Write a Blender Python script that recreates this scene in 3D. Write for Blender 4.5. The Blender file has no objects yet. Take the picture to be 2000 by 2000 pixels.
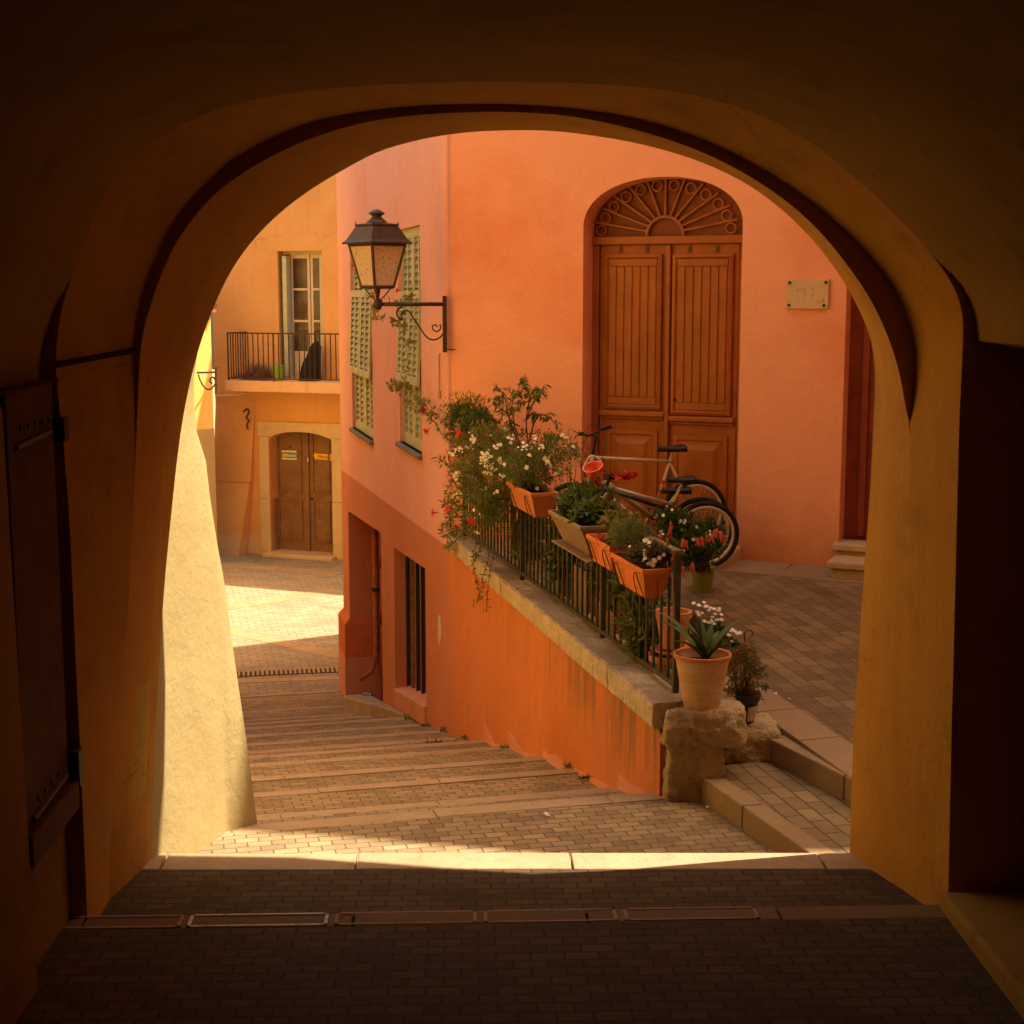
import bpy, bmesh, math, random
from mathutils import Vector, Matrix, noise
from mathutils.geometry import tessellate_polygon

# ------------------------------------------------------------------ camera, sky, sun, exposure
C = bpy.context.scene.collection
SC = bpy.context.scene
F_PX = 2900.0
PITCH, YAW = math.radians(8.25), math.radians(2.0)
FWD = Vector((math.sin(YAW)*math.cos(PITCH), math.cos(YAW)*math.cos(PITCH), -math.sin(PITCH)))
RGT = Vector((math.cos(YAW), -math.sin(YAW), 0))
UPV = RGT.cross(FWD)
cam_d = bpy.data.cameras.new("camera")
cam_d.sensor_width = 36
cam_d.lens = 36*F_PX/2000
cam_d.clip_start = 0.05
cam_d.clip_end = 400
cam = bpy.data.objects.new("camera", cam_d)
C.objects.link(cam)
cam.matrix_world = Matrix((
    (RGT.x, UPV.x, -FWD.x, 0), (RGT.y, UPV.y, -FWD.y, 0), (RGT.z, UPV.z, -FWD.z, 0), (0, 0, 0, 1)))
SC.camera = cam

SUN_A, SUN_B = 0.55, 0.09                      # the way to the sun: (A, B, 1)
sdir = Vector((SUN_A, SUN_B, 1)).normalized()
W = bpy.data.worlds.new("World")
SC.world = W
W.use_nodes = True
nt = W.node_tree
nt.nodes.clear()
sky = nt.nodes.new("ShaderNodeTexSky")
sky.sky_type = 'NISHITA'
sky.sun_disc = False
sky.sun_elevation = math.asin(sdir.z)
sky.sun_rotation = math.atan2(sdir.x, sdir.y)
sky.dust_density = 4.0
sky.air_density = 1.0
sky.ozone_density = 0.5
tint = nt.nodes.new("ShaderNodeMix")
tint.data_type = 'RGBA'
tint.blend_type = 'MULTIPLY'
tint.inputs[0].default_value = 1.0
tint.inputs[7].default_value = (1.0, 0.80, 0.55, 1)
bg = nt.nodes.new("ShaderNodeBackground")
bg.inputs[1].default_value = 0.15
wo = nt.nodes.new("ShaderNodeOutputWorld")
nt.links.new(sky.outputs[0], tint.inputs[6])
nt.links.new(tint.outputs[2], bg.inputs[0])
nt.links.new(bg.outputs[0], wo.inputs[0])

sun_d = bpy.data.lights.new("sun", 'SUN')
sun_d.energy = 3.9
sun_d.angle = math.radians(0.55)
sun_d.color = (1.0, 0.86, 0.62)
sun = bpy.data.objects.new("sun", sun_d)
C.objects.link(sun)
sun.rotation_euler = sdir.to_track_quat('Z', 'Y').to_euler()

SC.view_settings.view_transform = 'Standard'
SC.view_settings.look = 'None'
SC.view_settings.gamma = 1
SC.view_settings.exposure = 1.72
SC.render.engine = 'CYCLES'
SC.cycles.use_denoising = True
SC.cycles.max_bounces = 8
SC.cycles.diffuse_bounces = 6
SC.cycles.sample_clamp_indirect = 6
SC.cycles.caustics_reflective = False
SC.cycles.caustics_refractive = False

# ------------------------------------------------------------------ finding points in the place
def ray(u, v):
    return FWD + RGT*((u-1000)/F_PX) - UPV*((v-1000)/F_PX)
def onY(u, v, Y):
    d = ray(u, v); return d*(Y/d.y)
def onZ(u, v, z):
    d = ray(u, v); return d*(z/d.z)
def onP(u, v, p0, n):
    d = ray(u, v); return d*(p0.dot(n)/d.dot(n))

class Frame:
    """an upright plane through a with s running towards b; n points to the viewer's side"""
    def __init__(s, a, b, off=0.0):
        s.s = Vector((b[0]-a[0], b[1]-a[1], 0)).normalized()
        s.n = Vector((s.s.y, -s.s.x, 0))
        if s.n.y > 0 and abs(s.n.y) > .3: s.n = -s.n
        elif abs(s.n.y) <= .3 and s.n.x > 0: s.n = -s.n
        s.o = Vector((a[0], a[1], 0)) + s.n*off
    def off(s, d):
        f = Frame.__new__(Frame); f.s = s.s; f.n = s.n; f.o = s.o + s.n*d; return f
    def L(s, u, v):
        p = onP(u, v, s.o, s.n); return ((p-s.o).dot(s.s), p.z)
    def W(s, a, z, d=0.0):
        return s.o + s.s*a + Vector((0, 0, z)) + s.n*d

# ------------------------------------------------------------------ object helpers
MATS = {}
ROOTM = {}
def tag(o, label=None, cat=None, group=None, kind=None):
    if label: o['label'] = label
    if cat: o['category'] = cat
    if group: o['group'] = group
    if kind: o['kind'] = kind
    return o
def empty(name, loc=(0, 0, 0), rz=0.0, label=None, cat=None, group=None, rot=None):
    o = bpy.data.objects.new(name, None)
    C.objects.link(o)
    o.empty_display_size = .1
    m = Matrix.Translation(Vector(loc)) @ (rot if rot is not None else Matrix.Rotation(rz, 4, 'Z'))
    o.matrix_world = m
    ROOTM[o] = m
    return tag(o, label, cat, group)

class MB:
    def __init__(s):
        s.v = []; s.f = []
    def add(s, vs, fs):
        n = len(s.v); s.v += [Vector(p) for p in vs]; s.f += [[i+n for i in f] for f in fs]
    def quad(s, a, b, c, d): s.add([a, b, c, d], [(0, 1, 2, 3)])
    def hexa(s, p):      # 8 corners: bottom ring, top ring
        s.add(p, [(3, 2, 1, 0), (4, 5, 6, 7), (0, 1, 5, 4), (1, 2, 6, 5), (2, 3, 7, 6), (3, 0, 4, 7)])
    def box(s, c, size, m=None):
        c = Vector(c); x, y, z = [k/2 for k in size]
        P = [Vector(q) for q in ((-x,-y,-z),(x,-y,-z),(x,y,-z),(-x,y,-z),(-x,-y,z),(x,-y,z),(x,y,z),(-x,y,z))]
        if m is not None: P = [m @ q for q in P]
        s.hexa([c+q for q in P])
    def fbox(s, fr, a0, a1, z0, z1, d0, d1):
        W = fr.W
        s.hexa([W(a0, z0, d0), W(a1, z0, d0), W(a1, z0, d1), W(a0, z0, d1), W(a0, z1, d0), W(a1, z1, d0), W(a1, z1, d1), W(a0, z1, d1)])
    def prism(s, pts, vec):
        vec = Vector(vec); pts = [Vector(p) for p in pts]; n = len(pts)
        tri = tessellate_polygon([pts])
        s.add(pts, tri); s.add([p+vec for p in pts], [t[::-1] for t in tri])
        for i in range(n):
            j = (i+1) % n
            s.add([pts[i], pts[j], pts[j]+vec, pts[i]+vec], [(0, 1, 2, 3)])
    def tube(s, pts, r, k=8, caps=True):
        pts = [Vector(p) for p in pts]; n = len(pts)
        if not isinstance(r, (list, tuple)): r = [r]*n
        rings = []; ref = None
        for i, p in enumerate(pts):
            t = (pts[min(i+1, n-1)] - pts[max(i-1, 0)])
            if t.length < 1e-9: t = Vector((0, 0, 1))
            t.normalize()
            if ref is None:
                ref = t.orthogonal().normalized()
            ref = (ref - t*ref.dot(t))
            if ref.length < 1e-6: ref = t.orthogonal()
            ref.normalize()
            b = t.cross(ref)
            rings.append([p + (ref*math.cos(2*math.pi*j/k) + b*math.sin(2*math.pi*j/k))*r[i] for j in range(k)])
        V = [q for R_ in rings for q in R_]; Fc = []
        for i in range(n-1):
            for j in range(k):
                Fc.append((i*k+j, i*k+(j+1) % k, (i+1)*k+(j+1) % k, (i+1)*k+j))
        if caps: Fc.append(tuple(range(k))[::-1]); Fc.append(tuple((n-1)*k+j for j in range(k)))
        s.add(V, Fc)
    def lathe(s, prof, c=(0, 0, 0), k=32, m=None, sx=1, sy=1):
        c = Vector(c); V = []; Fc = []; n = len(prof)
        for (r, z) in prof:
            for j in range(k):
                a = 2*math.pi*j/k
                q = Vector((r*math.cos(a)*sx, r*math.sin(a)*sy, z))
                if m is not None: q = m @ q
                V.append(c+q)
        for i in range(n-1):
            for j in range(k):
                Fc.append((i*k+j, i*k+(j+1) % k, (i+1)*k+(j+1) % k, (i+1)*k+j))
        if prof[0][0] > 1e-6: Fc.append(tuple(range(k))[::-1])
        if prof[-1][0] > 1e-6: Fc.append(tuple((n-1)*k+j for j in range(k)))
        s.add(V, Fc)
    def ring(s, c, R0, r, ax, k=48, kk=8):
        c = Vector(c); ax = Vector(ax).normalized(); e1 = ax.orthogonal().normalized(); e2 = ax.cross(e1); V = []; Fc = []
        for i in range(k):
            a = 2*math.pi*i/k; d = e1*math.cos(a)+e2*math.sin(a)
            for j in range(kk):
                b = 2*math.pi*j/kk
                V.append(c + d*(R0+r*math.cos(b)) + ax*(r*math.sin(b)))
        for i in range(k):
            for j in range(kk):
                i2 = (i+1) % k; j2 = (j+1) % kk
                Fc.append((i*kk+j, i2*kk+j, i2*kk+j2, i*kk+j2))
        s.add(V, Fc)
    def sheet(s, A, B):
        """strip between two rows of points"""
        n = len(A)
        s.add(list(A)+list(B), [(i, i+1, n+i+1, n+i) for i in range(n-1)])
    def build(s, name, mat, parent=None, smooth=False, bevel=0.0, seg=2, local=False, merge=False, fixn=True, autos=None, **tg):
        me = bpy.data.meshes.new(name)
        V = s.v
        if parent is not None and not local:
            inv = Matrix.Identity(4)
            p = parent; m = Matrix.Identity(4)
            m = world_m(parent)
            inv = m.inverted()
            V = [inv @ p_ for p_ in V]
        me.from_pydata([tuple(p_) for p_ in V], [], s.f)
        bm = bmesh.new(); bm.from_mesh(me)
        if merge or bevel: bmesh.ops.remove_doubles(bm, verts=bm.verts, dist=1e-5)
        if fixn: bmesh.ops.recalc_face_normals(bm, faces=bm.faces)
        if bevel:
            ed = [e for e in bm.edges if len(e.link_faces) == 2 and e.calc_face_angle(0) > .5]
            bmesh.ops.bevel(bm, geom=ed, offset=bevel, segments=seg, affect='EDGES', clamp_overlap=True, profile=.5)
        if smooth:
            for f in bm.faces: f.smooth = True
            if autos:
                for e in bm.edges:
                    if len(e.link_faces) == 2 and e.calc_face_angle(0) > autos: e.smooth = False
        bm.to_mesh(me); bm.free()
        o = bpy.data.objects.new(name, me)
        C.objects.link(o)
        if mat is not None:
            for mm in (mat if isinstance(mat, (list, tuple)) else [mat]): me.materials.append(mm)
        if parent is not None:
            o.parent = parent
        ROOTM[o] = Matrix.Identity(4)
        tag(o, tg.get('label'), tg.get('cat'), tg.get('group'), tg.get('kind'))
        return o
def world_m(o):
    m = ROOTM.get(o, Matrix.Identity(4)); p = o.parent
    while p is not None:
        m = ROOTM.get(p, Matrix.Identity(4)) @ m; p = p.parent
    return m
def copy_tree(o, parent=None, loc=None, rz=None, label=None):
    c = o.copy(); C.objects.link(c); c.parent = parent
    if parent is None and loc is not None:
        m = Matrix.Translation(Vector(loc)) @ Matrix.Rotation(rz or 0, 4, 'Z'); c.matrix_world = m; ROOTM[c] = m
    else: ROOTM[c] = ROOTM.get(o, Matrix.Identity(4))
    if label: c['label'] = label
    for ch in list(o.children): copy_tree(ch, c)
    return c

def wall_panel(mb, fr, outer, holes=(), depth=.3, front=0.0, hole_depth=None):
    """a wall with openings: front face, back face, outer edges and the reveals of the openings"""
    loops = [outer]+list(holes)
    flat = [p for l in loops for p in l]
    tri = tessellate_polygon([[Vector((p[0], p[1], 0)) for p in l] for l in loops])
    mb.add([fr.W(p[0], p[1], front) for p in flat], tri)
    if depth:
        mb.add([fr.W(p[0], p[1], front-depth) for p in flat], [t[::-1] for t in tri])
        for l in loops:
            n = len(l)
            for i in range(n):
                a, b = l[i], l[(i+1) % n]
                mb.quad(fr.W(*a, front), fr.W(*b, front), fr.W(*b, front-depth), fr.W(*a, front-depth))
def rect(a0, a1, z0, z1): return [(a0, z0), (a1, z0), (a1, z1), (a0, z1)]

# ------------------------------------------------------------------ materials
def lin(r, g, b):
    f = lambda c: (c/255/12.92) if c/255 <= .04045 else ((c/255+.055)/1.055)**2.4
    return (f(r), f(g), f(b), 1)
class NT:
    def __init__(s, name, rough=.85, spec=.25):
        s.m = bpy.data.materials.new(name); s.m.use_nodes = True
        s.t = s.m.node_tree; s.b = s.t.nodes["Principled BSDF"]
        s.b.inputs['Roughness'].default_value = rough
        s.b.inputs['Specular IOR Level'].default_value = spec
        g = s.t.nodes.new("ShaderNodeNewGeometry"); s.pos = g.outputs['Position']; s.geo = g
    def n(s, t, **kw):
        nd = s.t.nodes.new(t)
        for k, v in kw.items(): setattr(nd, k, v)
        return nd
    def l(s, a, b): s.t.links.new(a, b)
    def mapping(s, scale=(1, 1, 1), rot=(0, 0, 0), loc=(0, 0, 0), src=None):
        m = s.n("ShaderNodeMapping"); m.inputs['Scale'].default_value = scale; m.inputs['Rotation'].default_value = rot; m.inputs['Location'].default_value = loc
        s.l(src or s.pos, m.inputs['Vector']); return m.outputs[0]
    def noise(s, scale, detail=4, rough=.6, src=None, dist=0.0):
        x = s.n("ShaderNodeTexNoise"); x.inputs['Scale'].default_value = scale; x.inputs['Detail'].default_value = detail; x.inputs['Roughness'].default_value = rough
        x.inputs['Distortion'].default_value = dist
        s.l(src or s.pos, x.inputs['Vector']); return x.outputs['Fac']
    def ramp(s, fac, stops):
        r = s.n("ShaderNodeValToRGB"); e = r.color_ramp.elements
        e[0].position, e[0].color = stops[0]; e[1].position, e[1].color = stops[-1]
        for p, c in stops[1:-1]:
            k = e.new(p); k.color = c
        s.l(fac, r.inputs[0]); return r.outputs[0]
    def gray(s, fac, a, b):
        m = s.n("ShaderNodeMapRange"); m.inputs[1].default_value = a; m.inputs[2].default_value = b
        s.l(fac, m.inputs[0]); return m.outputs[0]
    def mix(s, fac, a, b, mode='MIX'):
        m = s.n("ShaderNodeMix"); m.data_type = 'RGBA'; m.blend_type = mode
        for sock, v in ((m.inputs[0], fac), (m.inputs[6], a), (m.inputs[7], b)):
            if hasattr(v, 'is_linked') or hasattr(v, 'links'): s.l(v, sock)
            else: sock.default_value = v
        return m.outputs[2]
    def math(s, op, a, b=0.0):
        m = s.n("ShaderNodeMath"); m.operation = op
        for sock, v in ((m.inputs[0], a), (m.inputs[1], b)):
            if hasattr(v, 'links'): s.l(v, sock)
            else: sock.default_value = v
        return m.outputs[0]
    def sep(s, src=None):
        x = s.n("ShaderNodeSeparateXYZ"); s.l(src or s.pos, x.inputs[0]); return x.outputs
    def bump(s, h, strength=.3, dist=.01, prev=None):
        b = s.n("ShaderNodeBump"); b.inputs['Strength'].default_value = strength; b.inputs['Distance'].default_value = dist
        s.l(h, b.inputs['Height'])
        if prev is not None: s.l(prev, b.inputs['Normal'])
        return b.outputs[0]
    def out(s, col=None, nor=None, rough=None):
        if col is not None:
            if hasattr(col, 'links'): s.l(col, s.b.inputs['Base Color'])
            else: s.b.inputs['Base Color'].default_value = col
        if nor is not None: s.l(nor, s.b.inputs['Normal'])
        if rough is not None: s.l(rough, s.b.inputs['Roughness'])
        return s.m
def sc(c, k): return (min(c[0]*k, 1), min(c[1]*k, 1), min(c[2]*k, 1), 1)

def plaster(name, c, c2=None, dirt=None, dirt_amt=.35, streak=.35, bump=.35, rough_scale=60, lowz=None, lowcol=None, patch=None, fade=None, crack=.5, damp=None):
    t = NT(name, .9, .12)
    c2 = c2 or sc(c, .82)
    a = t.gray(t.noise(.7, 5, .6, dist=.4), .35, .68)
    col = t.mix(a, c, c2)
    st = t.gray(t.noise(1.0, 5, .65, src=t.mapping((7, 7, .45))), .48, .78)
    col = t.mix(t.math('MULTIPLY', st, streak), col, sc(c2, .78))
    if dirt:
        d = t.gray(t.noise(2.6, 8, .72), .52, .74)
        col = t.mix(t.math('MULTIPLY', d, dirt_amt), col, dirt)
    sp = t.gray(t.noise(38, 3, .6), .40, .72)
    col = t.mix(t.math('MULTIPLY', sp, .13), col, sc(c, .6))
    if patch:     # bare plaster patches
        pc, lo, hi = patch
        col = t.mix(t.gray(t.noise(1.7, 6, .7), lo, hi), col, pc)
    if fade:
        col = t.mix(t.math('MULTIPLY', t.gray(t.noise(.28, 4, .55, src=t.mapping((1, 1, 1.6), loc=(3.1, 0, 1.7))), .44, .56), .8), col, fade)
    if crack:
        w = t.n("ShaderNodeTexVoronoi"); w.feature = 'DISTANCE_TO_EDGE'; w.inputs['Scale'].default_value = .55
        dv = t.n("ShaderNodeVectorMath"); dv.operation = 'ADD'; nz = t.n("ShaderNodeTexNoise"); nz.inputs['Scale'].default_value = 2.2; nz.inputs['Detail'].default_value = 7; nz.inputs['Roughness'].default_value = .7
        t.l(t.pos, nz.inputs['Vector']); sc_ = t.n("ShaderNodeVectorMath"); sc_.operation = 'SCALE'; sc_.inputs['Scale'].default_value = .55
        t.l(nz.outputs['Color'], sc_.inputs[0]); t.l(t.pos, dv.inputs[0]); t.l(sc_.outputs[0], dv.inputs[1]); t.l(dv.outputs[0], w.inputs['Vector'])
        ln_ = t.gray(w.outputs['Distance'], .0045, .001)
        mk = t.math('MULTIPLY', ln_, t.gray(t.noise(.8, 3, .5), .48, .56))
        col = t.mix(t.math('MULTIPLY', mk, crack), col, sc(c2, .35))
    if damp is not None:
        zz = t.math('ADD', t.sep()[2], t.math('MULTIPLY', t.noise(1.8, 6, .7), -.9))
        col = t.mix(t.math('MULTIPLY', t.gray(zz, damp[0]-.45+.35, damp[0]-.45-.25), damp[2]), col, damp[1])
    h1 = t.noise(rough_scale, 4, .7); h2 = t.noise(5, 4, .6)
    nb = t.bump(h2, .25, .05); nb = t.bump(h1, bump, .012, nb)
    t.last = col
    if lowz is not None:   # an older coat near the ground
        z = t.sep()[2]
        edge = t.math('ADD', z, t.math('MULTIPLY', t.noise(3.5, 5, .7), .9))
        col = t.mix(t.gray(edge, lowz-.1+.45, lowz+.12+.45), lowcol, col)
    return t.out(col, nb)

def paving(name, bw, bh, rotz, c1, c2, mortar, gap=.006, noise_dark=.5, bump=.6, sand=True):
    t = NT(name, .88, .2)
    vec = t.mapping((1, 1, 1), (0, 0, rotz), src=t.pos)
    wob = t.n("ShaderNodeTexNoise"); wob.inputs['Scale'].default_value = 3.5; wob.inputs['Detail'].default_value = 2
    t.l(vec, wob.inputs['Vector'])
    add = t.n("ShaderNodeVectorMath"); add.operation = 'SCALE'; add.inputs['Scale'].default_value = .012
    t.l(wob.outputs['Color'], add.inputs[0])
    ad2 = t.n("ShaderNodeVectorMath"); ad2.operation = 'ADD'
    t.l(vec, ad2.inputs[0]); t.l(add.outputs[0], ad2.inputs[1])
    b = t.n("ShaderNodeTexBrick"); b.offset = .5; b.squash = 1
    b.inputs['Scale'].default_value = 1; b.inputs['Brick Width'].default_value = bw; b.inputs['Row Height'].default_value = bh
    b.inputs['Mortar Size'].default_value = gap; b.inputs['Mortar Smooth'].default_value = .35; b.inputs['Bias'].default_value = -.1
    b.inputs['Color1'].default_value = c1; b.inputs['Color2'].default_value = c2; b.inputs['Mortar'].default_value = mortar
    t.l(ad2.outputs[0], b.inputs['Vector'])
    col = b.outputs['Color']
    big = t.gray(t.noise(.9, 6, .65), .35, .7)
    col = t.mix(t.math('MULTIPLY', big, noise_dark), col, sc(c2, .6))
    fine = t.gray(t.noise(140, 2, .6), .3, .75)
    col = t.mix(t.math('MULTIPLY', fine, .28), col, sc(c1, .45))
    spot = t.gray(t.noise(11, 6, .8), .6, .75)
    col = t.mix(t.math('MULTIPLY', spot, .3), col, sc(c1, 1.35))
    inv = t.math('SUBTRACT', 1.0, b.outputs['Fac'])
    vz = t.n("ShaderNodeRGBToBW"); t.l(b.outputs['Color'], vz.inputs[0])
    grime = t.gray(t.noise(2.3, 8, .75, dist=.5), .50, .68)
    col = t.mix(t.math('MULTIPLY', grime, .45), col, sc(c2, .5))
    hs = t.math('ADD', t.math('ADD', inv, t.math('MULTIPLY', t.noise(20, 4, .6), .35)), t.math('MULTIPLY', vz.outputs[0], 2.2))
    nb = t.bump(hs, bump, .008); nb = t.bump(t.noise(220, 2, .6), .25, .003, nb)
    return t.out(col, nb)

def stone(name, c, c2, dark, vein=.5, scale=6, bump=.6, streaks=False, disp=.02, toplichen=None):
    t = NT(name, .9, .2)
    a = t.gray(t.noise(scale*.35, 6, .65), .35, .68)
    col = t.mix(a, c, c2)
    d = t.gray(t.noise(scale, 8, .78, dist=.6), .52, .72)
    col = t.mix(t.math('MULTIPLY', d, vein), col, dark)
    g = t.gray(t.noise(90, 3, .7), .35, .75)
    col = t.mix(t.math('MULTIPLY', g, .3), col, sc(dark, .8))
    if toplichen:
        nz_ = t.sep(t.geo.outputs['True Normal'])[2]
        col = t.mix(t.math('MULTIPLY', t.gray(nz_, .3, .8), t.gray(t.noise(3.5, 6, .7), .25, .5)), col, toplichen)
    if streaks:
        s_ = t.gray(t.noise(1, 5, .7, src=t.mapping((18, 18, 1.6))), .5, .75)
        col = t.mix(t.math('MULTIPLY', s_, .45), col, dark)
    nb = t.bump(t.noise(scale*1.3, 6, .7), bump, disp); nb = t.bump(t.noise(70, 4, .7), .45, .006, nb)
    return t.out(col, nb)
def plain(name, c, rough=.5, spec=.4, metal=0.0, var=.15, scale=9, bump=.0, dirt=None):
    t = NT(name, rough, spec)
    t.b.inputs['Metallic'].default_value = metal
    col = t.mix(t.math('MULTIPLY', t.gray(t.noise(scale, 5, .65), .35, .7), 1.0), c, sc(c, 1-var*2))
    if dirt: col = t.mix(t.math('MULTIPLY', t.gray(t.noise(scale*2.4, 7, .75), .5, .68), .6), col, dirt)
    nb = t.bump(t.noise(scale*8, 4, .6), bump, .005) if bump else None
    return t.out(col, nb)

M = {}
# ------------------------------------------------------------------ materials of the place
def rgb(r, g, b): return (r, g, b, 1)
M['ochre'] = plaster("ochre_plaster", rgb(.54, .275, .05), rgb(.44, .20, .035), dirt=rgb(.20, .11, .04), dirt_amt=.5, streak=.55, bump=.45)
M['cream'] = plaster("cream_plaster", rgb(.42, .33, .16), rgb(.37, .275, .12), dirt=rgb(.42, .30, .15), dirt_amt=.2, streak=.2, crack=.15, bump=.3, rough_scale=34)
M['orange'] = plaster("orange_plaster", rgb(.88, .345, .185), rgb(.82, .29, .14), dirt=rgb(.62, .24, .11), dirt_amt=.25, streak=.18, bump=.35, fade=rgb(.90, .42, .26), damp=(-2.35, rgb(.60, .22, .06), .8), crack=.10)
M['dado'] = plaster("brick_red_plaster", rgb(.66, .19, .07), rgb(.56, .15, .05), dirt=rgb(.36, .13, .05), dirt_amt=.3, streak=.45, bump=.35)
M['farorange'] = plaster("amber_plaster", rgb(.64, .35, .13), rgb(.57, .29, .095), dirt=rgb(.5, .24, .08), dirt_amt=.2, streak=.25, bump=.25,
                         lowz=-6.35, lowcol=rgb(.55, .38, .22))
M['yellow'] = plaster("yellow_plaster", rgb(.82, .58, .18), rgb(.76, .5, .14), streak=.15)
M['salmon'] = plaster("salmon_plaster", rgb(.70, .31, .20), rgb(.62, .25, .15), streak=.3)

def pink_mat():
    """pink wall whose lower part is painted brick red up to a slanting line"""
    t = NT("pink_plaster", .9, .12)
    x = t.sep()
    a = t.gray(t.noise(.7, 5, .6), .35, .68)
    up = t.mix(a, rgb(.83, .44, .36), rgb(.76, .36, .28))
    st = t.gray(t.noise(1.0, 5, .65, src=t.mapping((6, 6, .4))), .45, .78)
    up = t.mix(t.math('MULTIPLY', st, .4), up, rgb(.78, .54, .46))
    lo = t.mix(a, rgb(.62, .24, .13), rgb(.55, .20, .10))
    d = t.gray(t.noise(2.4, 8, .72), .55, .75)
    lo = t.mix(t.math('MULTIPLY', d, .3), lo, rgb(.45, .13, .05))
    line = t.math('ADD', x[2], t.math('MULTIPLY', t.math('SUBTRACT', x[1], 15.4), .027))
    col = t.mix(t.gray(line, -2.675, -2.655), lo, up)
    sp = t.gray(t.noise(38, 3, .6), .40, .72)
    col = t.mix(t.math('MULTIPLY', sp, .12), col, rgb(.4, .15, .08))
    nb = t.bump(t.noise(5, 4, .6), .25, .05); nb = t.bump(t.noise(60, 4, .7), .35, .012, nb)
    return t.out(col, nb)
M['pink'] = pink_mat()

def retaining_mat():
    """brick red plaster with damp runs below the coping"""
    t = NT("retaining_plaster", .9, .12)
    x = t.sep()
    a = t.gray(t.noise(.8, 6, .65), .35, .68)
    col = t.mix(a, rgb(.64, .215, .075), rgb(.52, .16, .05))
    pk = t.gray(x[1], 11.0, 15.0)
    col = t.mix(t.math('MULTIPLY', pk, .6), col, rgb(.68, .23, .10))
    run = t.gray(t.noise(1, 6, .7, src=t.mapping((7, 7, .55))), .44, .60)
    top = t.gray(t.math('ADD', x[2], t.math('MULTIPLY', t.noise(2.2, 6, .7), .9)), -2.85, -2.35)
    near = t.gray(x[1], 14.5, 9.5)
    f = t.math('MULTIPLY', t.math('MULTIPLY', run, top), near)
    col = t.mix(t.math('MULTIPLY', f, .9), col, rgb(.20, .13, .06))
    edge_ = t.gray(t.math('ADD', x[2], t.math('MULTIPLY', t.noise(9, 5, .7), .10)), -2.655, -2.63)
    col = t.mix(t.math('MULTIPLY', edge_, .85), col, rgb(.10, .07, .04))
    run2 = t.gray(t.noise(1, 6, .7, src=t.mapping((16, 16, .9))), .5, .75)
    col = t.mix(t.math('MULTIPLY', run2, .35), col, rgb(.48, .12, .03))
    nb = t.bump(t.noise(5, 5, .65), .35, .05); nb = t.bump(t.noise(60, 4, .7), .4, .012, nb)
    return t.out(col, nb)
M['retain'] = retaining_mat()
WROT = math.atan(.2)
M['brick'] = paving("stair_brick", .135, .078, -WROT, rgb(.43, .30, .165), rgb(.23, .155, .09), rgb(.095, .06, .037), gap=.005)
M['brickp'] = paving("passage_brick", .145, .085, 0.0, rgb(.105, .062, .030), rgb(.058, .034, .018), rgb(.03, .018, .01))  # darker than the stair brick, the passage shade is put into its colours
M['terr'] = paving("terrace_brick", .24, .135, -WROT+math.pi/2, rgb(.36, .235, .115), rgb(.19, .12, .06), rgb(.06, .04, .022), noise_dark=.7, gap=.005)
M['square'] = paving("square_brick", .3, .16, -WROT, rgb(.36, .285, .195), rgb(.27, .205, .14), rgb(.15, .11, .07), gap=.010)
M['nosing'] = stone("nosing_stone", rgb(.43, .30, .19), rgb(.36, .245, .15), rgb(.17, .11, .065), vein=.5, scale=9, bump=.5, disp=.012)
M['kerb'] = stone("kerb_stone", rgb(.38, .26, .15), rgb(.30, .20, .11), rgb(.17, .11, .06), vein=.35, scale=5, bump=.3, disp=.01)
M['slab'] = stone("slab_stone", rgb(.37, .25, .14), rgb(.29, .19, .105), rgb(.18, .115, .065), vein=.35, scale=4, bump=.3, disp=.01)
M['coping'] = stone("coping_stone", rgb(.66, .53, .36), rgb(.52, .41, .27), rgb(.17, .12, .08), vein=.75, scale=5, bump=1.0, streaks=True, disp=.035, toplichen=rgb(.30, .23, .17))
M['rubble'] = stone("rubble_stone", rgb(.66, .50, .31), rgb(.50, .35, .19), rgb(.12, .085, .045), vein=.85, scale=7, bump=1.0, disp=.08)
M['limestone'] = stone("limestone", rgb(.62, .46, .26), rgb(.54, .39, .21), rgb(.24, .17, .10), vein=.4, scale=3, bump=.5)
M['balcslab'] = stone("balcony_concrete", rgb(.66, .42, .25), rgb(.56, .34, .19), rgb(.25, .17, .10), vein=.5, scale=2.2, bump=.5)
M['iron'] = plain("dark_iron", rgb(.045, .035, .028), .55, .4, 0.3, .2, 14, .3, dirt=rgb(.11, .06, .035))
M['joint'] = plain("mortar_gap", rgb(.06, .045, .03), .95, .1)
M['housewall'] = plaster("plain_house_plaster", rgb(.72, .47, .24), rgb(.64, .4, .18))
M['tile'] = plain("roof_tile", rgb(.42, .17, .08), .9, .15, 0, .25, 6, .5)

# ------------------------------------------------------------------ large structure
K = 2000/1932
def px(L): return [(a*K, b*K) for a, b in L]
C3p = px([(282,1640),(285,1560),(292,1400),(300,1250),(309,1120),(320,1000),(335,860),(350,762),(373,665),(402,582),(438,508),(480,450),(528,402),(580,362),(640,325),(715,286),(800,262),(880,250),(960,246),(1040,247),(1120,256),(1200,270),(1280,291),(1345,315),(1405,345),(1460,383),(1512,430),(1560,485),(1600,545),(1628,600),(1645,650),(1651,710),(1648,800),(1640,950),(1625,1150),(1613,1350),(1606,1500),(1603,1620)])
C2p = px([(205,1640),(222,1400),(238,1200),(250,1000),(256,860),(260,760),(263,690),(270,630),(283,580),(302,525),(330,463),(370,405),(425,350),(500,302),(585,262),(680,233),(780,218),(880,212),(980,212),(1080,220),(1180,240),(1280,270),(1375,311),(1465,366),(1540,430),(1600,502),(1645,570),(1677,640),(1697,705),(1709,770),(1716,815),(1714,1000),(1712,1200),(1708,1400),(1704,1690)])
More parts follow.
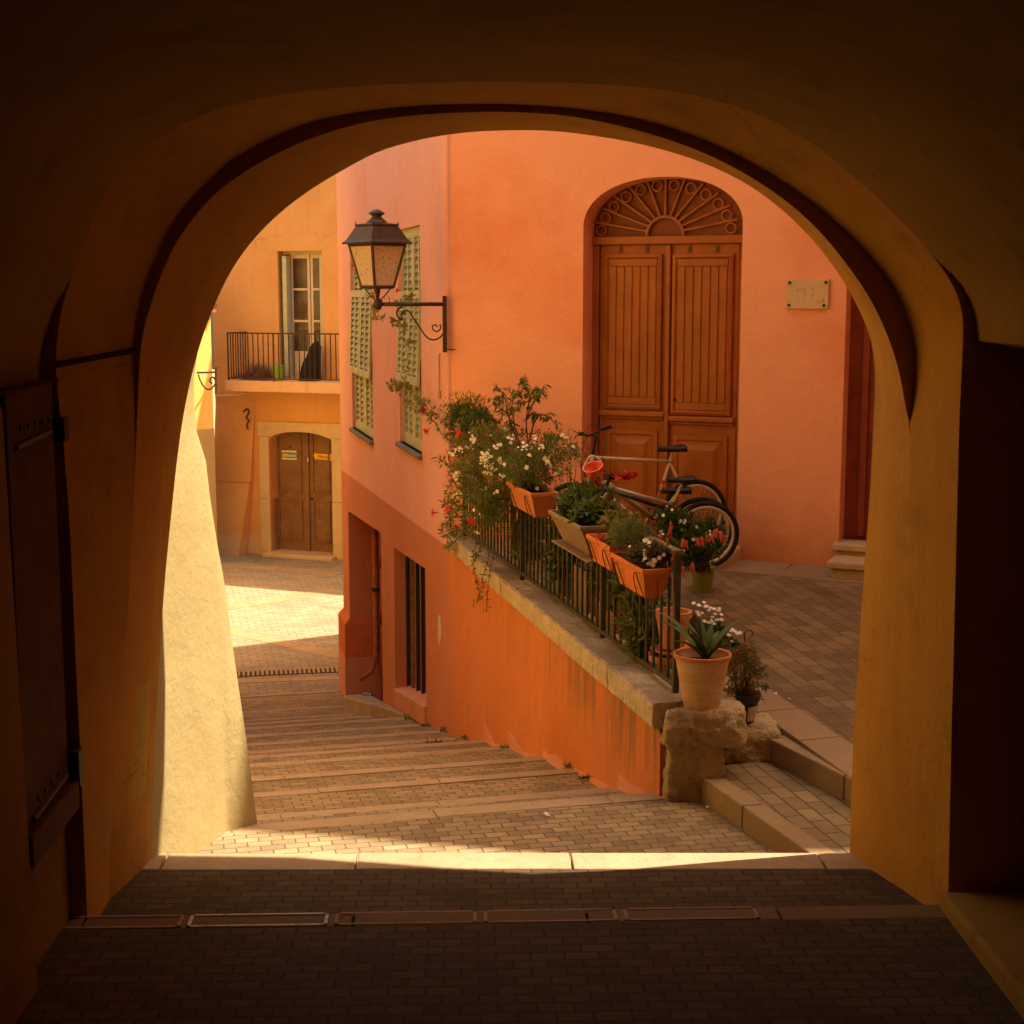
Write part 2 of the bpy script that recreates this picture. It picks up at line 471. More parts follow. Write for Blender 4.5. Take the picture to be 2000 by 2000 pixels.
C1p = px([(205,1640),(222,1400),(238,1200),(250,1000),(255,860),(255,760),(252,690),(255,632),(265,575),(288,505),(320,435),(368,370),(430,311),(500,268),(580,234),(680,212),(780,201),(880,197),(980,198),(1080,205),(1180,220),(1280,247),(1380,289),(1475,343),(1560,406),(1632,475),(1685,545),(1713,610),(1725,670),(1726,730),(1720,780),(1716,815),(1714,1000),(1712,1200),(1708,1400),(1704,1690)])
C0p = px([(163,1690),(153,1450),(143,1250),(133,1020),(122,860),(112,765),(106,700),(108,640),(120,570),(143,500),(165,440),(185,385),(225,320),(290,265),(370,222),(470,190),(590,170),(720,160),(850,155),(980,154),(1100,157),(1220,166),(1330,184),(1430,215),(1520,262),(1600,322),(1680,395),(1745,465),(1793,530),(1815,590),(1816,660),(1810,800),(1805,1000),(1800,1200),(1795,1400),(1788,1735)])
def smooth_curve(P, n=170):
    P = [Vector((a, b, 0)) for a, b in P]; out = []
    for i in range(len(P)-1):
        p0 = P[max(i-1, 0)]; p1 = P[i]; p2 = P[i+1]; p3 = P[min(i+2, len(P)-1)]
        for k in range(12):
            t = k/12
            out.append(.5*((2*p1)+(-p0+p2)*t+(2*p0-5*p1+4*p2-p3)*t*t+(-p0+3*p1-3*p2+p3)*t**3))
    out.append(P[-1])
    c = Vector((990, 1000, 0))
    ang = []
    for p in out:
        a = math.atan2(p.x-c.x, -(p.y-c.y)); ang.append(a)
    a0, a1 = ang[0], ang[-1]; res = []
    for i in range(n):
        # denser near the shoulders
        a = a0+(a1-a0)*i/(n-1); k = 0
        while k < len(ang)-2 and ang[k+1] < a: k += 1
        d = ang[k+1]-ang[k]; t = 0 if abs(d) < 1e-9 else (a-ang[k])/d
        t = min(max(t, 0), 1); q = out[k].lerp(out[k+1], t); res.append((q.x, q.y))
    return res
def V3_(x, y): return Vector((x, y, 1.22))
Y0, Y1, Y2 = 6.45, 6.95, 7.55
def curve3(P, Y):
    L = [onY(u, v, Y) for u, v in smooth_curve(P)]
    L[0] = L[0].copy(); L[-1] = L[-1].copy()
    a = L[0].copy(); a.z = -3.6; b = L[-1].copy(); b.z = -3.6
    return [a]+L+[b]
c3, c2, c1, c0 = curve3(C3p, Y2), curve3(C2p, Y1), curve3(C1p, Y1), curve3(C0p, Y0)
def near_profile():
    out = []
    n = len(c0)
    for i, p in enumerate(c0):
        d = Vector((p.x-.2, 0, p.z+1.0)); r = d.normalized(); a = math.degrees(math.atan2(d.x, d.z))
        st_ = 58 if a > 0 else 60
        if abs(a) < st_: k = .001
        elif abs(a) < 88: k = .001+.07*math.sin((abs(a)-st_)/(88-st_)*math.pi)**1.0
        else: k = .006
        q = p + r*k
        q.y = Y0
        out.append(q)
    return out
cn = near_profile()
# recess beside the right pier: the side wall stands back below the springing
for q in cn:
    if q.x > 1.8 and q.z < -.22: q.x = 2.62
    if q.x < -1.4 and q.z < -.37: q.x = min(q.x, -1.74)-.03
passage = empty("vaulted_passage", (0, 7.6, -2.95), label="dark ochre vaulted passage framing the whole view, its stepped arch opening onto the stairs", cat="archway")
m = MB(); m.sheet(c0, c1); m.build("arch_soffit", M['ochre'], passage, smooth=True, autos=.9, label="wide inner soffit of the arch with its side piers")
m = MB(); m.sheet(c1, c2); m.build("arch_face", M['ochre'], passage)
m = MB(); m.sheet(c2, c3); m.build("outer_soffit", M['ochre'], passage, smooth=True, autos=.9)
m = MB(); m.sheet(cn, c0); m.build("vault_step", M['ochre'], passage)
m = MB()
M['vault'] = plaster("shaded_ochre_plaster", rgb(.30, .17, .036), rgb(.22, .12, .026), dirt=rgb(.12, .07, .025), dirt_amt=.5, streak=.3)  # the arch's ochre plaster in darker tones, passage shade put into the colour
rows = [cn]
for Yk, kx in ((6.0, 1.0), (5.0, 1.0), (3.5, 1.0), (0, 1.0), (-4.0, 1.0)):
    rows.append([Vector((q.x*kx, Yk, q.z)) for q in cn])
for a, b in zip(rows[:-1], rows[1:]): m.sheet(a, b)
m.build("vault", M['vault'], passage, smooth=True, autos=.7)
# the outer wall of the building above the arch, and its other walls
m = MB()
n3 = [(p.x, p.z) for p in c3]
tri = tessellate_polygon([[Vector((-7, -3.6, 0)), Vector((-7, 9, 0)), Vector((12, 9, 0)), Vector((12, -3.6, 0))], [Vector((a, b, 0)) for a, b in n3]])
flat = [(-7, -3.6), (-7, 9), (12, 9), (12, -3.6)]+n3
m.add([Vector((a, Y2+.002, b)) for a, b in flat], tri)
m.build("facade_wall", M['ochre'], passage)
m = MB()
m.quad((-7, -4, -3.6), (-7, Y2, -3.6), (-7, Y2, 9), (-7, -4, 9)); m.quad((12, -4, -3.6), (12, Y2, -3.6), (12, Y2, 9), (12, -4, 9))
m.quad((-7, -4, 9), (12, -4, 9), (12, Y2, 9), (-7, Y2, 9)); m.quad((-7, -4, -3.6), (12, -4, -3.6), (12, -4, 9), (-7, -4, 9))
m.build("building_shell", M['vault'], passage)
# added unseen slab above the opening, shapes the sun patch and shades the jamb
m = MB(); m.prism([V3_(-2.2, 7.5), V3_(3.1, 7.5), V3_(2.6, 7.68), V3_(2.0, 7.82), V3_(1.4, 7.96), V3_(.4, 8.03), V3_(-2.2, 8.04)], (0, 0, .14))
m.build("sun_blocker", M['limestone'], passage, bevel=.015)
# lighter yellow patch on the left jamb
def jamb_pt(u, v):   # on the left jamb between the Y1 and Y2 profiles
    def at(cv, z):
        L = [q for q in cv if q.x < -.9 and q.z < 0]
        for p, q in zip(L[:-1], L[1:]):
            if min(p.z, q.z) <= z <= max(p.z, q.z) and abs(p.z-q.z) > 1e-6:
                return p.x+(q.x-p.x)*(z-p.z)/(q.z-p.z)
        return L[0].x
    Y = 7.3; z = onY(u, v, Y).z
    xa, xb = at(c2, z), at(c3, z)
    # point on the line (xa,Y1)-(xb,Y2) seen at u
    lo, hi = 0.0, 1.0
    for _ in range(30):
        t = (lo+hi)/2; Yt = Y1+(Y2-Y1)*t; xt = xa+(xb-xa)*t
        if onY(u, v, Yt).x > xt: lo = t
        else: hi = t
    t = (lo+hi)/2; p = Vector((xa+(xb-xa)*t, Y1+(Y2-Y1)*t, onY(u, v, Y1+(Y2-Y1)*t).z)); nn = Vector((Y2-Y1, -(xb-xa), 0)).normalized()
    return p+nn*.004
pt = plaster("pale_ochre", rgb(.50, .33, .075), rgb(.44, .29, .06), streak=.2)
m = MB()
L_ = [(241, 1352), (245, 1420), (250, 1500), (258, 1565)]; R_ = [(293, 1328), (290, 1400), (287, 1470), (283, 1544)]
A_ = []; 
for k in range(7):
    t = k/6; i = min(int(t*3), 2); f = t*3-i
    a = (L_[i][0]+(L_[i+1][0]-L_[i][0])*f, L_[i][1]+(L_[i+1][1]-L_[i][1])*f); b = (R_[i][0]+(R_[i+1][0]-R_[i][0])*f, R_[i][1]+(R_[i+1][1]-R_[i][1])*f)
    A_.append([jamb_pt(a[0]+(b[0]-a[0])*j/3, a[1]+(b[1]-a[1])*j/3) for j in range(4)])
for a, b in zip(A_[:-1], A_[1:]): m.sheet(a, b)
m.build("yellow_patch", pt, passage, label="lighter yellow patch low on the left jamb")

# springing ledge lines (thin shadow grooves) on the left
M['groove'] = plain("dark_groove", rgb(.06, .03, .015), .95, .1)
def on_side(u, v, x):    # point on the plane X = x
    d = ray(u, v); return d*(x/d.x)
m = MB()
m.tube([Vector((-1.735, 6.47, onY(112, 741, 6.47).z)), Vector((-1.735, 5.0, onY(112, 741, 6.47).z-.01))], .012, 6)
zz = onY(112, 712, Y0).z
def on_soffit(t, z):
    def at(cv):
        return min((q for q in cv if q.x < 0), key=lambda q: abs(q.z-z)).x
    return Vector((at(c0)+(at(c1)-at(c0))*t+.002, Y0+(Y1-Y0)*t, z))
z1 = onY(260, 684, Y1).z
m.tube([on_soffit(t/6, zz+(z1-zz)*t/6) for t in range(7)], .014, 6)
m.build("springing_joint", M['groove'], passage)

# shutter-like door leaf folded against the left wall
M['darkdoor'] = plain("dark_red_brown_boards", rgb(.12, .045, .010), .75, .1, 0, .2, 4, .2, dirt=rgb(.05, .02, .01))
dl = empty("wooden_door", (-1.76, 6.3, -2.75), label="dark red-brown wooden door leaf folded open against the left wall of the passage", cat="door")
m = MB()
zt = onY(112, 745, 6.38).z
zb = onY(168, 1575, 6.38).z
xl = -1.73
m.hexa([Vector((xl-.06, 5.72, zb)), Vector((xl, 5.72, zb)), Vector((xl, 6.37, zb)), Vector((xl-.06, 6.37, zb)), Vector((xl-.06, 5.72, zt)), Vector((xl, 5.72, zt)), Vector((xl, 6.37, zt)), Vector((xl-.06, 6.37, zt))])
m.build("door_leaf", M['darkdoor'], dl, bevel=.006)
m = MB()
zr = onY(165, 1560, 6.38).z
m.box((xl+.015, 6.02, zb+.06), (.05, .72, .13)); m.build("bottom_rail", M['darkdoor'], dl, bevel=.008)
for k, vv in enumerate((838, 1500)):
    m = MB(); zz_ = onY(140, vv, 6.4).z
    m.tube([(xl+.005, 5.8, zz_-.02), (xl+.005, 6.3, zz_)], .014, 6); m.box((xl+.02, 6.41, zz_), (.05, .07, .10 if k == 0 else .16))
    for j in range(5): m.lathe([(0, .012), (.012, .008), (.014, 0)], (xl+.012, 5.85+j*.1, zz_+.05), 8, Matrix.Rotation(math.pi/2, 3, 'Y'))
    m.build("strap_hinge", M['iron'], dl)
m = MB()      # near pier edge at the far left
m.hexa([Vector((-1.9, 3.0, -3)), Vector((-1.66, 3.0, -3)), Vector((-1.69, 5.66, -3)), Vector((-1.9, 5.66, -3)), Vector((-1.9, 3.0, -.4)), Vector((-1.66, 3.0, -.4)), Vector((-1.72, 5.66, -.4)), Vector((-1.9, 5.66, -.4))])
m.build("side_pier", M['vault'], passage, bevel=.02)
m = MB()      # low sill in the right-hand recess
a = onZ(1840, 1785, -2.76); b = onZ(1965, 2000, -2.66)
m.hexa([Vector((2.165, 6.42, -3)), Vector((2.62, 6.42, -3)), Vector((2.62, 3, -3)), Vector((1.98, 3, -3)), Vector((2.19, 6.42, -2.70)), Vector((2.62, 6.42, -2.70)), Vector((2.62, 3, -2.45)), Vector((2.0, 3, -2.45))])
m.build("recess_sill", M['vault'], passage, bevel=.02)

# ---- floors of the passage
def structure(mb, name, mat, **kw):
    o = mb.build(name, mat, **kw); o['kind'] = 'structure'; return o
def grid_sheet(m, P00, P10, P01, P11, nx=1, ny=1):
    for j in range(ny):
        r = []
        for jj in (j, j+1):
            t = jj/ny; a = P00.lerp(P01, t); b = P10.lerp(P11, t); r.append([a.lerp(b, i/nx) for i in range(nx+1)])
        m.sheet(r[0], r[1])
V3 = Vector
N1f = lambda x: 7.60-.035*(x-.2)          # far edge of the top nosing
N2f = 6.43
m = MB()
m.add([V3((-2.6, -4, -2.2)), V3((3.2, -4, -2.2)), V3((3.2, N2f-.16, -2.765)), V3((-2.6, N2f-.16, -2.765))], [(0, 1, 2, 3)])
m.add([V3((-2.6, N2f, -2.785)), V3((3.2, N2f, -2.785)), V3((3.2, N2f, -2.86)), V3((-2.6, N2f, -2.86))], [(0, 1, 2, 3)])
m.add([V3((-2.6, N2f, -2.86)), V3((3.2, N2f, -2.86)), V3((3.2, N1f(3.2)-.235, -2.945)), V3((-2.6, N1f(-2.6)-.235, -2.945))], [(0, 1, 2, 3)])
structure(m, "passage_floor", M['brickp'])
def stone_row(m, joints, mats=None, bev=.008):
    """joints: list of (near-left, near-right, far-right, far-left) tops with thickness"""
    pass
def stones_between(name, pa, pb, width_vec, thick, lengths, mat, gap=.012, bevel=.007, seed=1, jit=.003):
    """a row of dressed stones from pa to pb (far edge), widening by width_vec towards the viewer"""
    rnd = random.Random(seed); pa, pb = V3(pa), V3(pb); L = (pb-pa).length; d = (pb-pa)/L; x = -rnd.random()*lengths*.6; mbs = MB()
    while x < L:
        l = lengths*(.8+.4*rnd.random()); a = max(x, 0); b = min(x+l, L)
        if b-a > .05:
            dz = V3((0, 0, rnd.uniform(-jit, jit)))
            p, q = pa+d*(a+gap/2)+dz, pa+d*(b-gap/2)+dz; w = V3(width_vec); t = V3((0, 0, -thick))
            mbs.hexa([p+w+t, q+w+t, q+t, p+t, p+w, q+w, q, p])
        x += l
    return structure(mbs, name, mat, bevel=bevel)
stones_between("passage_nosing", (-2.4, N1f(-2.4), -2.945), (3.0, N1f(3.0), -2.945), (0, -.225, 0), .22, 1.18, M['nosing'], seed=4)
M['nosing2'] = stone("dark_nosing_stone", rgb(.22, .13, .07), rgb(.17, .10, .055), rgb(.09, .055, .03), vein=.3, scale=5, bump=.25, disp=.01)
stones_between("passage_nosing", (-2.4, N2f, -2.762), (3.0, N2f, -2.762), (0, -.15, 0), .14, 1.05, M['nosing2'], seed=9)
# worn painted outlines on the nearer nosing
def worn(name, c, lo, hi):
    t = NT(name, .8, .2)
    f = t.gray(t.noise(26, 6, .75), lo, hi)
    return t.out(t.mix(f, c, rgb(.36, .24, .16)))
M['whitepaint'] = worn("worn_white_paint", rgb(.80, .78, .74), .42, .66)
M['orangepaint'] = worn("worn_orange_paint", rgb(.34, .16, .06), .38, .58)
def outline(u0, u1, mat, v0=1792, v1=1815):
    a = onZ(u0, v1, -2.762); b = onZ(u1, v1, -2.762); m = MB(); w = .012; z = -2.7585
    ya, yb = N2f-.142, N2f-.012
    m.quad((a.x, ya, z), (b.x, ya, z), (b.x, ya+w, z), (a.x, ya+w, z)); m.quad((a.x, yb-w, z), (b.x, yb-w, z), (b.x, yb, z), (a.x, yb, z))
    m.quad((a.x, ya, z), (a.x+w*1.4, ya, z), (a.x+w*1.4, yb, z), (a.x, yb, z)); m.quad((b.x-w*1.4, ya, z), (b.x, ya, z), (b.x, yb, z), (b.x-w*1.4, yb, z))
    structure(m, "painted_marking", mat)
outline(362, 637, M['whitepaint']); outline(650, 932, M['orangepaint']); outline(946, 1212, M['orangepaint']); outline(1226, 1495, M['orangepaint']); outline(40, 350, M['orangepaint'])

# ---- the retaining wall line, the stair down beside it
WA = V3((1.239, 8.942, 0)); WD = V3((-.2, 1, 0)).normalized(); WT = V3((1, .2, 0)).normalized()
FW = Frame((WA.x, WA.y), (WA.x+WD.x, WA.y+WD.y))
def wall_at(Y): return V3((WA.x-.2*(Y-WA.y), Y, 0))
ST = [(9.04, -3.115), (9.81, -3.34), (10.89, -3.56), (11.81, -3.75), (13.05, -4.04), (14.06, -4.29), (15.03, -4.55), (16.14, -4.81), (17.14, -5.02), (18.47, -5.32), (19.85, -5.68), (21.32, -6.06), (23.3, -6.50), (25.25, -6.78)]
m = MB(); left = 8.5
def lw(Y): return 3.2 + max(0, Y-9)*.16
# landing right below the passage
m.add([V3((-3, N1f(-3), -3.075)), V3((2.6, N1f(2.6), -3.075)), wall_at(9.04)+WT*1.0+V3((0, 0, -3.12)), wall_at(9.04)-WT*3.9+V3((0, 0, -3.12))], [(0, 1, 2, 3)])
for i in range(1, len(ST)):
    Ya, za = ST[i-1]; Yb, zb = ST[i]
    A = wall_at(Ya); B = wall_at(Yb); hi = max(zb+.03, za-.085)
    m.quad(A-WT*lw(Ya)+V3((0, 0, hi)), A+WT*.3+V3((0, 0, hi)), B+WT*.3+V3((0, 0, zb-.006)), B-WT*lw(Yb)+V3((0, 0, zb-.006)))
    m.quad(A-WT*lw(Ya)+V3((0, 0, za-.01)), A+WT*.3+V3((0, 0, za-.01)), A+WT*.3+V3((0, 0, hi)), A-WT*lw(Ya)+V3((0, 0, hi)))
structure(m, "stair_paving", M['brick'])
for i, (Yw, z) in enumerate(ST):
    p = wall_at(Yw); wd = .165
    stones_between("stair_nosing", p-WT*lw(Yw)+V3((0, 0, z+.004)), p+WT*.25+V3((0, 0, z+.004)), -WD*wd+V3((0, 0, .004+(.10 if i else .03)*wd)), .16, 1.05, M['nosing'], seed=20+i, bevel=.006, gap=.008)
# ---- the square below and the ground under everything
m = MB()
P25 = wall_at(25.25)
m.add([P25-WT*14+V3((0, 0, -6.85)), P25+WT*22+V3((0, 0, -6.85)), V3((24, 60, -6.85)), V3((-24, 60, -6.85))], [(0, 1, 2, 3)])
structure(m, "square_paving", M['square'])
m = MB(); m.add([V3((-150, -150, -7.2)), V3((150, -150, -7.2)), V3((150, 150, -7.2)), V3((-150, 150, -7.2))], [(0, 1, 2, 3)])
structure(m, "ground", M['slab'])
# diagonal border band across the square, and the slot drain
def band(name, a, b, w, z, mat, n=1.1):
    a, b = V3((a.x, a.y, z)), V3((b.x, b.y, z)); d = (b-a).normalized(); s = V3((-d.y, d.x, 0)); stones_between(name, a, b, s*w, .05, n, mat, gap=.014, bevel=.004, seed=3)
band("paving_band", onZ(425, 1195, -6.85), onZ(672, 1155, -6.85), .45, -6.843, M['slab'])
band("paving_band", onZ(430, 1235, -6.85), onZ(672, 1290, -6.85), .4, -6.843, M['slab'])
band("paving_band", onZ(425, 1096, -6.85), onZ(672, 1118, -6.85), -.6, -6.842, M['slab'])
band("paving_band", onZ(462, 1334, -6.85), onZ(672, 1327, -6.85), .25, -6.843, M['nosing'])
gd = empty("slot_drain", onZ(570, 1318, -6.85), label="long slotted metal drain grating crossing the paving at the foot of the stairs", cat="drain")
a, b = onZ(455, 1323, -6.85), onZ(678, 1313, -6.85); d = (b-a).normalized(); s_ = V3((-d.y, d.x, 0)); L = (b-a).length
m = MB(); m.hexa([a+V3((0,0,.002)), b+V3((0,0,.002)), b+s_*.36+V3((0,0,.002)), a+s_*.36+V3((0,0,.002)), a+V3((0,0,.006)), b+V3((0,0,.006)), b+s_*.36+V3((0,0,.006)), a+s_*.36+V3((0,0,.006))])
m.build("channel", M['joint'], gd)
m = MB()
for k in range(int(L/.085)):
    p = a+d*(k*.085); m.hexa([p+V3((0,0,.004)), p+d*.045+V3((0,0,.004)), p+d*.045+s_*.36+V3((0,0,.004)), p+s_*.36+V3((0,0,.004)), p+V3((0,0,.02)), p+d*.045+V3((0,0,.02)), p+d*.045+s_*.36+V3((0,0,.02)), p+s_*.36+V3((0,0,.02))])
m.build("grating", M['kerb'], gd)

# ---- right-hand steps and the terrace
k1a, k1b = V3((1.436, 9.02, -2.95)), V3((1.90, 7.42, -2.95))
i1a, i1b = V3((1.56, 9.05, -2.95)), V3((2.045, 7.42, -2.95))
k2a, k2b = V3((1.955, 9.18, -2.80)), V3((2.56, 7.60, -2.80))
i2a, i2b = V3((2.088, 9.23, -2.80)), V3((2.70, 7.60, -2.80))
def kerb(name, A, B, IA, IB, zb, cuts, mat):
    m = MB(); ks = [0]+cuts+[1]
    for t0, t1 in zip(ks[:-1], ks[1:]):
        e = .006/(A-B).length
        p, q, r, s__ = A.lerp(B, t0+e), A.lerp(B, t1-e), IA.lerp(IB, t1-e), IA.lerp(IB, t0+e)
        dn = lambda x: V3((x.x, x.y, zb))
        m.hexa([dn(p), dn(q), dn(r), dn(s__), p, q, r, s__])
    return structure(m, name, mat, bevel=.01)
kerb("step_kerb", k1a, k1b, i1a, i1b, -3.2, [.44], M['kerb'])
kerb("step_kerb", k2a, k2b, i2a, i2b, -3.2, [.5], M['kerb'])
m = MB(); m.quad(i1a+V3((-.02, 0, -.006)), i1b+V3((-.02, 0, -.006)), V3((2.75, 7.42, -2.956)), k2a+V3((.1, 0, -.156)))
structure(m, "step_paving", paving("step_brick", .2, .11, -WROT+math.pi/2, rgb(.36, .26, .14), rgb(.23, .155, .09), rgb(.08, .055, .035)))
def zt(Y): return -2.80+(Y-8.3)*(.23/6.0)
TER = [(2.08, 9.24), (2.69, 7.62), (9.5, 7.62), (9.5, 16.5), (.0, 16.5), (.12, 15.0), (1.41, 9.1), (1.6, 9.22)]
m = MB(); tri = tessellate_polygon([[V3((a, b, 0)) for a, b in TER]]); m.add([V3((a, b, zt(b)-.006)) for a, b in TER], tri)
structure(m, "terrace_paving", M['terr'])
def slab_quad(m, pts, lift=.003, g=.006):
    c = sum((V3((p[0], p[1], 0)) for p in pts), V3())/len(pts); T = []
    for p in pts:
        q = V3((p[0], p[1], 0)); q = q+(c-q).normalized()*g; T.append(V3((q.x, q.y, zt(q.y)+lift)))
    m.hexa([p-V3((0, 0, .05)) for p in T]+T)
l1a, l1b = onZ(1479, 1389, zt(9.6)), onZ(1572, 1452, zt(9.2)); l2a, l2b = onZ(1481, 1335, zt(10.2)), onZ(1668, 1451, zt(9.3))
dA = (l1b-l1a); dA.z = 0; dA.normalize(); dB = V3(dA)
m = MB()
p0 = V3((l1a.x, l1a.y, 0)); wv = V3((l2a.x-l1a.x, l2a.y-l1a.y, 0)); nrm = V3((-dA.y, dA.x, 0)); wid = abs((V3((l2b.x, l2b.y, 0))-p0).dot(nrm))
sg = 1 if (V3((l2b.x, l2b.y, 0))-p0).dot(nrm) > 0 else -1
for k, (t0, t1) in enumerate(((-6.2, -5.1), (-5.1, -4.0), (-4.0, -3.1), (-3.1, -2.1), (-2.1, -1.1), (-1.1, 0.02), (0.02, .62), (.62, 1.5), (1.5, 2.4))):
    q = [p0+dA*t0, p0+dA*t1, p0+dA*t1+nrm*sg*wid, p0+dA*t0+nrm*sg*wid]
    slab_quad(m, [(a.x, a.y) for a in q])
structure(m, "terrace_border", M['slab'], bevel=.006)
# ------------------------------------------------------------------ buttress and left-hand houses
def quadgrid(m, P, nx, ny):  # bilinear P00 P10 P11 P01
    for j in range(ny):
        r = []
        for jj in (j, j+1):
            t = jj/ny; a = P[0].lerp(P[3], t); b = P[1].lerp(P[2], t); r.append([a.lerp(b, i/nx) for i in range(nx+1)])
        m.sheet(r[0], r[1])
bt = empty("buttress", (-1.4, 8.2, -3.1), label="tall sunlit cream buttress leaning against the left side just outside the arch", cat="buttress")
# right edge of the buttress traced by height: (u, v) at its own distance
b0 = onZ(503, 1612, -3.13)
edge = []
for u, v in ((503, 1612), (482, 1450), (455, 1266), (437, 1130), (424, 1060), (410, 970), (402, 900), (384, 842), (379, 790), (379, 735), (386, 690), (397, 640)):
    edge.append(onY(u, v, b0.y-.02))
near = [V3((-1.66+.16*min(max((e.z+3.13)/2.5, 0), 1), 7.556, e.z)) for e in edge]
near2 = [V3((-1.53-.10*min(max((e.z+3.13)/3.0, 0), 1.0), 7.80, e.z)) for e in edge]
corner = []
for e, (u, v) in zip(edge, ((443, 1612), (440, 1450), (434, 1266), (428, 1130), (419, 1060), (406, 970), (398, 900), (382, 842), (377, 790), (377, 735), (383, 690), (394, 640))):
    p = onY(u, v, 8.40); corner.append(V3((p.x, 8.40, e.z)))
def dens(A, B, k):
    return [[a.lerp(b, j/k) for a, b in zip(A, B)] for j in range(k+1)]
m = MB()
half = [c.lerp(e, .12)+V3((0, .0, 0)) for c, e in zip(corner, edge)]
pre = [n_.lerp(c, .93) for n_, c in zip(near2, corner)]
cols = dens([V3((min(p.x, q.x-.02), 7.556, p.z)) for p, q in zip(near, near2)], near2, 2)+dens(near2, pre, 4)[1:]+[[c+V3((-.004, -.004, 0)) for c in corner], half]+dens(half, edge, 3)[1:]
def ext(c):
    lo = c[0].copy(); lo.z -= .5; return [lo]+c+[V3((c[-1].x-.02, c[-1].y, 4.0))]
cols = [ext(c) for c in cols]
for a, b in zip(cols[:-1], cols[1:]): m.sheet(a, b)
back = [V3((-3.2, p.y+.05, p.z)) for p in cols[-1]]; m.sheet(cols[-1], back)
m.build("buttress_wall", M['cream'], bt, smooth=True, autos=.9, merge=True)

yh = empty("yellow_house", (-8.5, 38, -6.85), label="sunlit yellow house with bare cream plaster below, seen in a sliver beyond the buttress", cat="house")
YA, YB = (-3.3, 8.9), (-7.22, 36.9); FY2 = Frame((-7.2, 36.9), (-6.27, 37.95))
if FY2.n.x < 0: FY2.n = -FY2.n
p = onP(400, 610, FY2.o, FY2.n); ztop = p.z; zmid = onP(400, 838, FY2.o, FY2.n).z
m = MB(); m.fbox(FY2, -.1, 1.40, zmid, ztop, -3, 0); m.build("upper_wall", M['yellow'], yh)
m = MB(); m.fbox(FY2, -.1, 1.405, -7, zmid, -3, .012); m.build("lower_wall", M['cream'], yh)
m = MB(); m.fbox(FY2, -.2, 1.46, ztop, ztop+.12, -3.2, .16); 
for k in range(7):
    a = FY2.W(-.1+k*.25, ztop+.14, .18); m.tube([a, a+(-FY2.n)*1.2+V3((0, 0, .35))], .09, 6)
m.build("roof", M['tile'], yh)
# the rest of that side of the street (its shaded face is hidden behind the buttress)
m = MB(); FL = Frame(YA, YB)
if FL.n.x < 0: FL.n = -FL.n
m.fbox(FL, .1, 28.2, -7.1, 3.0, -3, 0); m.build("side_wall", M['yellow'], yh)

# ------------------------------------------------------------------ pink house
S_C = 6.93      # where pink and orange houses meet, measured along the retaining wall
S_E = (V3((-2.04, 25.3, 0))-WA).dot(WD)
def LW(u, v): return FW.L(u, v)
ph = empty("pink_house", (V3((-.15, 15.8, 0))+V3((0, 0, -4.8))), label="pink plastered house with pale green shutters above a brick red ground floor", cat="house")
def R4(ul, ur, vt_l, vb_r):  # rectangle on the wall plane: left u, right u, top v (at left), bottom v (at right)
    a0 = LW(ur, vb_r)[0]; a1 = LW(ul, vt_l)[0]; return a0, a1, LW(ur, vb_r)[1], LW(ul, vt_l)[1]
wR = R4(777, 824, 450, 888); wL = R4(683, 729, 462, 862)
dR = R4(680, 748, 998, 1350); gR = R4(769, 833, 1069, 1380)
dz1 = LW(748, 1045)[1]; dz0 = LW(680, 998)[1]
door_hole = [(dR[0], -7.0), (dR[1], -7.0), (dR[1], dz0), (dR[0], dz1)]
gz1 = LW(833, 1113)[1]; gz0 = LW(769, 1069)[1]; gb0 = LW(833, 1380)[1]; gb1 = LW(772, 1345)[1]
grille_hole = [(gR[0], gb0), (gR[1], gb1), (gR[1], gz0), (gR[0], gz1)]
m = MB()
outer = [(S_C, -7.0), (dR[0], -7.0)]+[(dR[0], dz1), (dR[1], dz0), (dR[1], -7.0)]+[(S_E, -7.0), (S_E, 9), (S_C, 9)]
outer = [(S_C, -7.0), (dR[0], -7.0), (dR[0], dz1), (dR[1], dz0), (dR[1], -7.0), (S_E, -7.0), (S_E, 9), (S_C, 9)]
wall_panel(m, FW, outer, [grille_hole, rect(wR[0], wR[1], wR[2], wR[3]), rect(wL[0], wL[1], wL[2], wL[3])], depth=.55)
m.build("front_wall", M['pink'], ph)
m = MB()
foot = [FW.W(S_C, 0, -.56), FW.W(S_E-.01, 0, -.56), V3((-1.4, 27.0, 0)), V3((-.6, 29.0, 0)), V3((2.5, 29.95, 0)), V3((4.7, 31.15, 0)), V3((12, 31.15, 0)), V3((12, 20.2, 0)), V3((2.5, 20.2, 0))]
foot[0] = V3((-.1+.55, 16.8, 0))
m.prism([V3((p.x, p.y, -7.1)) for p in foot], (0, 0, 13.0)); m.build("rear_walls", M['pink'], ph)
m = MB(); m.hexa([FW.W(S_E, -7.1, 0), FW.W(S_E+.02, -7.1, 0), FW.W(S_E+.02, -7.1, -.6), FW.W(S_E, -7.1, -.6), FW.W(S_E, 9, 0), FW.W(S_E+.02, 9, 0), FW.W(S_E+.02, 9, -.6), FW.W(S_E, 9, -.6)])
m.build("corner_strip", M['pink'], ph)
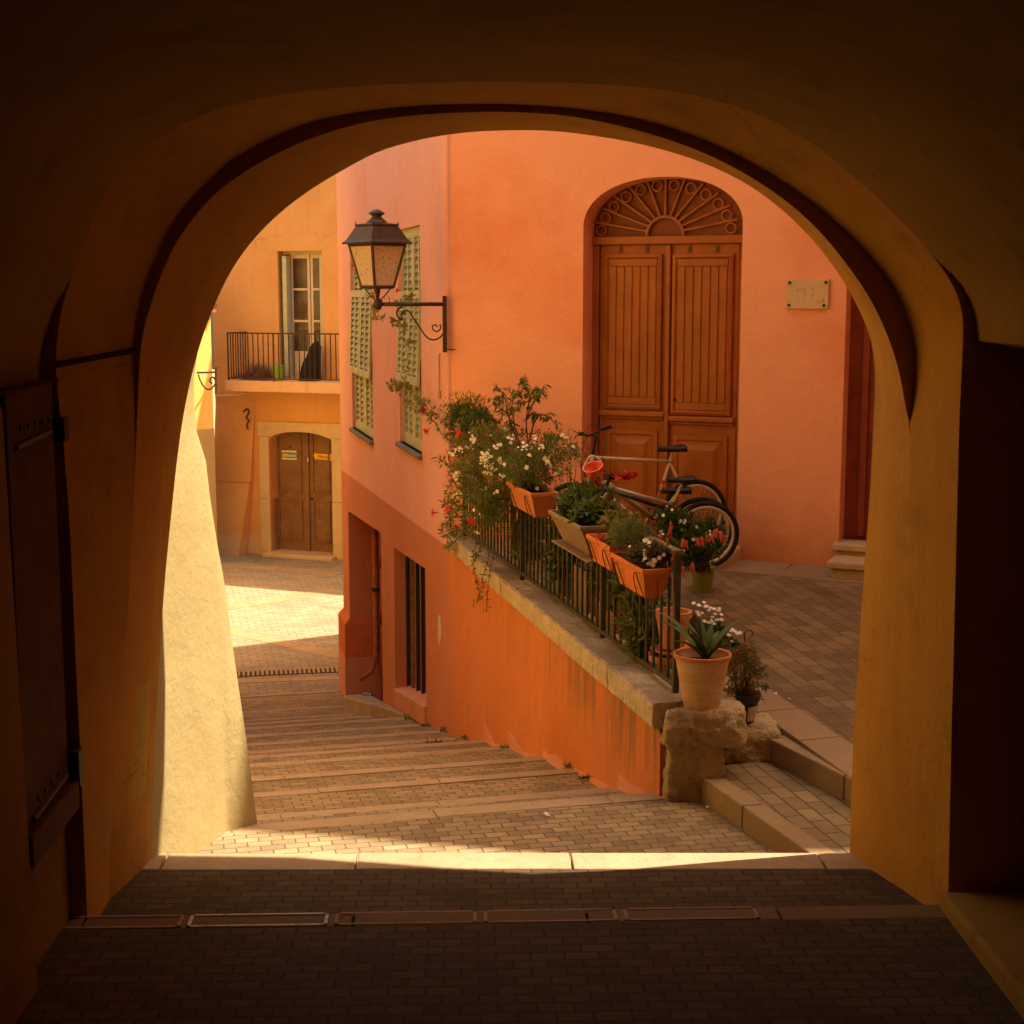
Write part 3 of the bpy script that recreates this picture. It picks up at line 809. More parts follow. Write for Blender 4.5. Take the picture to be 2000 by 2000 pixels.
# plinth of the far pier, painted salmon at the bottom
zp1, zp2 = onY(672, 1197, 24.9).z, onY(672, 1273, 24.9).z
m = MB(); m.hexa([FW.W(dR[1]-.03, zp2, -.5), FW.W(S_E+.06, zp2, -.5), FW.W(S_E+.06, zp2, .09), FW.W(dR[1]-.03, zp2, .09), FW.W(dR[1]-.03, zp1-.1, -.5), FW.W(S_E+.06, zp1-.1, -.5), FW.W(S_E+.06, zp1-.1, .09), FW.W(dR[1]-.03, zp1-.1, .09)])
m.hexa([FW.W(dR[1]-.03, zp1-.1, -.5), FW.W(S_E+.06, zp1-.1, -.5), FW.W(S_E+.06, zp1-.1, .09), FW.W(dR[1]-.03, zp1-.1, .09), FW.W(dR[1]-.01, zp1, -.5), FW.W(S_E+.01, zp1, -.5), FW.W(S_E+.01, zp1, .01), FW.W(dR[1]-.01, zp1, .01)])
m.build("plinth", M['dado'], ph)
m = MB(); m.fbox(FW, dR[1]-.035, S_E+.065, -7.0, zp2, -.5, .095); m.build("plinth_base", M['salmon'], ph)
# recessed door and its drainpipe
M['reddoor'] = plain("brick_red_paint", rgb(.33, .07, .025), .55, .35, 0, .2, 5, .2, dirt=rgb(.2, .05, .03))
dr = MB(); dr.fbox(FW, dR[0]-.1, dR[1]+.1, -6.3, dz0, -.54, -.46); dr.build("recessed_door", M['reddoor'], ph, bevel=.01)
m = MB()
for k in range(3): m.fbox(FW, dR[0]+.12, dR[1]-.12, -6.1+k*.95, -5.35+k*.95, -.47, -.43)
m.build("door_panels", M['reddoor'], ph, bevel=.015)
pp = empty("drainpipe", FW.W(dR[1]-.35, -6.3, -.32), label="thin rusty drainpipe running down inside the recess of the brick red doorway", cat="pipe")
m = MB(); a_ = dR[1]-.42
m.tube([FW.W(a_, dz0, -.38), FW.W(a_, -5.9, -.38), FW.W(a_-.02, -6.15, -.3), FW.W(a_+.05, -6.3, -.12)], .045, 10)
m.build("pipe", plain("rusty_pink_pipe", rgb(.5, .17, .08), .6, .3, 0, .25, 9, .2, dirt=rgb(.25, .12, .06)), pp, smooth=True)
m = MB()
for z in (-3.6, -4.8):
    m = MB(); m.fbox(FW, a_-.07, a_+.07, z, z+.05, -.46, -.32); m.build("bracket", M['iron'], pp)
# barred window
wb = empty("window_grille", FW.W((gR[0]+gR[1])/2, gb0, -.15), label="tall barred window opening in the brick red wall beside the stairs", cat="grille")
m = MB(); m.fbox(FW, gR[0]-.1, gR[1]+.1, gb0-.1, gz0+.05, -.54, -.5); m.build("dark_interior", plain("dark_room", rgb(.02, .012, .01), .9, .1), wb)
bar_mats = [M['iron'], plain("lit_bar", rgb(.42, .19, .09), .7, .3, .1, .3, 12, .4, dirt=rgb(.1, .05, .03))]  # second one is lighter: light on two of the bars put into colour
for k in range(7):
    a_ = gR[0]+.06+(gR[1]-gR[0]-.12)*k/6.0; m = MB(); zb_ = gb0+(gb1-gb0)*k/6
    m.fbox(FW, a_-.022, a_+.022, zb_-.02, gz0+.02, -.20, -.15); m.build("bar", bar_mats[1] if k in (1, 5) else bar_mats[0], wb)
m = MB(); m.hexa([FW.W(gR[0], gb0-.25, -.5), FW.W(gR[1], gb1-.25, -.5), FW.W(gR[1], gb1-.25, .03), FW.W(gR[0], gb0-.25, .03), FW.W(gR[0], gb0+.1, -.5), FW.W(gR[1], gb1+.1, -.5), FW.W(gR[1], gb1, .03), FW.W(gR[0], gb0, .03)])
m.build("sill", M['salmon'], wb, bevel=.012)
# stone step in front of the door
st = MB(); q0 = LW(795, 1398)[0]; q1 = LW(722, 1350)[0]
zs0 = LW(795, 1398)[1]; zs1 = -6.02
st.hexa([FW.W(q0, -7, .0), FW.W(q1, -7, .0), FW.W(q1, -7, .42), FW.W(q0+.9, -7, .10), FW.W(q0, zs0+.02, .0), FW.W(q1, zs1, .0), FW.W(q1, zs1, .42), FW.W(q0+.9, zs0-.06, .30)])
st.build("door_step", M['coping'], None, bevel=.03, label="worn stone doorstep jutting into the stairs below the barred window", cat="step")
# crushed blue can on the step
can = empty("crushed_can", FW.W(q1-.25, zs1+.035, .06), label="crushed blue drinks can lying on the doorstep of the brick red doorway", cat="can")
m = MB(); rm = Matrix.Rotation(math.pi/2, 3, 'Y') @ Matrix.Rotation(.5, 3, 'X')
m.lathe([(.0, -.075), (.035, -.075), (.042, -.06), (.036, -.02), (.045, .01), (.038, .045), (.042, .06), (.033, .075), (0, .075)], FW.W(q1-.25, zs1+.04, .06), 14, rm)
m.build("can_body", plain("blue_tin", rgb(.10, .16, .42), .35, .5, .5, .3, 20, .5, dirt=rgb(.6, .6, .6)), can, smooth=True)

# ---- louvred shutters
M['shutter'] = plain("pale_green_paint", rgb(.47, .50, .30), .6, .3, 0, .12, 5, .2, dirt=rgb(.36, .34, .2))
M['shutter2'] = plain("pale_green_slat_paint", rgb(.36, .37, .23), .65, .3, 0, .15, 5, .2)
M['iron2'] = M['iron']
def louvre_leaf(root, a0, a1, z0, z1, d, rows_split, tilt=0.0, name="shutter_leaf"):
    """framed leaf with two columns of slats; a open lower flap hangs out a little"""
    w = a1-a0; fr = w*.13
    m = MB()
    m.fbox(FW, a0, a0+fr, z0, z1, d, d+.045); m.fbox(FW, a1-fr, a1, z0, z1, d, d+.045); m.fbox(FW, (a0+a1)/2-fr*.35, (a0+a1)/2+fr*.35, z0+.05, z1-.05, d+.002, d+.042)
    for z, h in [(z0, .14), (z1-.12, .12)]+[(z0+(z1-z0)*r-.06, .12) for r in rows_split]:
        m.fbox(FW, a0+fr, a1-fr, z, z+h, d+.001, d+.044)
    lf = m.build(name, M['shutter'], root, bevel=.004)
    m = MB(); n = int((z1-z0)/.092)
    m.fbox(FW, a0+.01, a1-.01, z0+.01, z1-.01, d-.012, d-.004)
    for k in range(n):
        z = z0+.05+k*(z1-z0-.1)/n
        m.hexa([FW.W(a0+fr, z, d+.0), FW.W(a1-fr, z, d+.0), FW.W(a1-fr, z-.012, d+.0), FW.W(a0+fr, z-.012, d+.0)][:0] or
               [FW.W(a0+fr, z-.03, d+.036), FW.W(a1-fr, z-.03, d+.036), FW.W(a1-fr, z+.03, d+.002), FW.W(a0+fr, z+.03, d+.002),
                FW.W(a0+fr, z-.018, d+.040), FW.W(a1-fr, z-.018, d+.040), FW.W(a1-fr, z+.042, d+.006), FW.W(a0+fr, z+.042, d+.006)])
    m.build("louvres", M['shutter2'], lf)
    return lf
def shutter_window(r, lab):
    a0, a1, z0, z1 = r; rt = empty("shuttered_window", FW.W((a0+a1)/2, z0, 0), label=lab, cat="shutters")
    mid = (a0+a1)/2
    louvre_leaf(rt, a0, mid-.004, z0, z1, -.09, (.45,)); louvre_leaf(rt, mid+.004, a1, z0, z1, -.09, (.45,))
    # tilted-out lower flaps, hinged at their top edge
    H = (z1-z0)
    for (p0, p1) in ((a0+.03, mid-.02), (mid+.02, a1-.03)):
        zt_, zb_ = z0+H*.72, z0+H*.30
        hub = FW.W(0, zt_, -.03); mm = Matrix.Rotation(0, 3, 'X')
        m = MB(); w = p1-p0; fr = w*.12; out = .05
        def D(z): return -.035+(zt_-z)/(zt_-zb_)*out
        def bx(aa, bb, za, zb):
            m.hexa([FW.W(aa, za, D(za)), FW.W(bb, za, D(za)), FW.W(bb, za, D(za)+.035), FW.W(aa, za, D(za)+.035), FW.W(aa, zb, D(zb)), FW.W(bb, zb, D(zb)), FW.W(bb, zb, D(zb)+.035), FW.W(aa, zb, D(zb)+.035)])
        bx(p0, p0+fr, zb_, zt_); bx(p1-fr, p1, zb_, zt_); bx((p0+p1)/2-fr*.4, (p0+p1)/2+fr*.4, zb_, zt_); bx(p0+fr, p1-fr, zb_, zb_+.1); bx(p0+fr, p1-fr, zt_-.1, zt_)
        fl = m.build("hinged_flap", M['shutter'], rt, bevel=.004)
        m = MB(); n = int((zt_-zb_)/.092)
        for k in range(n):
            z = zb_+.06+k*(zt_-zb_-.12)/n; d0 = D(z)
            m.hexa([FW.W(p0+fr, z-.03, d0+.030), FW.W(p1-fr, z-.03, d0+.030), FW.W(p1-fr, z+.03, d0-.004), FW.W(p0+fr, z+.03, d0-.004),
                    FW.W(p0+fr, z-.018, d0+.034), FW.W(p1-fr, z-.018, d0+.034), FW.W(p1-fr, z+.042, d0), FW.W(p0+fr, z+.042, d0)])
        m.build("louvres", M['shutter2'], fl)
    m = MB(); m.fbox(FW, a0-.04, a1+.04, z0-.055, z0, -.3, .06); m.build("sill", M['slate'], rt, bevel=.01)
M['slate'] = plain("slate_sill", rgb(.22, .19, .17), .8, .2, 0, .2, 7, .3)
shutter_window(wR, "pale green louvred shutters on the pink wall directly behind and right of the street lantern")
shutter_window(wL, "pale green louvred shutters on the pink wall nearest its far left corner")

# ------------------------------------------------------------------ retaining wall with coping
rw = empty("retaining_wall", FW.W(3, -3.1, 0), label="brick red retaining wall with a pale stone coping rising beside the stairs", cat="wall")
m = MB()
zcb = -2.665
lo = [(-.0, -3.4), (2.5, -4.2), (5, -4.8), (S_C, -5.4)]
pts = [(p[0], p[1]) for p in lo]+[(S_C, zcb), (0, zcb)]
wall_panel(m, FW, pts, [], depth=.36, front=.0); m.build("plaster_face", M['retain'], rw)
rnd = random.Random(5)
cuts = [-.02, .98, 2.05, 3.35, 4.3, 5.35, 6.2, S_C-.06]
for k in range(len(cuts)-1):
    a0, a1 = cuts[k]+.005, cuts[k+1]-.005
    m = MB(); dz = rnd.uniform(-.006, .006); dd = rnd.uniform(-.006, .008); N = 10
    for j in range(N):
        x0, x1 = a0+(a1-a0)*j/N, a0+(a1-a0)*(j+1)/N
        A = [FW.W(x0, zcb+.002, .045+dd), FW.W(x0, -2.50+dz-.012, .05+dd), FW.W(x0, -2.498+dz, .036+dd), FW.W(x0, -2.50+dz, -.30), FW.W(x0, zcb, -.30)]
        B = [FW.W(x1, zcb+.002, .045+dd), FW.W(x1, -2.50+dz-.012, .05+dd), FW.W(x1, -2.498+dz, .036+dd), FW.W(x1, -2.50+dz, -.30), FW.W(x1, zcb, -.30)]
        m.sheet(A, B); m.quad(A[4], A[0], B[0], B[4])
        if j == 0: m.add(A, [(0, 1, 2, 3, 4)])
        if j == N-1: m.add(B, [(4, 3, 2, 1, 0)])
    o = m.build("coping_stone", M['coping'], rw, merge=True)
    bm = bmesh.new(); bm.from_mesh(o.data)
    bmesh.ops.subdivide_edges(bm, edges=bm.edges, cuts=4, use_grid_fill=True)
    for v in bm.verts:
        q = v.co+rw.location; f = noise.noise(q*5)*.020+noise.noise(q*15)*.016+abs(noise.noise(q*38))*-.012
        v.co += FW.n*f*.8+V3((0, 0, f*.4))
    bm.normal_update()
    for f in bm.faces: f.smooth = True
    for e in bm.edges:
        if len(e.link_faces) == 2 and e.calc_face_angle(0) > .45: e.smooth = False
    bm.to_mesh(o.data); bm.free()
# salmon repair wedges along the steps
for i in range(0, 5):
    Ya, za = ST[i]; Yb, zb = ST[i+1] if i else (9.81, -3.34)
    sa = (wall_at(Ya)-WA).dot(WD); sb = (wall_at(Yb)-WA).dot(WD)
    if i == 0: sa, za = .1, -3.12
    m = MB(); a_, b_ = sa+.12, sb-.05
    w1, w2 = rnd.uniform(.02, .20), rnd.uniform(-.06, .05)
    P_ = [FW.W(a_, za-.12, .001), FW.W(b_, zb-.05, .001), FW.W(b_, zb+w1, .001), FW.W(b_-.18, zb+w1*.8+.03, .001), FW.W((a_+b_)/2, (za+zb)/2+w2+.02, .001), FW.W(a_+.16, za-.05+w2*.4, .001), FW.W(a_+.05, za-.06, .001)]
    m.prism(P_, FW.n*.012); m.build("repair_patch", M['salmon'], rw)
# rubbed white scar on the pink house wall
def blob_patch(fr, u, v, w, h, mat, name, parent, d=.004, seed=1):
    a, z = fr.L(u, v); rnd = random.Random(seed); pts = []
    for k in range(22):
        t = 2*math.pi*k/22; r = .7+.45*rnd.random(); pts.append(fr.W(a+math.cos(t)*w*r/2, z+math.sin(t)*h*r/2, .0005))
    m = MB(); m.prism(pts, fr.n*d); return m.build(name, mat, parent)
blob_patch(FW, 859, 1228, .22, .36, stone("bare_plaster", rgb(.72, .62, .5), rgb(.6, .5, .4), rgb(.4, .25, .15), .5, 14), "plaster_scar", ph, seed=3)
# rough stone pier at the near end
pr = empty("stone_pier", (1.5, 9.15, -3.1), label="rough weathered stone pier ending the brick red wall, under the big pot", cat="pier")
def rough_block(name, c, size, seed, amp, parent, mat, rnd_=.3, sub=5, rot=0, smooth=True):
    bm = bmesh.new(); bmesh.ops.create_cube(bm, size=2)
    bmesh.ops.subdivide_edges(bm, edges=bm.edges, cuts=22, use_grid_fill=True)
    off = V3((seed*3.7, seed*1.3, seed*2.1)); R_ = Matrix.Rotation(rot, 3, 'Z')
    for v in bm.verts:
        p = v.co.copy(); e = 1.0/max(rnd_*10, 1)
        n4 = (abs(p.x)**9+abs(p.y)**9+abs(p.z)**9)**(1/9); q = p/n4
        q = p.lerp(q*1.0, min(1, rnd_*2.5))
        q = V3((q.x*size[0]/2, q.y*size[1]/2, q.z*size[2]/2))
        f = noise.noise((q+off)*5)*amp+abs(noise.noise((q+off)*12))*amp*.7-noise.noise((q+off)*31)*amp*.3
        q += p.normalized()*f
        v.co = R_ @ q + V3(c)
    m = MB(); m.v = [v.co.copy() for v in bm.verts]; bm.verts.index_update(); m.f = [[v.index for v in f.verts] for f in bm.faces]; bm.free()
    return m.build(name, mat, parent, smooth=smooth)
rough_block("pier_body", (1.45, 9.03, -2.95), (.34, .38, .74), 2, .04, pr, M['rubble'])
rough_block("cap_boulder", (1.51, 9.06, -2.64), (.50, .50, .23), 7, .045, pr, M['rubble'])
rough_block("rubble_ledge", (1.83, 9.34, -2.92), (.42, .40, .34), 11, .045, pr, M['rubble'])
m = MB(); zl = zt(9.3)

# ------------------------------------------------------------------ orange house
FO = Frame((-.121, 15.76), (3.49, 14.03))
oh = empty("orange_house", (2.5, 14.7, -2.6), label="orange plastered house with an arched double door behind the terrace", cat="house")
def LO(u, v): return FO.L(u, v)
aL, aR = LO(1137, 800)[0], LO(1443, 800)[0]; zsp = LO(1290, 442)[1]; zto = LO(1300, 345)[1]
am = (aL+aR)/2; hw = (aR-aL)/2; rise = zto-zsp
def arch_pts(am, hw, zsp, rise, zb, n=40, ex=2.15):
    P = [(am-hw, zb), (am+hw, zb)]
    for k in range(n+1):
        t = math.pi*k/n; c_, s_ = math.cos(t), math.sin(t)
        P.append((am+hw*math.copysign(abs(c_)**(2/ex), c_), zsp+rise*abs(s_)**(2/ex)))
    return P
hole1 = arch_pts(am, hw, zsp, rise, -2.9)
bL = LO(1646, 800)[0]
outer = [(-.02, -3.2), (am-hw, -3.2)]+[(p[0], p[1]) for p in hole1[1:][::-1]][0:0]
m = MB()
# outline that takes in both openings from below
up = [hole1[0]]+[hole1[i] for i in range(len(hole1)-1, 0, -1)]      # left foot, arch over to right foot
outer = [(-.02, -3.2), (am-hw, -3.2)]+[(p[0], max(p[1], -3.2)) for p in up[1:]]+[(am+hw, -3.2), (bL, -3.2), (bL, .8), (bL+1.15, .8), (bL+1.15, -3.2), (9.5, -3.2), (9.5, 9), (-.02, 9)]
wall_panel(m, FO, outer, [], depth=.32)
m.build("front_wall", M['orange'], oh)
m = MB()
ft = [FO.W(0.0, 0, -.33), FO.W(9.5, 0, -.33), FO.W(9.5, 0, -4), FO.W(.6, 0, -4)]
m.prism([V3((p.x, p.y, -3.2)) for p in ft], (0, 0, 12.1)); m.build("rear_walls", M['housewall'], oh)
# second door with its stone steps
m = MB(); m.fbox(FO, bL-.05, bL+1.2, -2.35, .85, -.30, -.24); d2 = m.build("side_door", M['reddoor'], oh, bevel=.01, label="dark red door half hidden by the right pier")
m = MB(); m.fbox(FO, bL+.13, bL+.20, -2.3, .8, -.245, -.20); m.fbox(FO, bL+.30, bL+1.0, -2.1, -.2, -.245, -.215); m.build("door_moulding", M['reddoor'], d2, bevel=.01)
zs_b = LO(1690, 1050)[1]
def bullnose(name, a0, a1, z0, z1, d0, d1, lab):
    m = MB(); h = z1-z0
    m.fbox(FO, a0, a1, z0, z1-.07, d0, d1-.04); m.fbox(FO, a0-.04, a1, z1-.07, z1, d0, d1)
    return m.build(name, M['limestone'], None, bevel=.018, seg=3, label=lab, cat="step")
bullnose("door_step", bL-.0, bL+1.4, -2.55, -2.33, -.2, .14, "upper rounded stone step below the half hidden dark red door")
bullnose("door_step", bL+.03, bL+1.4, -2.75, -2.44, .0, .50, "lower broad stone step in front of the half hidden dark red door")
# border slabs along that wall
m = MB()
x = .2
rnd = random.Random(8)
while x < 8:
    l = rnd.uniform(.45, .8)
    for (d0, d1) in ((.01, .28), (.28, .58)):
        q = [FO.W(x, 0, d0), FO.W(x+l, 0, d0), FO.W(x+l+.05*(d1 > .3), 0, d1), FO.W(x, 0, d1)]
        slab_quad(m, [(p.x, p.y) for p in q], lift=.004)
    x += l
structure(m, "terrace_slabs", M['slab'], bevel=.006)

# ------------------------------------------------------------------ amber house at the far end of the square
pA, pB = onZ(450, 1078, -6.85), onZ(662, 1092, -6.85)
FA = Frame((pA.x, pA.y), (pB.x, pB.y))
ah = empty("amber_house", (pA+pB)/2, label="amber house with a small balcony above a stone framed double door across the square", cat="house")
def LA(u, v): return FA.L(u, v)
aw0 = LA(420, 760)[0]
fd = [LA(527, 900)[0], LA(649, 900)[0]]     # far door opening
bdo = [LA(544, 600)[0], LA(630, 600)[0]]; bz1 = LA(590, 490)[1]; bz0 = LA(590, 737)[1]
dz_top = LA(590, 848)[1]; dz_side = LA(527, 851)[1]
dm = sum(fd)/2; dh = (fd[1]-fd[0])/2
doorp = [(fd[0], -7.0), (fd[1], -7.0)]
archd = [(dm+dh*math.cos(math.pi*k/16), dz_side-.12+(dz_top-dz_side+.18)*math.sin(math.pi*k/16)) for k in range(17)]
m = MB()
outer = [(aw0, -7.1), (fd[0], -7.1)]+[(p[0], p[1]) for p in archd[::-1]]+[(fd[1], -7.1), (12, -7.1), (12, 5), (aw0, 5)]
wall_panel(m, FA, outer, [rect(bdo[0], bdo[1], bz0, bz1)], depth=.5)
m.build("front_wall", M['farorange'], ah)
m = MB(); q = [FA.W(aw0, 0, -.51), FA.W(12, 0, -.51), FA.W(12, 0, -7), FA.W(aw0, 0, -7)]
m.prism([V3((p.x, p.y, -7.1)) for p in q], (0, 0, 12)); m.build("rear_walls", M['farorange'], ah)
# battered base left of the door
m = MB(); zc = LA(450, 940)[1]; a0_, a1_ = aw0-.02, LA(497, 1000)[0]
m.hexa([FA.W(a0_-.25, -7, .0), FA.W(a1_-.25, -7, .0), FA.W(a1_-.25, -7, .55), FA.W(a0_-.25, -7, .55), FA.W(a0_, zc, .0), FA.W(a1_, zc, .0), FA.W(a1_, zc, .22), FA.W(a0_, zc, .22)])
m.hexa([FA.W(a0_, zc+.01, .0), FA.W(a1_, zc+.01, .0), FA.W(a1_, zc+.01, .20), FA.W(a0_, zc+.01, .20), FA.W(a0_+.02, 2+zc, .0), FA.W(a1_+.1, 2+zc, .0), FA.W(a1_+.1, 2+zc, .01), FA.W(a0_+.02, 2+zc, .01)])
m.build("battered_base", M['farorange'], ah, bevel=.03)
# off-view house on the right whose shadow falls over terrace and stairs
rh = empty("terrace_house", (7, 10.5, -2.6), label="plain plastered house closing the terrace on its right, beyond the right pier", cat="house")
m = MB(); ft = [V3((5.4, 9.82, 0)), V3((9.0, 8.77, 0)), V3((14, 8.77, 0)), V3((14, 13.0, 0)), V3((5.4, 13.2, 0))]
m.prism([V3((p.x, p.y, -3.2)) for p in ft], (0, 0, 13.2)); m.build("walls", M['housewall'], rh)
m = MB(); m.prism([V3((p.x+(.0 if p.x > 6 else -.06), p.y-.02, 10.0)) for p in ft], (0, 0, .16)); m.build("roof", M['tile'], rh)
ch_ = empty("corner_house", (5, 39, -6.85), label="plain plastered house on the right side of the square, hidden behind the pink house", cat="house")
m = MB(); ft = [V3((.4, 36.85, 0)), V3((4.34, 35.05, 0)), V3((12, 35.05, 0)), V3((12, 50, 0)), V3((7, 50, 0)), V3((7, 41, 0)), V3((.4, 38.3, 0))]
m.prism([V3((p.x, p.y, -7.1)) for p in ft], (0, 0, 13.2)); m.build("walls", M['housewall'], ch_)
# ------------------------------------------------------------------ arched double door of the orange house
FD = FO.off(-.30)
M['door'] = plain("chestnut_door_paint", rgb(.41, .118, .018), .5, .35, 0, .14, 3, .3, dirt=rgb(.28, .075, .012))
M['doorb'] = plain("chestnut_door_iron", rgb(.42, .15, .04), .5, .4, 0, .15, 8, .2)
def D(u, v): return FD.L(u, v)
ad = empty("arched_door", FO.W(am, -2.6, -.3), label="tall chestnut double door with a radiating fanlight, set in the arched recess of the orange wall", cat="door")
x0, x1 = aL-.05, aR+.02; zt1, zt0 = D(1300, 461)[1], D(1300, 477)[1]; zb = -2.72
xm = D(1306, 640)[0]
m = MB(); m.fbox(FD, x0, x1, zt1-.02, zto+.05, -.06, -.02); fl = m.build("fanlight", plain("fanlight_backing", rgb(.22, .06, .012), .6, .3), ad, label="half round fanlight with iron rays and rings")
m = MB(); m.fbox(FD, x0, x1, zt0, zt1, -.05, .055); m.build("transom", M['door'], ad, bevel=.012)
cx = xm; hwf = (D(1441, 461)[0]-D(1163, 461)[0])/2; cxf = (D(1441, 461)[0]+D(1163, 461)[0])/2; rs = D(1300, 352)[1]-zt1
rin = D(1335, 461)[0]-cxf
for k in range(11):
    t = math.pi*(k+1)/12; c_, s_ = math.cos(t), math.sin(t)
    m = MB(); m.tube([FD.W(cxf+rin*c_, zt1+rin*s_, .005), FD.W(cxf+hwf*1.03*c_, zt1+(rs*1.05)*s_, .005)], .013, 6); m.build("ray", M['doorb'], fl)
for k in range(12):
    t = math.pi*(k+.5)/12; c_, s_ = math.cos(t), math.sin(t)
    m = MB(); m.ring(FD.W(cxf+(hwf-.062)*c_, zt1+(rs-.050)*s_, .008), .050, .009, FD.n, 20, 6); m.build("ring", M['doorb'], fl)
m = MB(); m.tube([FD.W(cxf+rin*math.cos(math.pi*k/16), zt1+rin*math.sin(math.pi*k/16), .005) for k in range(17)], .018, 6); m.build("hub_arc", M['doorb'], fl)
def pyramid(m, a0, a1, z0, z1, d0, steps):
    """nested raised borders: list of (inset, height)"""
    for ins0, h0, ins1, h1 in steps:
        A = [FD.W(a0+ins0, z0+ins0, d0+h0), FD.W(a1-ins0, z0+ins0, d0+h0), FD.W(a1-ins0, z1-ins0, d0+h0), FD.W(a0+ins0, z1-ins0, d0+h0)]
        B = [FD.W(a0+ins1, z0+ins1, d0+h1), FD.W(a1-ins1, z0+ins1, d0+h1), FD.W(a1-ins1, z1-ins1, d0+h1), FD.W(a0+ins1, z1-ins1, d0+h1)]
        for i in range(4): m.quad(A[i], A[(i+1) % 4], B[(i+1) % 4], B[i])
    m.add(B, [(0, 1, 2, 3)])
def door_leaf(ua, ub, pu0, pu1, pv0, pv1, lu0, lu1, lv):
    a0, a1 = D(ua, 640)[0], D(ub, 640)[0]
    m = MB(); m.fbox(FD, a0, a1, zb, zt0-.004, -.05, 0); lf = m.build("door_leaf", M['door'], ad, bevel=.004)
    p0, p1 = D(pu0, 640)[0], D(pu1, 640)[0]; zt_, zb_ = D(1300, pv0)[1], D(1300, pv1)[1]
    m = MB(); pyramid(m, p0, p1, zb_, zt_, 0.001, [(0, 0, 0, .035), (0, .035, .028, .045), (.028, .045, .05, .022)])
    w = (p1-p0-.10); n = 6
    for k in range(n):       # tongue-and-groove boards
        b0 = p0+.05+w*k/n; b1 = p0+.05+w*(k+1)/n
        m.hexa([FD.W(b0+.007, zb_+.12, .022), FD.W(b1-.007, zb_+.12, .022), FD.W(b1-.007, zt_-.12, .022), FD.W(b0+.007, zt_-.12, .022),
                FD.W(b0+.012, zb_+.125, .036), FD.W(b1-.012, zb_+.125, .036), FD.W(b1-.012, zt_-.125, .036), FD.W(b0+.012, zt_-.125, .036)])
    m.fbox(FD, p0+.05, p1-.05, zt_-.115, zt_-.05, .021, .037); m.fbox(FD, p0+.05, p1-.05, zb_+.05, zb_+.115, .021, .037)
    m.build("boarded_panel", M['door'], lf)
    zl = D(1300, lv)[1]; m = MB(); m.fbox(FD, a0+.01, a1-.01, zl-.035, zl+.02, 0, .06); m.fbox(FD, a0+.02, a1-.02, zl-.065, zl-.035, 0, .035)
    m.build("ledge", M['door'], lf, bevel=.012)
    zp = zl-.17; q0, q1 = p0+.02, p1-.02
    m = MB(); pyramid(m, q0, q1, zp-.95, zp, .001, [(0, 0, .01, .02), (.01, .02, .05, .02), (.05, .02, .06, .006), (.06, .006, .10, .012), (.10, .012, .15, .035)])
    m.build("raised_panel", M['door'], lf)
    for q in (.27, .73):
        m = MB(); a_ = p0+(p1-p0)*q; zz = zt_+.045
        m.tube([FD.W(a_-.012, zz-.03, .012), FD.W(a_-.005, zz, .02), FD.W(a_-.012, zz+.02, .02), FD.W(a_+.005, zz+.035, .012), FD.W(a_+.012, zz-.025, .012)], .004, 5)
        m.build("shutter_hook", M['iron'], lf)
    return lf
door_leaf(1172, 1304, 1182, 1293, 496, 800, 1169, 1291, 808)
l2 = door_leaf(1308, 1441, 1314, 1431, 497, 808, 1305, 1432, 815)
m = MB(); m.fbox(FD, xm-.022, xm+.022, zb, zt0-.01, .0, .045); m.build("cover_strip", M['door'], ad, bevel=.01)
m = MB(); c_ = FD.W(xm+.075, D(1311, 780)[1], .0); m.lathe([(.0, .04), (.018, .036), (.02, .02), (.01, .0)], c_, 12, FD.n.to_track_quat('Z', 'Y').to_matrix()); m.build("door_knob", M['iron'], l2, smooth=True)
m = MB(); m.fbox(FD, x0, D(1171, 640)[0], zb, zt0, -.05, .03); m.build("door_frame", M['door'], ad, bevel=.006)
m = MB(); m.fbox(FO, aL-.02, aR+.05, -2.75, zt(14.6)+.03, -.4, .02); m.build("threshold", M['limestone'], ad, bevel=.01)

# ---- worn marble plaque
pq = empty("wall_plaque", FO.W(*FO.L(1578, 574), 0), label="small worn marble plaque with four studs on the orange wall between the two doors", cat="plaque")
q0, q1 = FO.L(1536, 603), FO.L(1620, 545)
m = MB(); m.fbox(FO, q0[0], q1[0], q0[1], q1[1], .002, .028)
M['marble'] = stone("worn_marble", rgb(.70, .50, .30), rgb(.64, .44, .26), rgb(.45, .28, .15), vein=.25, scale=9, bump=.3, disp=.004)
m.build("slab", M['marble'], pq, bevel=.004)
for (a_, b_) in ((.08, .12), (.93, .11), (.07, .88), (.90, .88)):
    m = MB(); c_ = FO.W(q0[0]+(q1[0]-q0[0])*a_, q0[1]+(q1[1]-q0[1])*(1-b_), .028)
    m.lathe([(.015, 0), (.014, .006), (.008, .012), (0, .014)], c_, 14, FO.n.to_track_quat('Z', 'Y').to_matrix()); m.build("stud", M['iron'], pq, smooth=True)
m = MB(); W_ = q1[0]-q0[0]; H_ = q1[1]-q0[1]; rnd = random.Random(4)
def mark(xa, ya, xb, yb, w=.0022):
    p, q = FO.W(q0[0]+W_*xa, q0[1]+H_*(1-ya), .0287), FO.W(q0[0]+W_*xb, q0[1]+H_*(1-yb), .0287); s_ = (q-p).cross(FO.n).normalized()*w
    m = MB(); m.quad(p-s_, q-s_, q+s_, p+s_); m.build("letter_stroke", M['letter'], pq)
M['letter'] = plain("faded_letter_brown", rgb(.30, .17, .08), .9, .1)
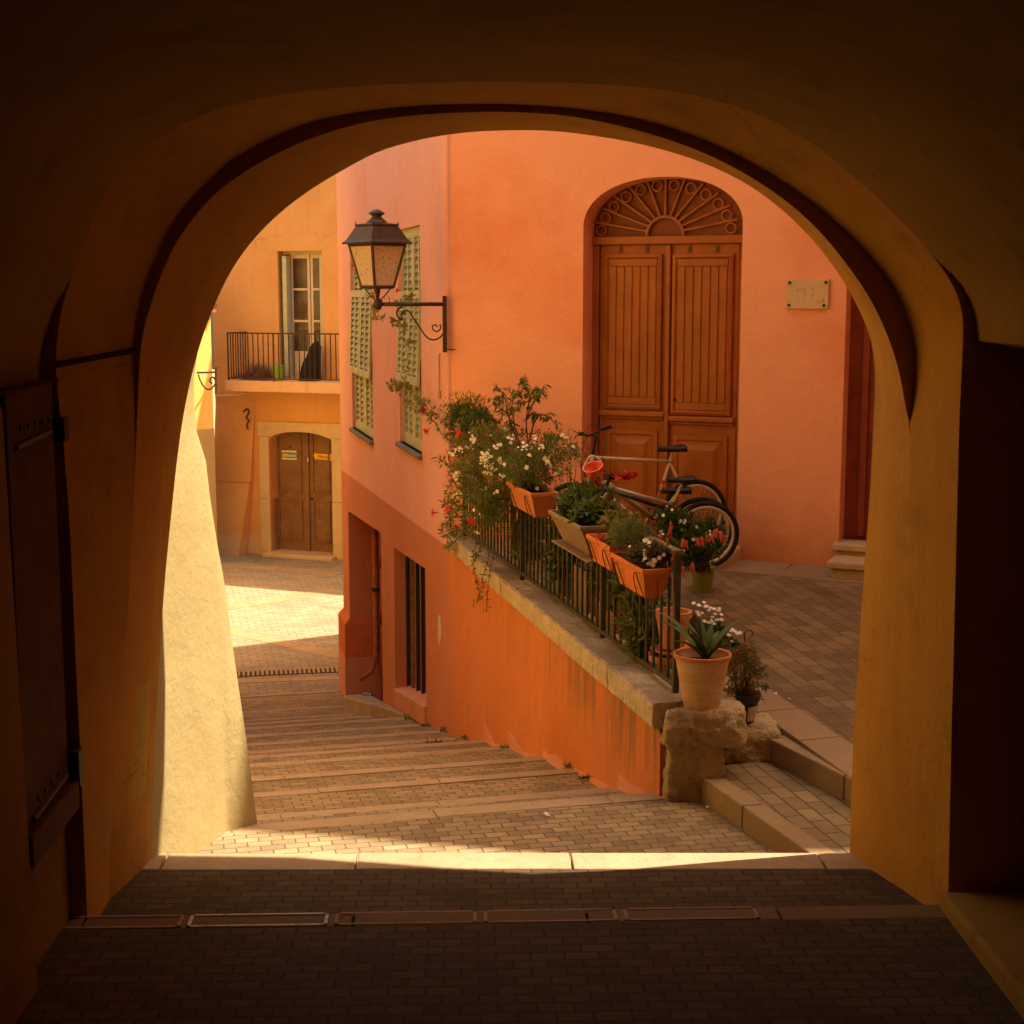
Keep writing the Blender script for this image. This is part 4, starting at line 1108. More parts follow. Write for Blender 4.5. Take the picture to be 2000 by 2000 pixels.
for xa, ya, xb, yb in ((.24,.33,.25,.40),(.285,.33,.29,.40),(.38,.29,.38,.35),(.44,.28,.44,.39),(.61,.28,.61,.40),(.65,.29,.65,.38),(.61,.47,.61,.58),(.64,.49,.65,.56),(.47,.43,.47,.55),(.63,.63,.61,.69),
                       (.76,.68,.76,.80),(.81,.69,.81,.79),(.85,.80,.88,.66),(.88,.66,.915,.79),(.86,.75,.90,.75),(.09,.70,.09,.80)): mark(xa, ya, xb, yb)

# ------------------------------------------------------------------ street lantern on its wall bracket
M['lampiron'] = plain("weathered_black_iron", rgb(.05, .032, .024), .45, .45, .2, .2, 12, .35, dirt=rgb(.13, .06, .03))
def lamp_glass_mat():
    t = NT("frosted_speckled_glass", .35, .4)
    f = t.gray(t.noise(38, 6, .85), .565, .61)
    z = t.sep()[2]
    col = t.mix(t.math('MULTIPLY', f, .85), rgb(.92, .80, .70), rgb(.20, .10, .04))
    t.l(col, t.b.inputs['Base Color'])
    tr = t.n("ShaderNodeBsdfTranslucent"); t.l(col, tr.inputs[0]); mx = t.n("ShaderNodeMixShader"); mx.inputs[0].default_value = .5
    t.l(t.b.outputs[0], mx.inputs[1]); t.l(tr.outputs[0], mx.inputs[2])
    t.l(mx.outputs[0], t.t.nodes['Material Output'].inputs['Surface'])
    nb = t.bump(t.noise(60, 3, .6), .6, .006); t.l(nb, t.b.inputs['Normal'])
    return t.m
M['lampglass'] = lamp_glass_mat()
CN = V3((-.121, 15.74, 0)); AX = FW.n.copy()     # arm direction, out from the pink wall
bar_p = onY(872, 594, 15.70); bar = V3((bar_p.x, 15.70, bar_p.z))
u_t = 738
lo_, hi_ = .3, 1.4
for _ in range(40):
    t = (lo_+hi_)/2; p = bar+AX*t; c = p.dot(FWD); uu = 1000+F_PX*p.dot(RGT)/c
    if uu > u_t: lo_ = t
    else: hi_ = t
ARM = t; HUB = bar+AX*ARM; PXM = HUB.dot(FWD)/F_PX
ln = empty("street_lantern", HUB, label="black four sided street lantern with frosted panes on a scrolled bracket before the shutters", cat="lantern")
zb1, zb2 = onY(872, 688, 15.7).z, onY(872, 578, 15.7).z
m = MB(); m.box((bar.x+AX.x*.02, bar.y+AX.y*.02, (zb1+zb2)/2), (.045, .045, zb2-zb1)); m.tube([(bar.x-.03, 15.66, zb1+.03), (bar.x+.09, 15.64, zb1+.03)], .008, 6); m.build("wall_bar", M['lampiron'], ln, bevel=.005)
m = MB(); m.tube([bar, HUB], .021, 10); m.lathe([(0, -.06), (.03, -.055), (.045, -.03), (.05, 0), (.04, .03), (.03, .05), (0, .06)], HUB, 16); m.build("arm", M['lampiron'], ln, smooth=True)
def BP(x, y):     # bracket drawing in units of the photo crop -> bracket plane
    return bar+AX*((1285-x)/6.04*PXM)*1.0+V3((0, 0, -(y-1170)/6.04*PXM))
def spline(P, k=6):
    P = [V3(p) for p in P]; out = []
    for i in range(len(P)-1):
        p0 = P[max(i-1, 0)]; p1 = P[i]; p2 = P[i+1]; p3 = P[min(i+2, len(P)-1)]
        for j in range(k):
            t = j/k; out.append(.5*((2*p1)+(-p0+p2)*t+(2*p0-5*p1+4*p2-p3)*t*t+(-p0+3*p1-3*p2+p3)*t**3))
    out.append(P[-1]); return out
m = MB(); m.tube(spline([BP(*q) for q in ((785, 1300), (775, 1275), (752, 1285), (740, 1315), (752, 1350), (735, 1350), (700, 1320), (686, 1275), (705, 1225), (760, 1200))]), .009, 6); m.build("scroll", M['lampiron'], ln, smooth=True)
m = MB(); m.tube(spline([BP(*q) for q in ((745, 1325), (742, 1280), (775, 1248), (825, 1250), (870, 1310), (930, 1400), (990, 1490), (1050, 1565), (1115, 1592), (1185, 1575), (1235, 1530), (1268, 1470))]), .009, 6); m.build("scroll", M['lampiron'], ln, smooth=True)
m = MB(); m.tube(spline([BP(*q) for q in ((1170, 1445), (1150, 1415), (1115, 1430), (1125, 1475), (1165, 1492), (1205, 1470), (1212, 1430), (1200, 1410))]), .008, 6); m.build("scroll", M['lampiron'], ln, smooth=True)
LR = Matrix.Rotation(math.radians(-52), 3, 'Z')
def sq(h, z): return [HUB+LR @ V3((x*h, y*h, 0))+V3((0, 0, z)) for x, y in ((-1, -1), (1, -1), (1, 1), (-1, 1))]
def hz(v): return (594-v)*PXM
zB, zT, zR, zRt = hz(561), hz(480), hz(476), hz(442)
hb, ht = .117, .206
m = MB()
for i in range(4):
    m.tube([sq(hb, zB)[i], sq(ht, zT)[i]], .016, 6)
    j = (i+1) % 4
    m.tube([sq(hb, zB)[i], sq(hb, zB)[j]], .018, 6); m.tube([sq(ht, zT)[i], sq(ht, zT)[j]], .018, 6)
m.build("lantern_frame", M['lampiron'], ln)
for i in range(4):
    j = (i+1) % 4; a, b, c, d = sq(hb-.003, zB)[i], sq(hb-.003, zB)[j], sq(ht-.003, zT)[j], sq(ht-.003, zT)[i]
    n_ = (b-a).cross(c-a).normalized()*.004; m = MB(); m.hexa([a, b, c, d, a+n_, b+n_, c+n_, d+n_]); m.build("pane", M['lampglass'], ln)
m = MB()
lev = [(.262, zR-.012), (.262, zR), (.235, zR+.025), (.225, zR+.035), (.155, zRt-.01), (.163, zRt-.01), (.163, zRt+.006), (.10, zRt+.02)]
for (h0, z0), (h1, z1) in zip(lev[:-1], lev[1:]):
    A, B = sq(h0, z0), sq(h1, z1)
    for i in range(4): m.quad(A[i], A[(i+1) % 4], B[(i+1) % 4], B[i])
m.add(sq(.262, zR-.012), [(3, 2, 1, 0)])
for p in sq(.155, zRt+.0): m.tube([p, p+V3((0, 0, .03))], .006, 5)
m.build("lamp_roof", M['lampiron'], ln)
m = MB(); m.lathe([(.115, hz(441)), (.11, hz(437)), (.075, hz(431)), (.05, hz(427)), (.052, hz(424)), (.085, hz(420.5)), (.082, hz(419)), (.045, hz(414.5)), (.02, hz(412.5)), (0, hz(412))], HUB, 28); m.build("finial", M['lampiron'], ln, smooth=True)
for i in range(4):
    p = sq(hb*.8, zB)[i]; m = MB(); q = HUB+V3((0, 0, .02)); md = p.lerp(q, .55); md = md+(md-HUB-V3((0, 0, md.z-HUB.z))).normalized()*.015
    m.tube(spline([p+(p-HUB)*.12+V3((0, 0, .005)), p+V3((0, 0, -.015)), md, q+(md-q)*.35, q]), .007, 6); m.build("prong", M['lampiron'], ln)
m = MB(); m.tube([HUB, HUB+V3((0, 0, zB))], .012, 8); m.lathe([(.0, zB-.08), (.02, zB-.07), (.02, zB-.02), (.04, zB)], HUB, 12); m.build("stem", M['lampiron'], ln)
# thin conduit with a junction below the bracket
cd_ = empty("wall_conduit", onY(862, 700, 15.7), label="thin painted conduit with a clip running down the pink wall below the lantern bracket", cat="conduit")
a_, z_ = FW.L(861, 694); m = MB(); z2_ = FW.L(863, 775)[1]
m.tube([FW.W(a_-.05, z_+.02, .02), FW.W(a_, z_, .02), FW.W(a_, z2_, .02)], .010, 6); m.tube([FW.W(a_, z2_+.06, .02), FW.W(a_, z2_-.02, .02)], .018, 6); m.build("conduit_pipe", plain("pink_conduit", rgb(.62, .33, .22), .6, .3), cd_)

# ------------------------------------------------------------------ amber house: stone doorway, double door with its two signs
sr = MB()
zl0, zl1 = LA(507, 823)[1], LA(507, 851)[1]; ju0, ju1 = LA(507, 900)[0], LA(668, 900)[0]
surround = empty("stone_doorway", FA.W(dm, -6.85, .05), label="pale stone surround with a shallow arched lintel framing the old brown double door", cat="doorway")
lintel = [(ju0, zl1), (fd[0], zl1)]+[(p[0], p[1]) for p in archd[::-1]]+[(fd[1], zl1), (ju1, zl1), (ju1, zl0), (ju0, zl0)]
lintel = [(ju0, zl1), (fd[0], zl1-.0)]+[(p[0], max(p[1], zl1+.0)) for p in archd[::-1] if p[1] > zl1-.02]+[(fd[1], zl1), (ju1, zl1), (ju1, zl0), (ju0, zl0)]
m = MB(); wall_panel(m, FA, lintel, [], depth=.5, front=.06); m.build("lintel", M['limestone'], surround)
zq = LA(640, 980)[1]
for (a0, a1) in ((ju0, fd[0]), (fd[1], ju1)):
    m = MB(); m.fbox(FA, a0, a1, -6.95, zq-.008, -.44, .055); m.build("jamb_stone", M['limestone'], surround, bevel=.015)
    m = MB(); m.fbox(FA, a0+.005, a1-.003, zq, zl1-.008, -.44, .05); m.build("jamb_stone", M['limestone'], surround, bevel=.015)
m = MB(); m.fbox(FA, fd[0]-.1, fd[1]+.1, -6.9, -6.76, -.45, .35); m.build("threshold", M['limestone'], surround, bevel=.02)
M['olddoor'] = plain("weathered_brown_boards", rgb(.25, .13, .06), .75, .2, 0, .18, 2.5, .3, dirt=rgb(.17, .09, .045))
od = empty("old_double_door", FA.W(dm, -6.8, -.4), label="old brown panelled double door set deep in the stone doorway under the balcony", cat="door")
FE = FA.off(-.42)
xs = [FE.L(536, 950)[0], FE.L(598, 950)[0], FE.L(604, 950)[0], FE.L(660, 950)[0]]
ztd = zl1+.55
for k, (a0, a1) in enumerate(((xs[0], xs[1]), (xs[2], xs[3]))):
    m = MB(); m.fbox(FE, a0, a1, -6.78, ztd, -.06, 0); lf = m.build("door_leaf", M['olddoor'], od, bevel=.006)
    w = a1-a0; zmid = FE.L(600, 968)[1]
    for (z0, z1) in ((-6.5, zmid-.12), (zmid+.08, ztd-.45)):
        b0, b1 = a0+w*.12, a1-w*.12
        if k == 1: b1 = a0+w*.74
        m = MB()
        for q in ((b0, b0+.05, z0, z1), (b1-.05, b1, z0, z1), (b0, b1, z0, z0+.05), (b0, b1, z1-.05, z1)): m.fbox(FE, *q, .0, .035)
        m.build("panel_moulding", M['olddoor'], lf, bevel=.008)
m = MB(); m.fbox(FE, xs[1]-.01, xs[2]+.02, -6.78, ztd, .0, .06); m.build("centre_post", M['olddoor'], od, bevel=.015)
m = MB(); c_ = FE.W(*FE.L(610, 974), .02); m.lathe([(.035, 0), (.03, .03), (.012, .04), (0, .045)], c_, 10, FE.n.to_track_quat('Z', 'Y').to_matrix()); m.build("lock", M['iron'], od)
# signs
M['signpaper'] = plain("printed_white", rgb(.78, .70, .56), .6, .3, 0, .05)
M['signgreen'] = plain("printed_green", rgb(.20, .30, .17), .6, .3, 0, .15, 6)
M['signyellow'] = plain("printed_yellow", rgb(.80, .42, .03), .55, .3, 0, .08)
M['signdark'] = plain("printed_dark_brown", rgb(.16, .09, .03), .6, .3)
def text_mesh(txt, size, fr, a, z, d, mat, name, parent, shear=.0, bold=.0):
    cu = bpy.data.curves.new("lettering", 'FONT'); cu.body = txt; cu.size = size; cu.shear = shear; cu.offset = bold; cu.align_x = 'CENTER'; cu.align_y = 'CENTER'; cu.extrude = .001
    to = bpy.data.objects.new("lettering", cu); C.objects.link(to)
    bpy.context.view_layer.update()
    me = bpy.data.meshes.new_from_object(to.evaluated_get(bpy.context.evaluated_depsgraph_get()))
    mb = MB(); mb.v = [fr.W(a+v.co.x, z+v.co.y, d+v.co.z) for v in me.vertices]; mb.f = [list(p.vertices) for p in me.polygons]
    bpy.data.objects.remove(to); bpy.data.meshes.remove(me); bpy.data.curves.remove(cu)
    return mb.build(name, mat, parent, fixn=False)
def sgn(f): 
    return f if (f.W(1, 0)-f.W(0, 0)).dot(RGT) > 0 else None
s1 = empty("town_sign", FE.W(*FE.L(566, 888), .02), label="small green sign reading Menton with a yellow sun, on the old door's left leaf", cat="sign")
g0, g1 = FE.L(551.5, 897), FE.L(580, 880.5)
m = MB(); m.fbox(FE, g0[0], g1[0], g0[1], g1[1], .015, .03); m.build("sign_board", M['signpaper'], s1)
m = MB(); h_ = g1[1]-g0[1]; m.fbox(FE, g0[0], g1[0]+.03, g0[1]+h_*.16, g1[1]-h_*.16, .03, .034); m.build("green_field", M['signgreen'], s1)
m = MB(); c_ = FE.W(g0[0]+.08, (g0[1]+g1[1])/2-.01, .034); m.lathe([(0, .004), (.05, .003), (.052, 0)], c_, 20, FE.n.to_track_quat('Z', 'Y').to_matrix()); m.build("sun_disc", M['signyellow'], s1)
text_mesh("Menton", .105, FE, (g0[0]+g1[0])/2+.045, (g0[1]+g1[1])/2-.005, .036, M['signpaper'], "lettering", s1, bold=.002)
m = MB(); c_ = FE.W(*FE.L(567, 875), .02); m.tube([c_, c_+V3((0, 0, .05))], .012, 6); m.build("nail", M['iron'], s1)
s2 = empty("arrow_sign", FE.W(*FE.L(632, 891), .02), label="yellow arrow shaped sign reading Menton on the right leaf of the old door", cat="sign")
g0, g1 = FE.L(613, 898), FE.L(652, 884.5); zc_ = (g0[1]+g1[1])/2; h_ = g1[1]-g0[1]
m = MB(); m.prism([FE.W(*p, .015) for p in ((g0[0], zc_+.01), (g0[0]+.07, g1[1]), (g0[0]+.09, g1[1]-.03), (g1[0], g1[1]-.045), (g1[0], g0[1]), (g0[0]+.09, g0[1]+.02), (g0[0]+.07, g0[1]))], FE.n*.012); m.build("sign_board", M['signyellow'], s2)
text_mesh("Menton", .13, FE, (g0[0]+g1[0])/2+.03, zc_-.01, .03, M['signdark'], "lettering", s2, shear=.25)
m = MB(); 
for vv in (895.5, 900): a_, z_ = FE.L(603.5, vv); m.fbox(FE, a_-.022, a_+.022, z_-.018, z_+.018, .062, .066)
m.build("sticker", M['signpaper'], od)

# ---- balcony
bl = empty("balcony", FA.W(*LA(560, 745), .5), label="small balcony with a worn stone slab and thin twisted iron railing on the amber house", cat="balcony")
FB = FA.off(1.0)
sA, sT = FB.L(438, 743); zs_ = FB.L(438, 764)[1]
m = MB(); N = 60; rnd = random.Random(2)
m.fbox(FA, sA, sA+5.2, zs_, sT, -.05, 1.0); m.build("slab", M['balcslab'], bl, bevel=.02)
ra, rz = FB.off(-.05).L(443, 649); rzb = sT+.05
M['rail'] = plain("rusty_rail_iron", rgb(.06, .03, .02), .6, .3, .2, .2, 10, .2)
m = MB(); m.fbox(FA, ra, ra+5.1, rz-.035, rz, .93, .965); m.build("top_rail", M['rail'], bl)
m = MB(); m.fbox(FA, ra, ra+5.1, rzb, rzb+.03, .935, .96); m.build("bottom_rail", M['rail'], bl)
m = MB(); m.fbox(FA, ra, ra+.035, rz-.035, rz, 0, .93); m.build("top_rail", M['rail'], bl)
m = MB(); m.fbox(FA, ra, ra+.035, rzb, rzb+.03, 0, .93); m.build("bottom_rail", M['rail'], bl)
def twisted(p, z0, z1, r=.011):
    m = MB(); n = int((z1-z0)/.03); pts = []; V = []; Fc = []
    for i in range(n+1):
        z = z0+(z1-z0)*i/n; a = i*.62
        for j in range(4):
            b = a+j*math.pi/2; V.append(V3((p.x+math.cos(b)*r*1.5, p.y+math.sin(b)*r*1.5, z)))
    for i in range(n):
        for j in range(4): Fc.append((i*4+j, i*4+(j+1) % 4, (i+1)*4+(j+1) % 4, (i+1)*4+j))
    m.add(V, Fc); return m
for k in range(22):
    post = k in (0, 9)
    p = FA.W(ra+.017+k*.1475*1.0, 0, .947)
    if post: m = MB(); m.box((p.x, p.y, (rz+sT)/2), (.04, .04, rz-sT)); m.build("post", M['rail'], bl)
    else: twisted(p, rzb, rz-.03).build("baluster", M['rail'], bl)
for k in range(1, 8):
    twisted(FA.W(ra+.017, 0, .93-k*.125), rzb, rz-.03).build("baluster", M['rail'], bl)
# balcony door
bd = empty("balcony_door", FA.W(sum(bdo)/2, bz0, -.35), label="narrow white framed glass door behind the balcony railing, flanked by folded green shutters", cat="door")
FG = FA.off(-.36)
def GL(u, v): return FG.L(u, v)
M['whitewood'] = plain("cream_window_paint", rgb(.62, .50, .38), .5, .35, 0, .08)
def dark_glass():
    t = NT("dark_reflective_glass", .08, .6)
    c_ = t.mix(t.gray(t.noise(2.2, 4, .6), .4, .7), rgb(.035, .022, .015), rgb(.10, .06, .035)); return t.out(c_)
M['glass'] = dark_glass()
gz = [GL(590, v)[1] for v in (497, 565, 627, 688, 741)]
def gbox(name, u0, u1, z0, z1, d0, d1, mat, parent=bd):
    m = MB(); m.fbox(FG, GL(u0, 600)[0], GL(u1, 600)[0], z0, z1, d0, d1); return m.build(name, mat, parent, bevel=.006)
gbox("door_frame", 546, 632, gz[0]-.0, gz[0]+.14, -.1, .06, M['shutter'])
lf = gbox("door_leaf", 566, 606, gz[4], gz[0], -.06, -.01, M['whitewood'])
rf = gbox("door_leaf", 607.5, 629, gz[4], gz[0], -.06, -.011, M['whitewood'])
for i in range(3):
    gbox("pane", 573.5, 601, gz[i+1]+.03, gz[i]-(.10 if i == 0 else .03), -.02, -.004, M['glass'], lf)
    gbox("pane", 612, 624.5, gz[i+1]+.03, gz[i]-(.10 if i == 0 else .03), -.02, -.005, M['glass'], rf)
gbox("kick_panel", 573, 601, gz[4]+.14, gz[3]-.10, -.02, .005, M['whitewood'], lf)
gbox("side_curtain", 556, 566, gz[4], gz[0], -.09, -.05, plain("grey_brown_curtain", rgb(.20, .13, .10), .9, .1))
m = MB(); m.fbox(FA, LA(550.5, 600)[0], LA(558.5, 600)[0], bz0+.02, bz1-.12, -.30, -.05); m.build("folded_shutter", M['shutter'], bd, bevel=.01)
m = MB(); m.fbox(FA, LA(625.5, 600)[0], LA(629, 600)[0], bz0+.02, bz1-.1, -.30, -.05); m.build("folded_shutter", M['shutter'], bd, bevel=.01)
# things on the balcony
ft_ = sT+.001
M['greenpot'] = plain("bright_green_plastic", rgb(.24, .36, .03), .35, .5, 0, .1, 5)
FBm = FA.off(.55); a_ = FBm.L(543, 735)[0]; pb_ = FA.W(a_, ft_, .55)
gb_ = empty("green_tub", pb_, label="bright green round tub standing on the balcony floor", cat="tub")
m = MB(); m.lathe([(.0, .0), (.125, 0), (.155, .36), (.17, .37), (.17, .40), (.155, .40), (.14, .36), (.115, .03), (0, .03)], pb_, 28); m.build("tub_body", M['greenpot'], gb_, smooth=True, autos=.6)
m = MB(); m.tube([pb_+V3((.16, 0, .34)), pb_+V3((.175, 0, .37)), pb_+V3((.16, -.02, .40))], .012, 6); m.build("tub_handle", M['signpaper'], gb_)
# brushwood heap
hp = MB(); rnd = random.Random(21); a_ = FBm.L(500, 738)[0]; pc = FA.W(a_, ft_, .5)
for k in range(420):
    t = rnd.uniform(-1, 1); r = rnd.random(); L_ = rnd.uniform(.15, .4)
    base = pc+FA.s*(t*.40)+FA.n*rnd.uniform(-.28, .22)+V3((0, 0, rnd.uniform(.0, .05)+ .36*max(0, 1-abs(t)**1.3)*rnd.random()))
    dv = (FA.s*rnd.uniform(-1, 1)+FA.n*rnd.uniform(-.6, .6)+V3((0, 0, rnd.uniform(-.1, .35)))).normalized()
    q = base+dv*L_; q.z = max(q.z, ft_+.01)
    hp.tube([base, (base+q)/2+V3((0, 0, .02)), q], [.007, .005, .003], 4, caps=False)
hp.build("brushwood_heap", plain("dry_purple_twigs", rgb(.24, .12, .09), .9, .1, 0, .3, 20), None, label="heap of dry purplish brown twigs on the balcony beside the green tub", cat="brushwood")
# black cloth over a leaning chair
a_ = FBm.off(-.2).L(609, 738)[0]; pk = FA.W(a_, ft_, .35)
m = MB(); prof = [(-.30, .0), (-.29, .10), (-.24, .33), (-.17, .52), (-.02, .68), (.05, .86), (.10, .98), (.16, 1.02), (.20, .93), (.21, .55), (.20, .0)]
rows_ = []
for j in range(9):
    t = j/8*2-1; k_ = math.cos(t*1.25)**.6
    rows_.append([pk+FA.s*(x*(.75+.25*k_)+.015*math.sin(j*2.1+z*9))+V3((0, 0, z*(.86+.14*k_)))+FA.n*(t*.2+.012*math.sin(x*30+j)) for x, z in prof])
for a, b in zip(rows_[:-1], rows_[1:]): m.sheet(a, b)
m.add(rows_[0], [tuple(range(11))]); m.add(rows_[-1], [tuple(range(11))[::-1]])
m.build("draped_chair", plain("black_cloth", rgb(.022, .018, .016), .85, .2, 0, .2, 12, .4), None, smooth=True, label="chair draped in black cloth on the balcony, in front of the glass door", cat="chair")
# conduit and iron anchor on the amber wall
cp = empty("wall_conduit", FA.W(*LA(450, 771), .02), label="pale bent conduit running along the amber wall just under the balcony", cat="conduit")
P_ = [LA(422, 773), (LA(470, 771)), (LA(481, 768)), (LA(487, 760))]
m = MB(); m.tube([FA.W(a, z, .26 if 0 else .05) for a, z in P_], .022, 6); m.build("conduit_pipe", plain("pale_conduit", rgb(.66, .50, .36), .6, .3), cp)
hk = empty("wall_anchor", FA.W(*LA(492, 815), .02), label="twisted black iron wall anchor left of the stone doorway", cat="anchor")
m = MB(); m.tube(spline([FA.W(*LA(u, v), .24) for u, v in ((484, 803), (488, 800), (490, 798), (494, 799), (495, 804), (492, 810), (490, 814), (493, 818), (495, 820), (492, 826), (491, 832), (494, 837))]), .026, 6); m.build("anchor_iron", M['iron'], hk)
# far wall bracket lamp
fb = empty("wall_bracket", FA.W(*LA(421, 727), .1), label="small scrolled iron bracket in front of the sunlit yellow house corner", cat="bracket")
bw = FA.W(*LA(421, 727), .15); 
def QB(u, v): return onY(u, v, 37.4)
m = MB(); m.tube([QB(421.5, 716), QB(421.5, 770)], .03, 6); m.tube([QB(421.5, 727), QB(384, 728)], .026, 6); m.tube([QB(421.5, 720), QB(421.5, 720)+V3((0, .5, 0))], .02, 6); m.build("bracket_arm", M['iron'], fb)
m = MB(); m.tube(spline([QB(*q) for q in ((387, 731), (392, 745), (398, 755), (404, 760), (411, 760), (419, 752), (421, 745), (417, 737), (411, 739), (410, 746), (415, 749))]), .02, 6); m.build("scroll", M['iron'], fb)
# ------------------------------------------------------------------ railing on the coping
RB, RA_ = (1.412, 8.934), (.548, 13.074)
FR = Frame(RB, RA_)
def RY(Y): return (Y-8.934)/FR.s.y
zbt, ztp = -2.45, -1.575
rl = empty("terrace_railing", FR.W(3.3, -2.5, 0), label="dark iron railing with a brown handrail on the stone coping of the terrace", cat="railing")
M['fence'] = plain("green_black_iron", rgb(.055, .05, .03), .5, .4, .15, .2, 14, .3, dirt=rgb(.12, .07, .035))
M['fencewood'] = plain("brown_handrail", rgb(.20, .12, .06), .6, .3, 0, .25, 8, .3)
AE = RY(15.55)
S0 = RY(9.17)
m = MB(); m.fbox(FR, S0-.02, AE, ztp-.035, ztp, -.03, .03); m.build("handrail", M['fencewood'], rl, bevel=.006)
m = MB(); m.fbox(FR, S0, AE, zbt-.012, zbt+.014, -.018, .018); m.build("bottom_rail", M['fence'], rl, bevel=.003)
posts = [S0, RY(10.70), RY(13.07), RY(15.5)]
for a in posts:
    m = MB(); m.fbox(FR, a-.02, a+.02, -2.51, ztp-.03, -.02, .02); m.build("post", M['fence'], rl, bevel=.004)
for i in range(3):
    n = round((posts[i+1]-posts[i])/.138)
    for k in range(1, n):
        a = posts[i]+(posts[i+1]-posts[i])*k/n
        m = MB(); m.tube([FR.W(a, zbt+.01, 0), FR.W(a, ztp-.03, 0)], .0105, 8, caps=False); m.build("bar", M['fence'], rl, smooth=True)

# ------------------------------------------------------------------ leaves and blossoms
def leafmat(name, c, c2, sp=.35, tr=.3):
    t = NT(name, .45, sp)
    col = t.mix(t.gray(t.noise(9, 4, .7), .38, .64), c, c2)
    t.l(col, t.b.inputs['Base Color'])
    x = t.n("ShaderNodeBsdfTranslucent"); t.l(t.mix(.5, col, rgb(.35, .35, .04)), x.inputs[0])
    mx = t.n("ShaderNodeMixShader"); mx.inputs[0].default_value = tr
    t.l(t.b.outputs[0], mx.inputs[1]); t.l(x.outputs[0], mx.inputs[2]); t.l(mx.outputs[0], t.t.nodes['Material Output'].inputs['Surface'])
    return t.m
M['leaf'] = leafmat("olive_leaf", rgb(.13, .165, .03), rgb(.07, .095, .018))
M['leafd'] = leafmat("dark_green_leaf", rgb(.065, .115, .022), rgb(.035, .065, .014))
M['leafy'] = leafmat("yellowish_leaf", rgb(.26, .21, .05), rgb(.14, .13, .03))
M['leafp'] = leafmat("purple_brown_leaf", rgb(.10, .04, .03), rgb(.06, .03, .02))
M['aloe'] = leafmat("fleshy_green_leaf", rgb(.11, .15, .04), rgb(.08, .11, .03), .5, .1)
M['dry'] = leafmat("dry_straw_leaf", rgb(.30, .17, .07), rgb(.18, .09, .04))
M['stem'] = plain("brown_stem", rgb(.13, .08, .035), .8, .2, 0, .2, 20)
M['red'] = leafmat("red_petal", rgb(.70, .02, .02), rgb(.55, .01, .015), .3, .25)
M['coral'] = leafmat("coral_petal", rgb(.80, .18, .10), rgb(.75, .12, .08), .3, .3)
M['pinkp'] = leafmat("pink_petal", rgb(.80, .36, .30), rgb(.7, .22, .2), .3, .3)
M['white'] = plain("white_petal", rgb(.85, .78, .66), .6, .3, 0, .06)
M['yolk'] = plain("orange_petal", rgb(.80, .36, .03), .6, .3)
M['soil'] = plain("dark_soil", rgb(.05, .03, .018), .95, .1, 0, .3, 30, .8)
def rv(rnd):
    while True:
        v = V3((rnd.uniform(-1, 1), rnd.uniform(-1, 1), rnd.uniform(-1, 1)))
        if .05 < v.length < 1: return v.normalized()
def leaf(mb, p, d, nrm, L, w, fold=.25, curl=.2):
    d = d.normalized(); s = d.cross(nrm)
    if s.length < 1e-4: s = d.orthogonal()
    s.normalize(); n = s.cross(d)
    mid = p+d*L*.45-n*L*.0; tip = p+d*L-n*L*curl
    mb.add([p, mid+s*w*.5+n*w*fold, mid, mid-s*w*.5+n*w*fold, tip], [(0, 2, 1), (0, 3, 2), (2, 4, 1), (3, 4, 2)])
def foliage(mb, rnd, c, r, n, L, w, up=.3, shell=.55, clump=10, spread=.18, zmin=None, curl=.25):
    """leaves gathered in clumps through an uneven ellipsoid"""
    c = V3(c); k = 0
    while k < n:
        q = rv(rnd); rr = (shell+(1-shell)*rnd.random()) if rnd.random() < .75 else rnd.random()
        q = V3((q.x*r[0], q.y*r[1], q.z*r[2]))*rr*(.8+.35*noise.noise(q*2.3+c*3))
        cc = c+q; od = (q+V3((0, 0, up*r[2]))).normalized() if q.length > 1e-3 else V3((0, 0, 1))
        for _ in range(clump):
            p = cc+rv(rnd)*spread*min(r)*rnd.random()*2
            if zmin is not None and p.z < zmin: continue
            d = (od*.9+rv(rnd)*.9+V3((0, 0, up*.4)))
            leaf(mb, p, d, rv(rnd), L*rnd.uniform(.6, 1.25), w*rnd.uniform(.6, 1.2), .2, curl)
            k += 1
        k += 1
def twigs(mb, rnd, base, c, r, n, rad=.004):
    base = V3(base); c = V3(c)
    for _ in range(n):
        q = rv(rnd); e = c+V3((q.x*r[0], q.y*r[1], abs(q.z)*r[2]*.9))
        md = base.lerp(e, .5)+rv(rnd)*.04*(e-base).length+V3((0, 0, .05*(e-base).length))
        b2 = base+V3((rnd.uniform(-.3, .3)*r[0], rnd.uniform(-.3, .3)*r[1], 0))
        mb.tube([b2, md, e], [rad, rad*.75, rad*.4], 5, caps=False)
def star(mb, p, n_, R, petals=5, w=.6, cup=.25):
    n_ = n_.normalized(); e = n_.orthogonal().normalized(); f = n_.cross(e)
    for k in range(petals):
        a = 2*math.pi*k/petals; d = e*math.cos(a)+f*math.sin(a)
        s = n_.cross(d); mb.add([p, p+d*R*.6+s*R*w*.5+n_*R*cup*.5, p+d*R+n_*R*cup*.3, p+d*R*.6-s*R*w*.5+n_*R*cup*.5], [(0, 1, 2, 3)])
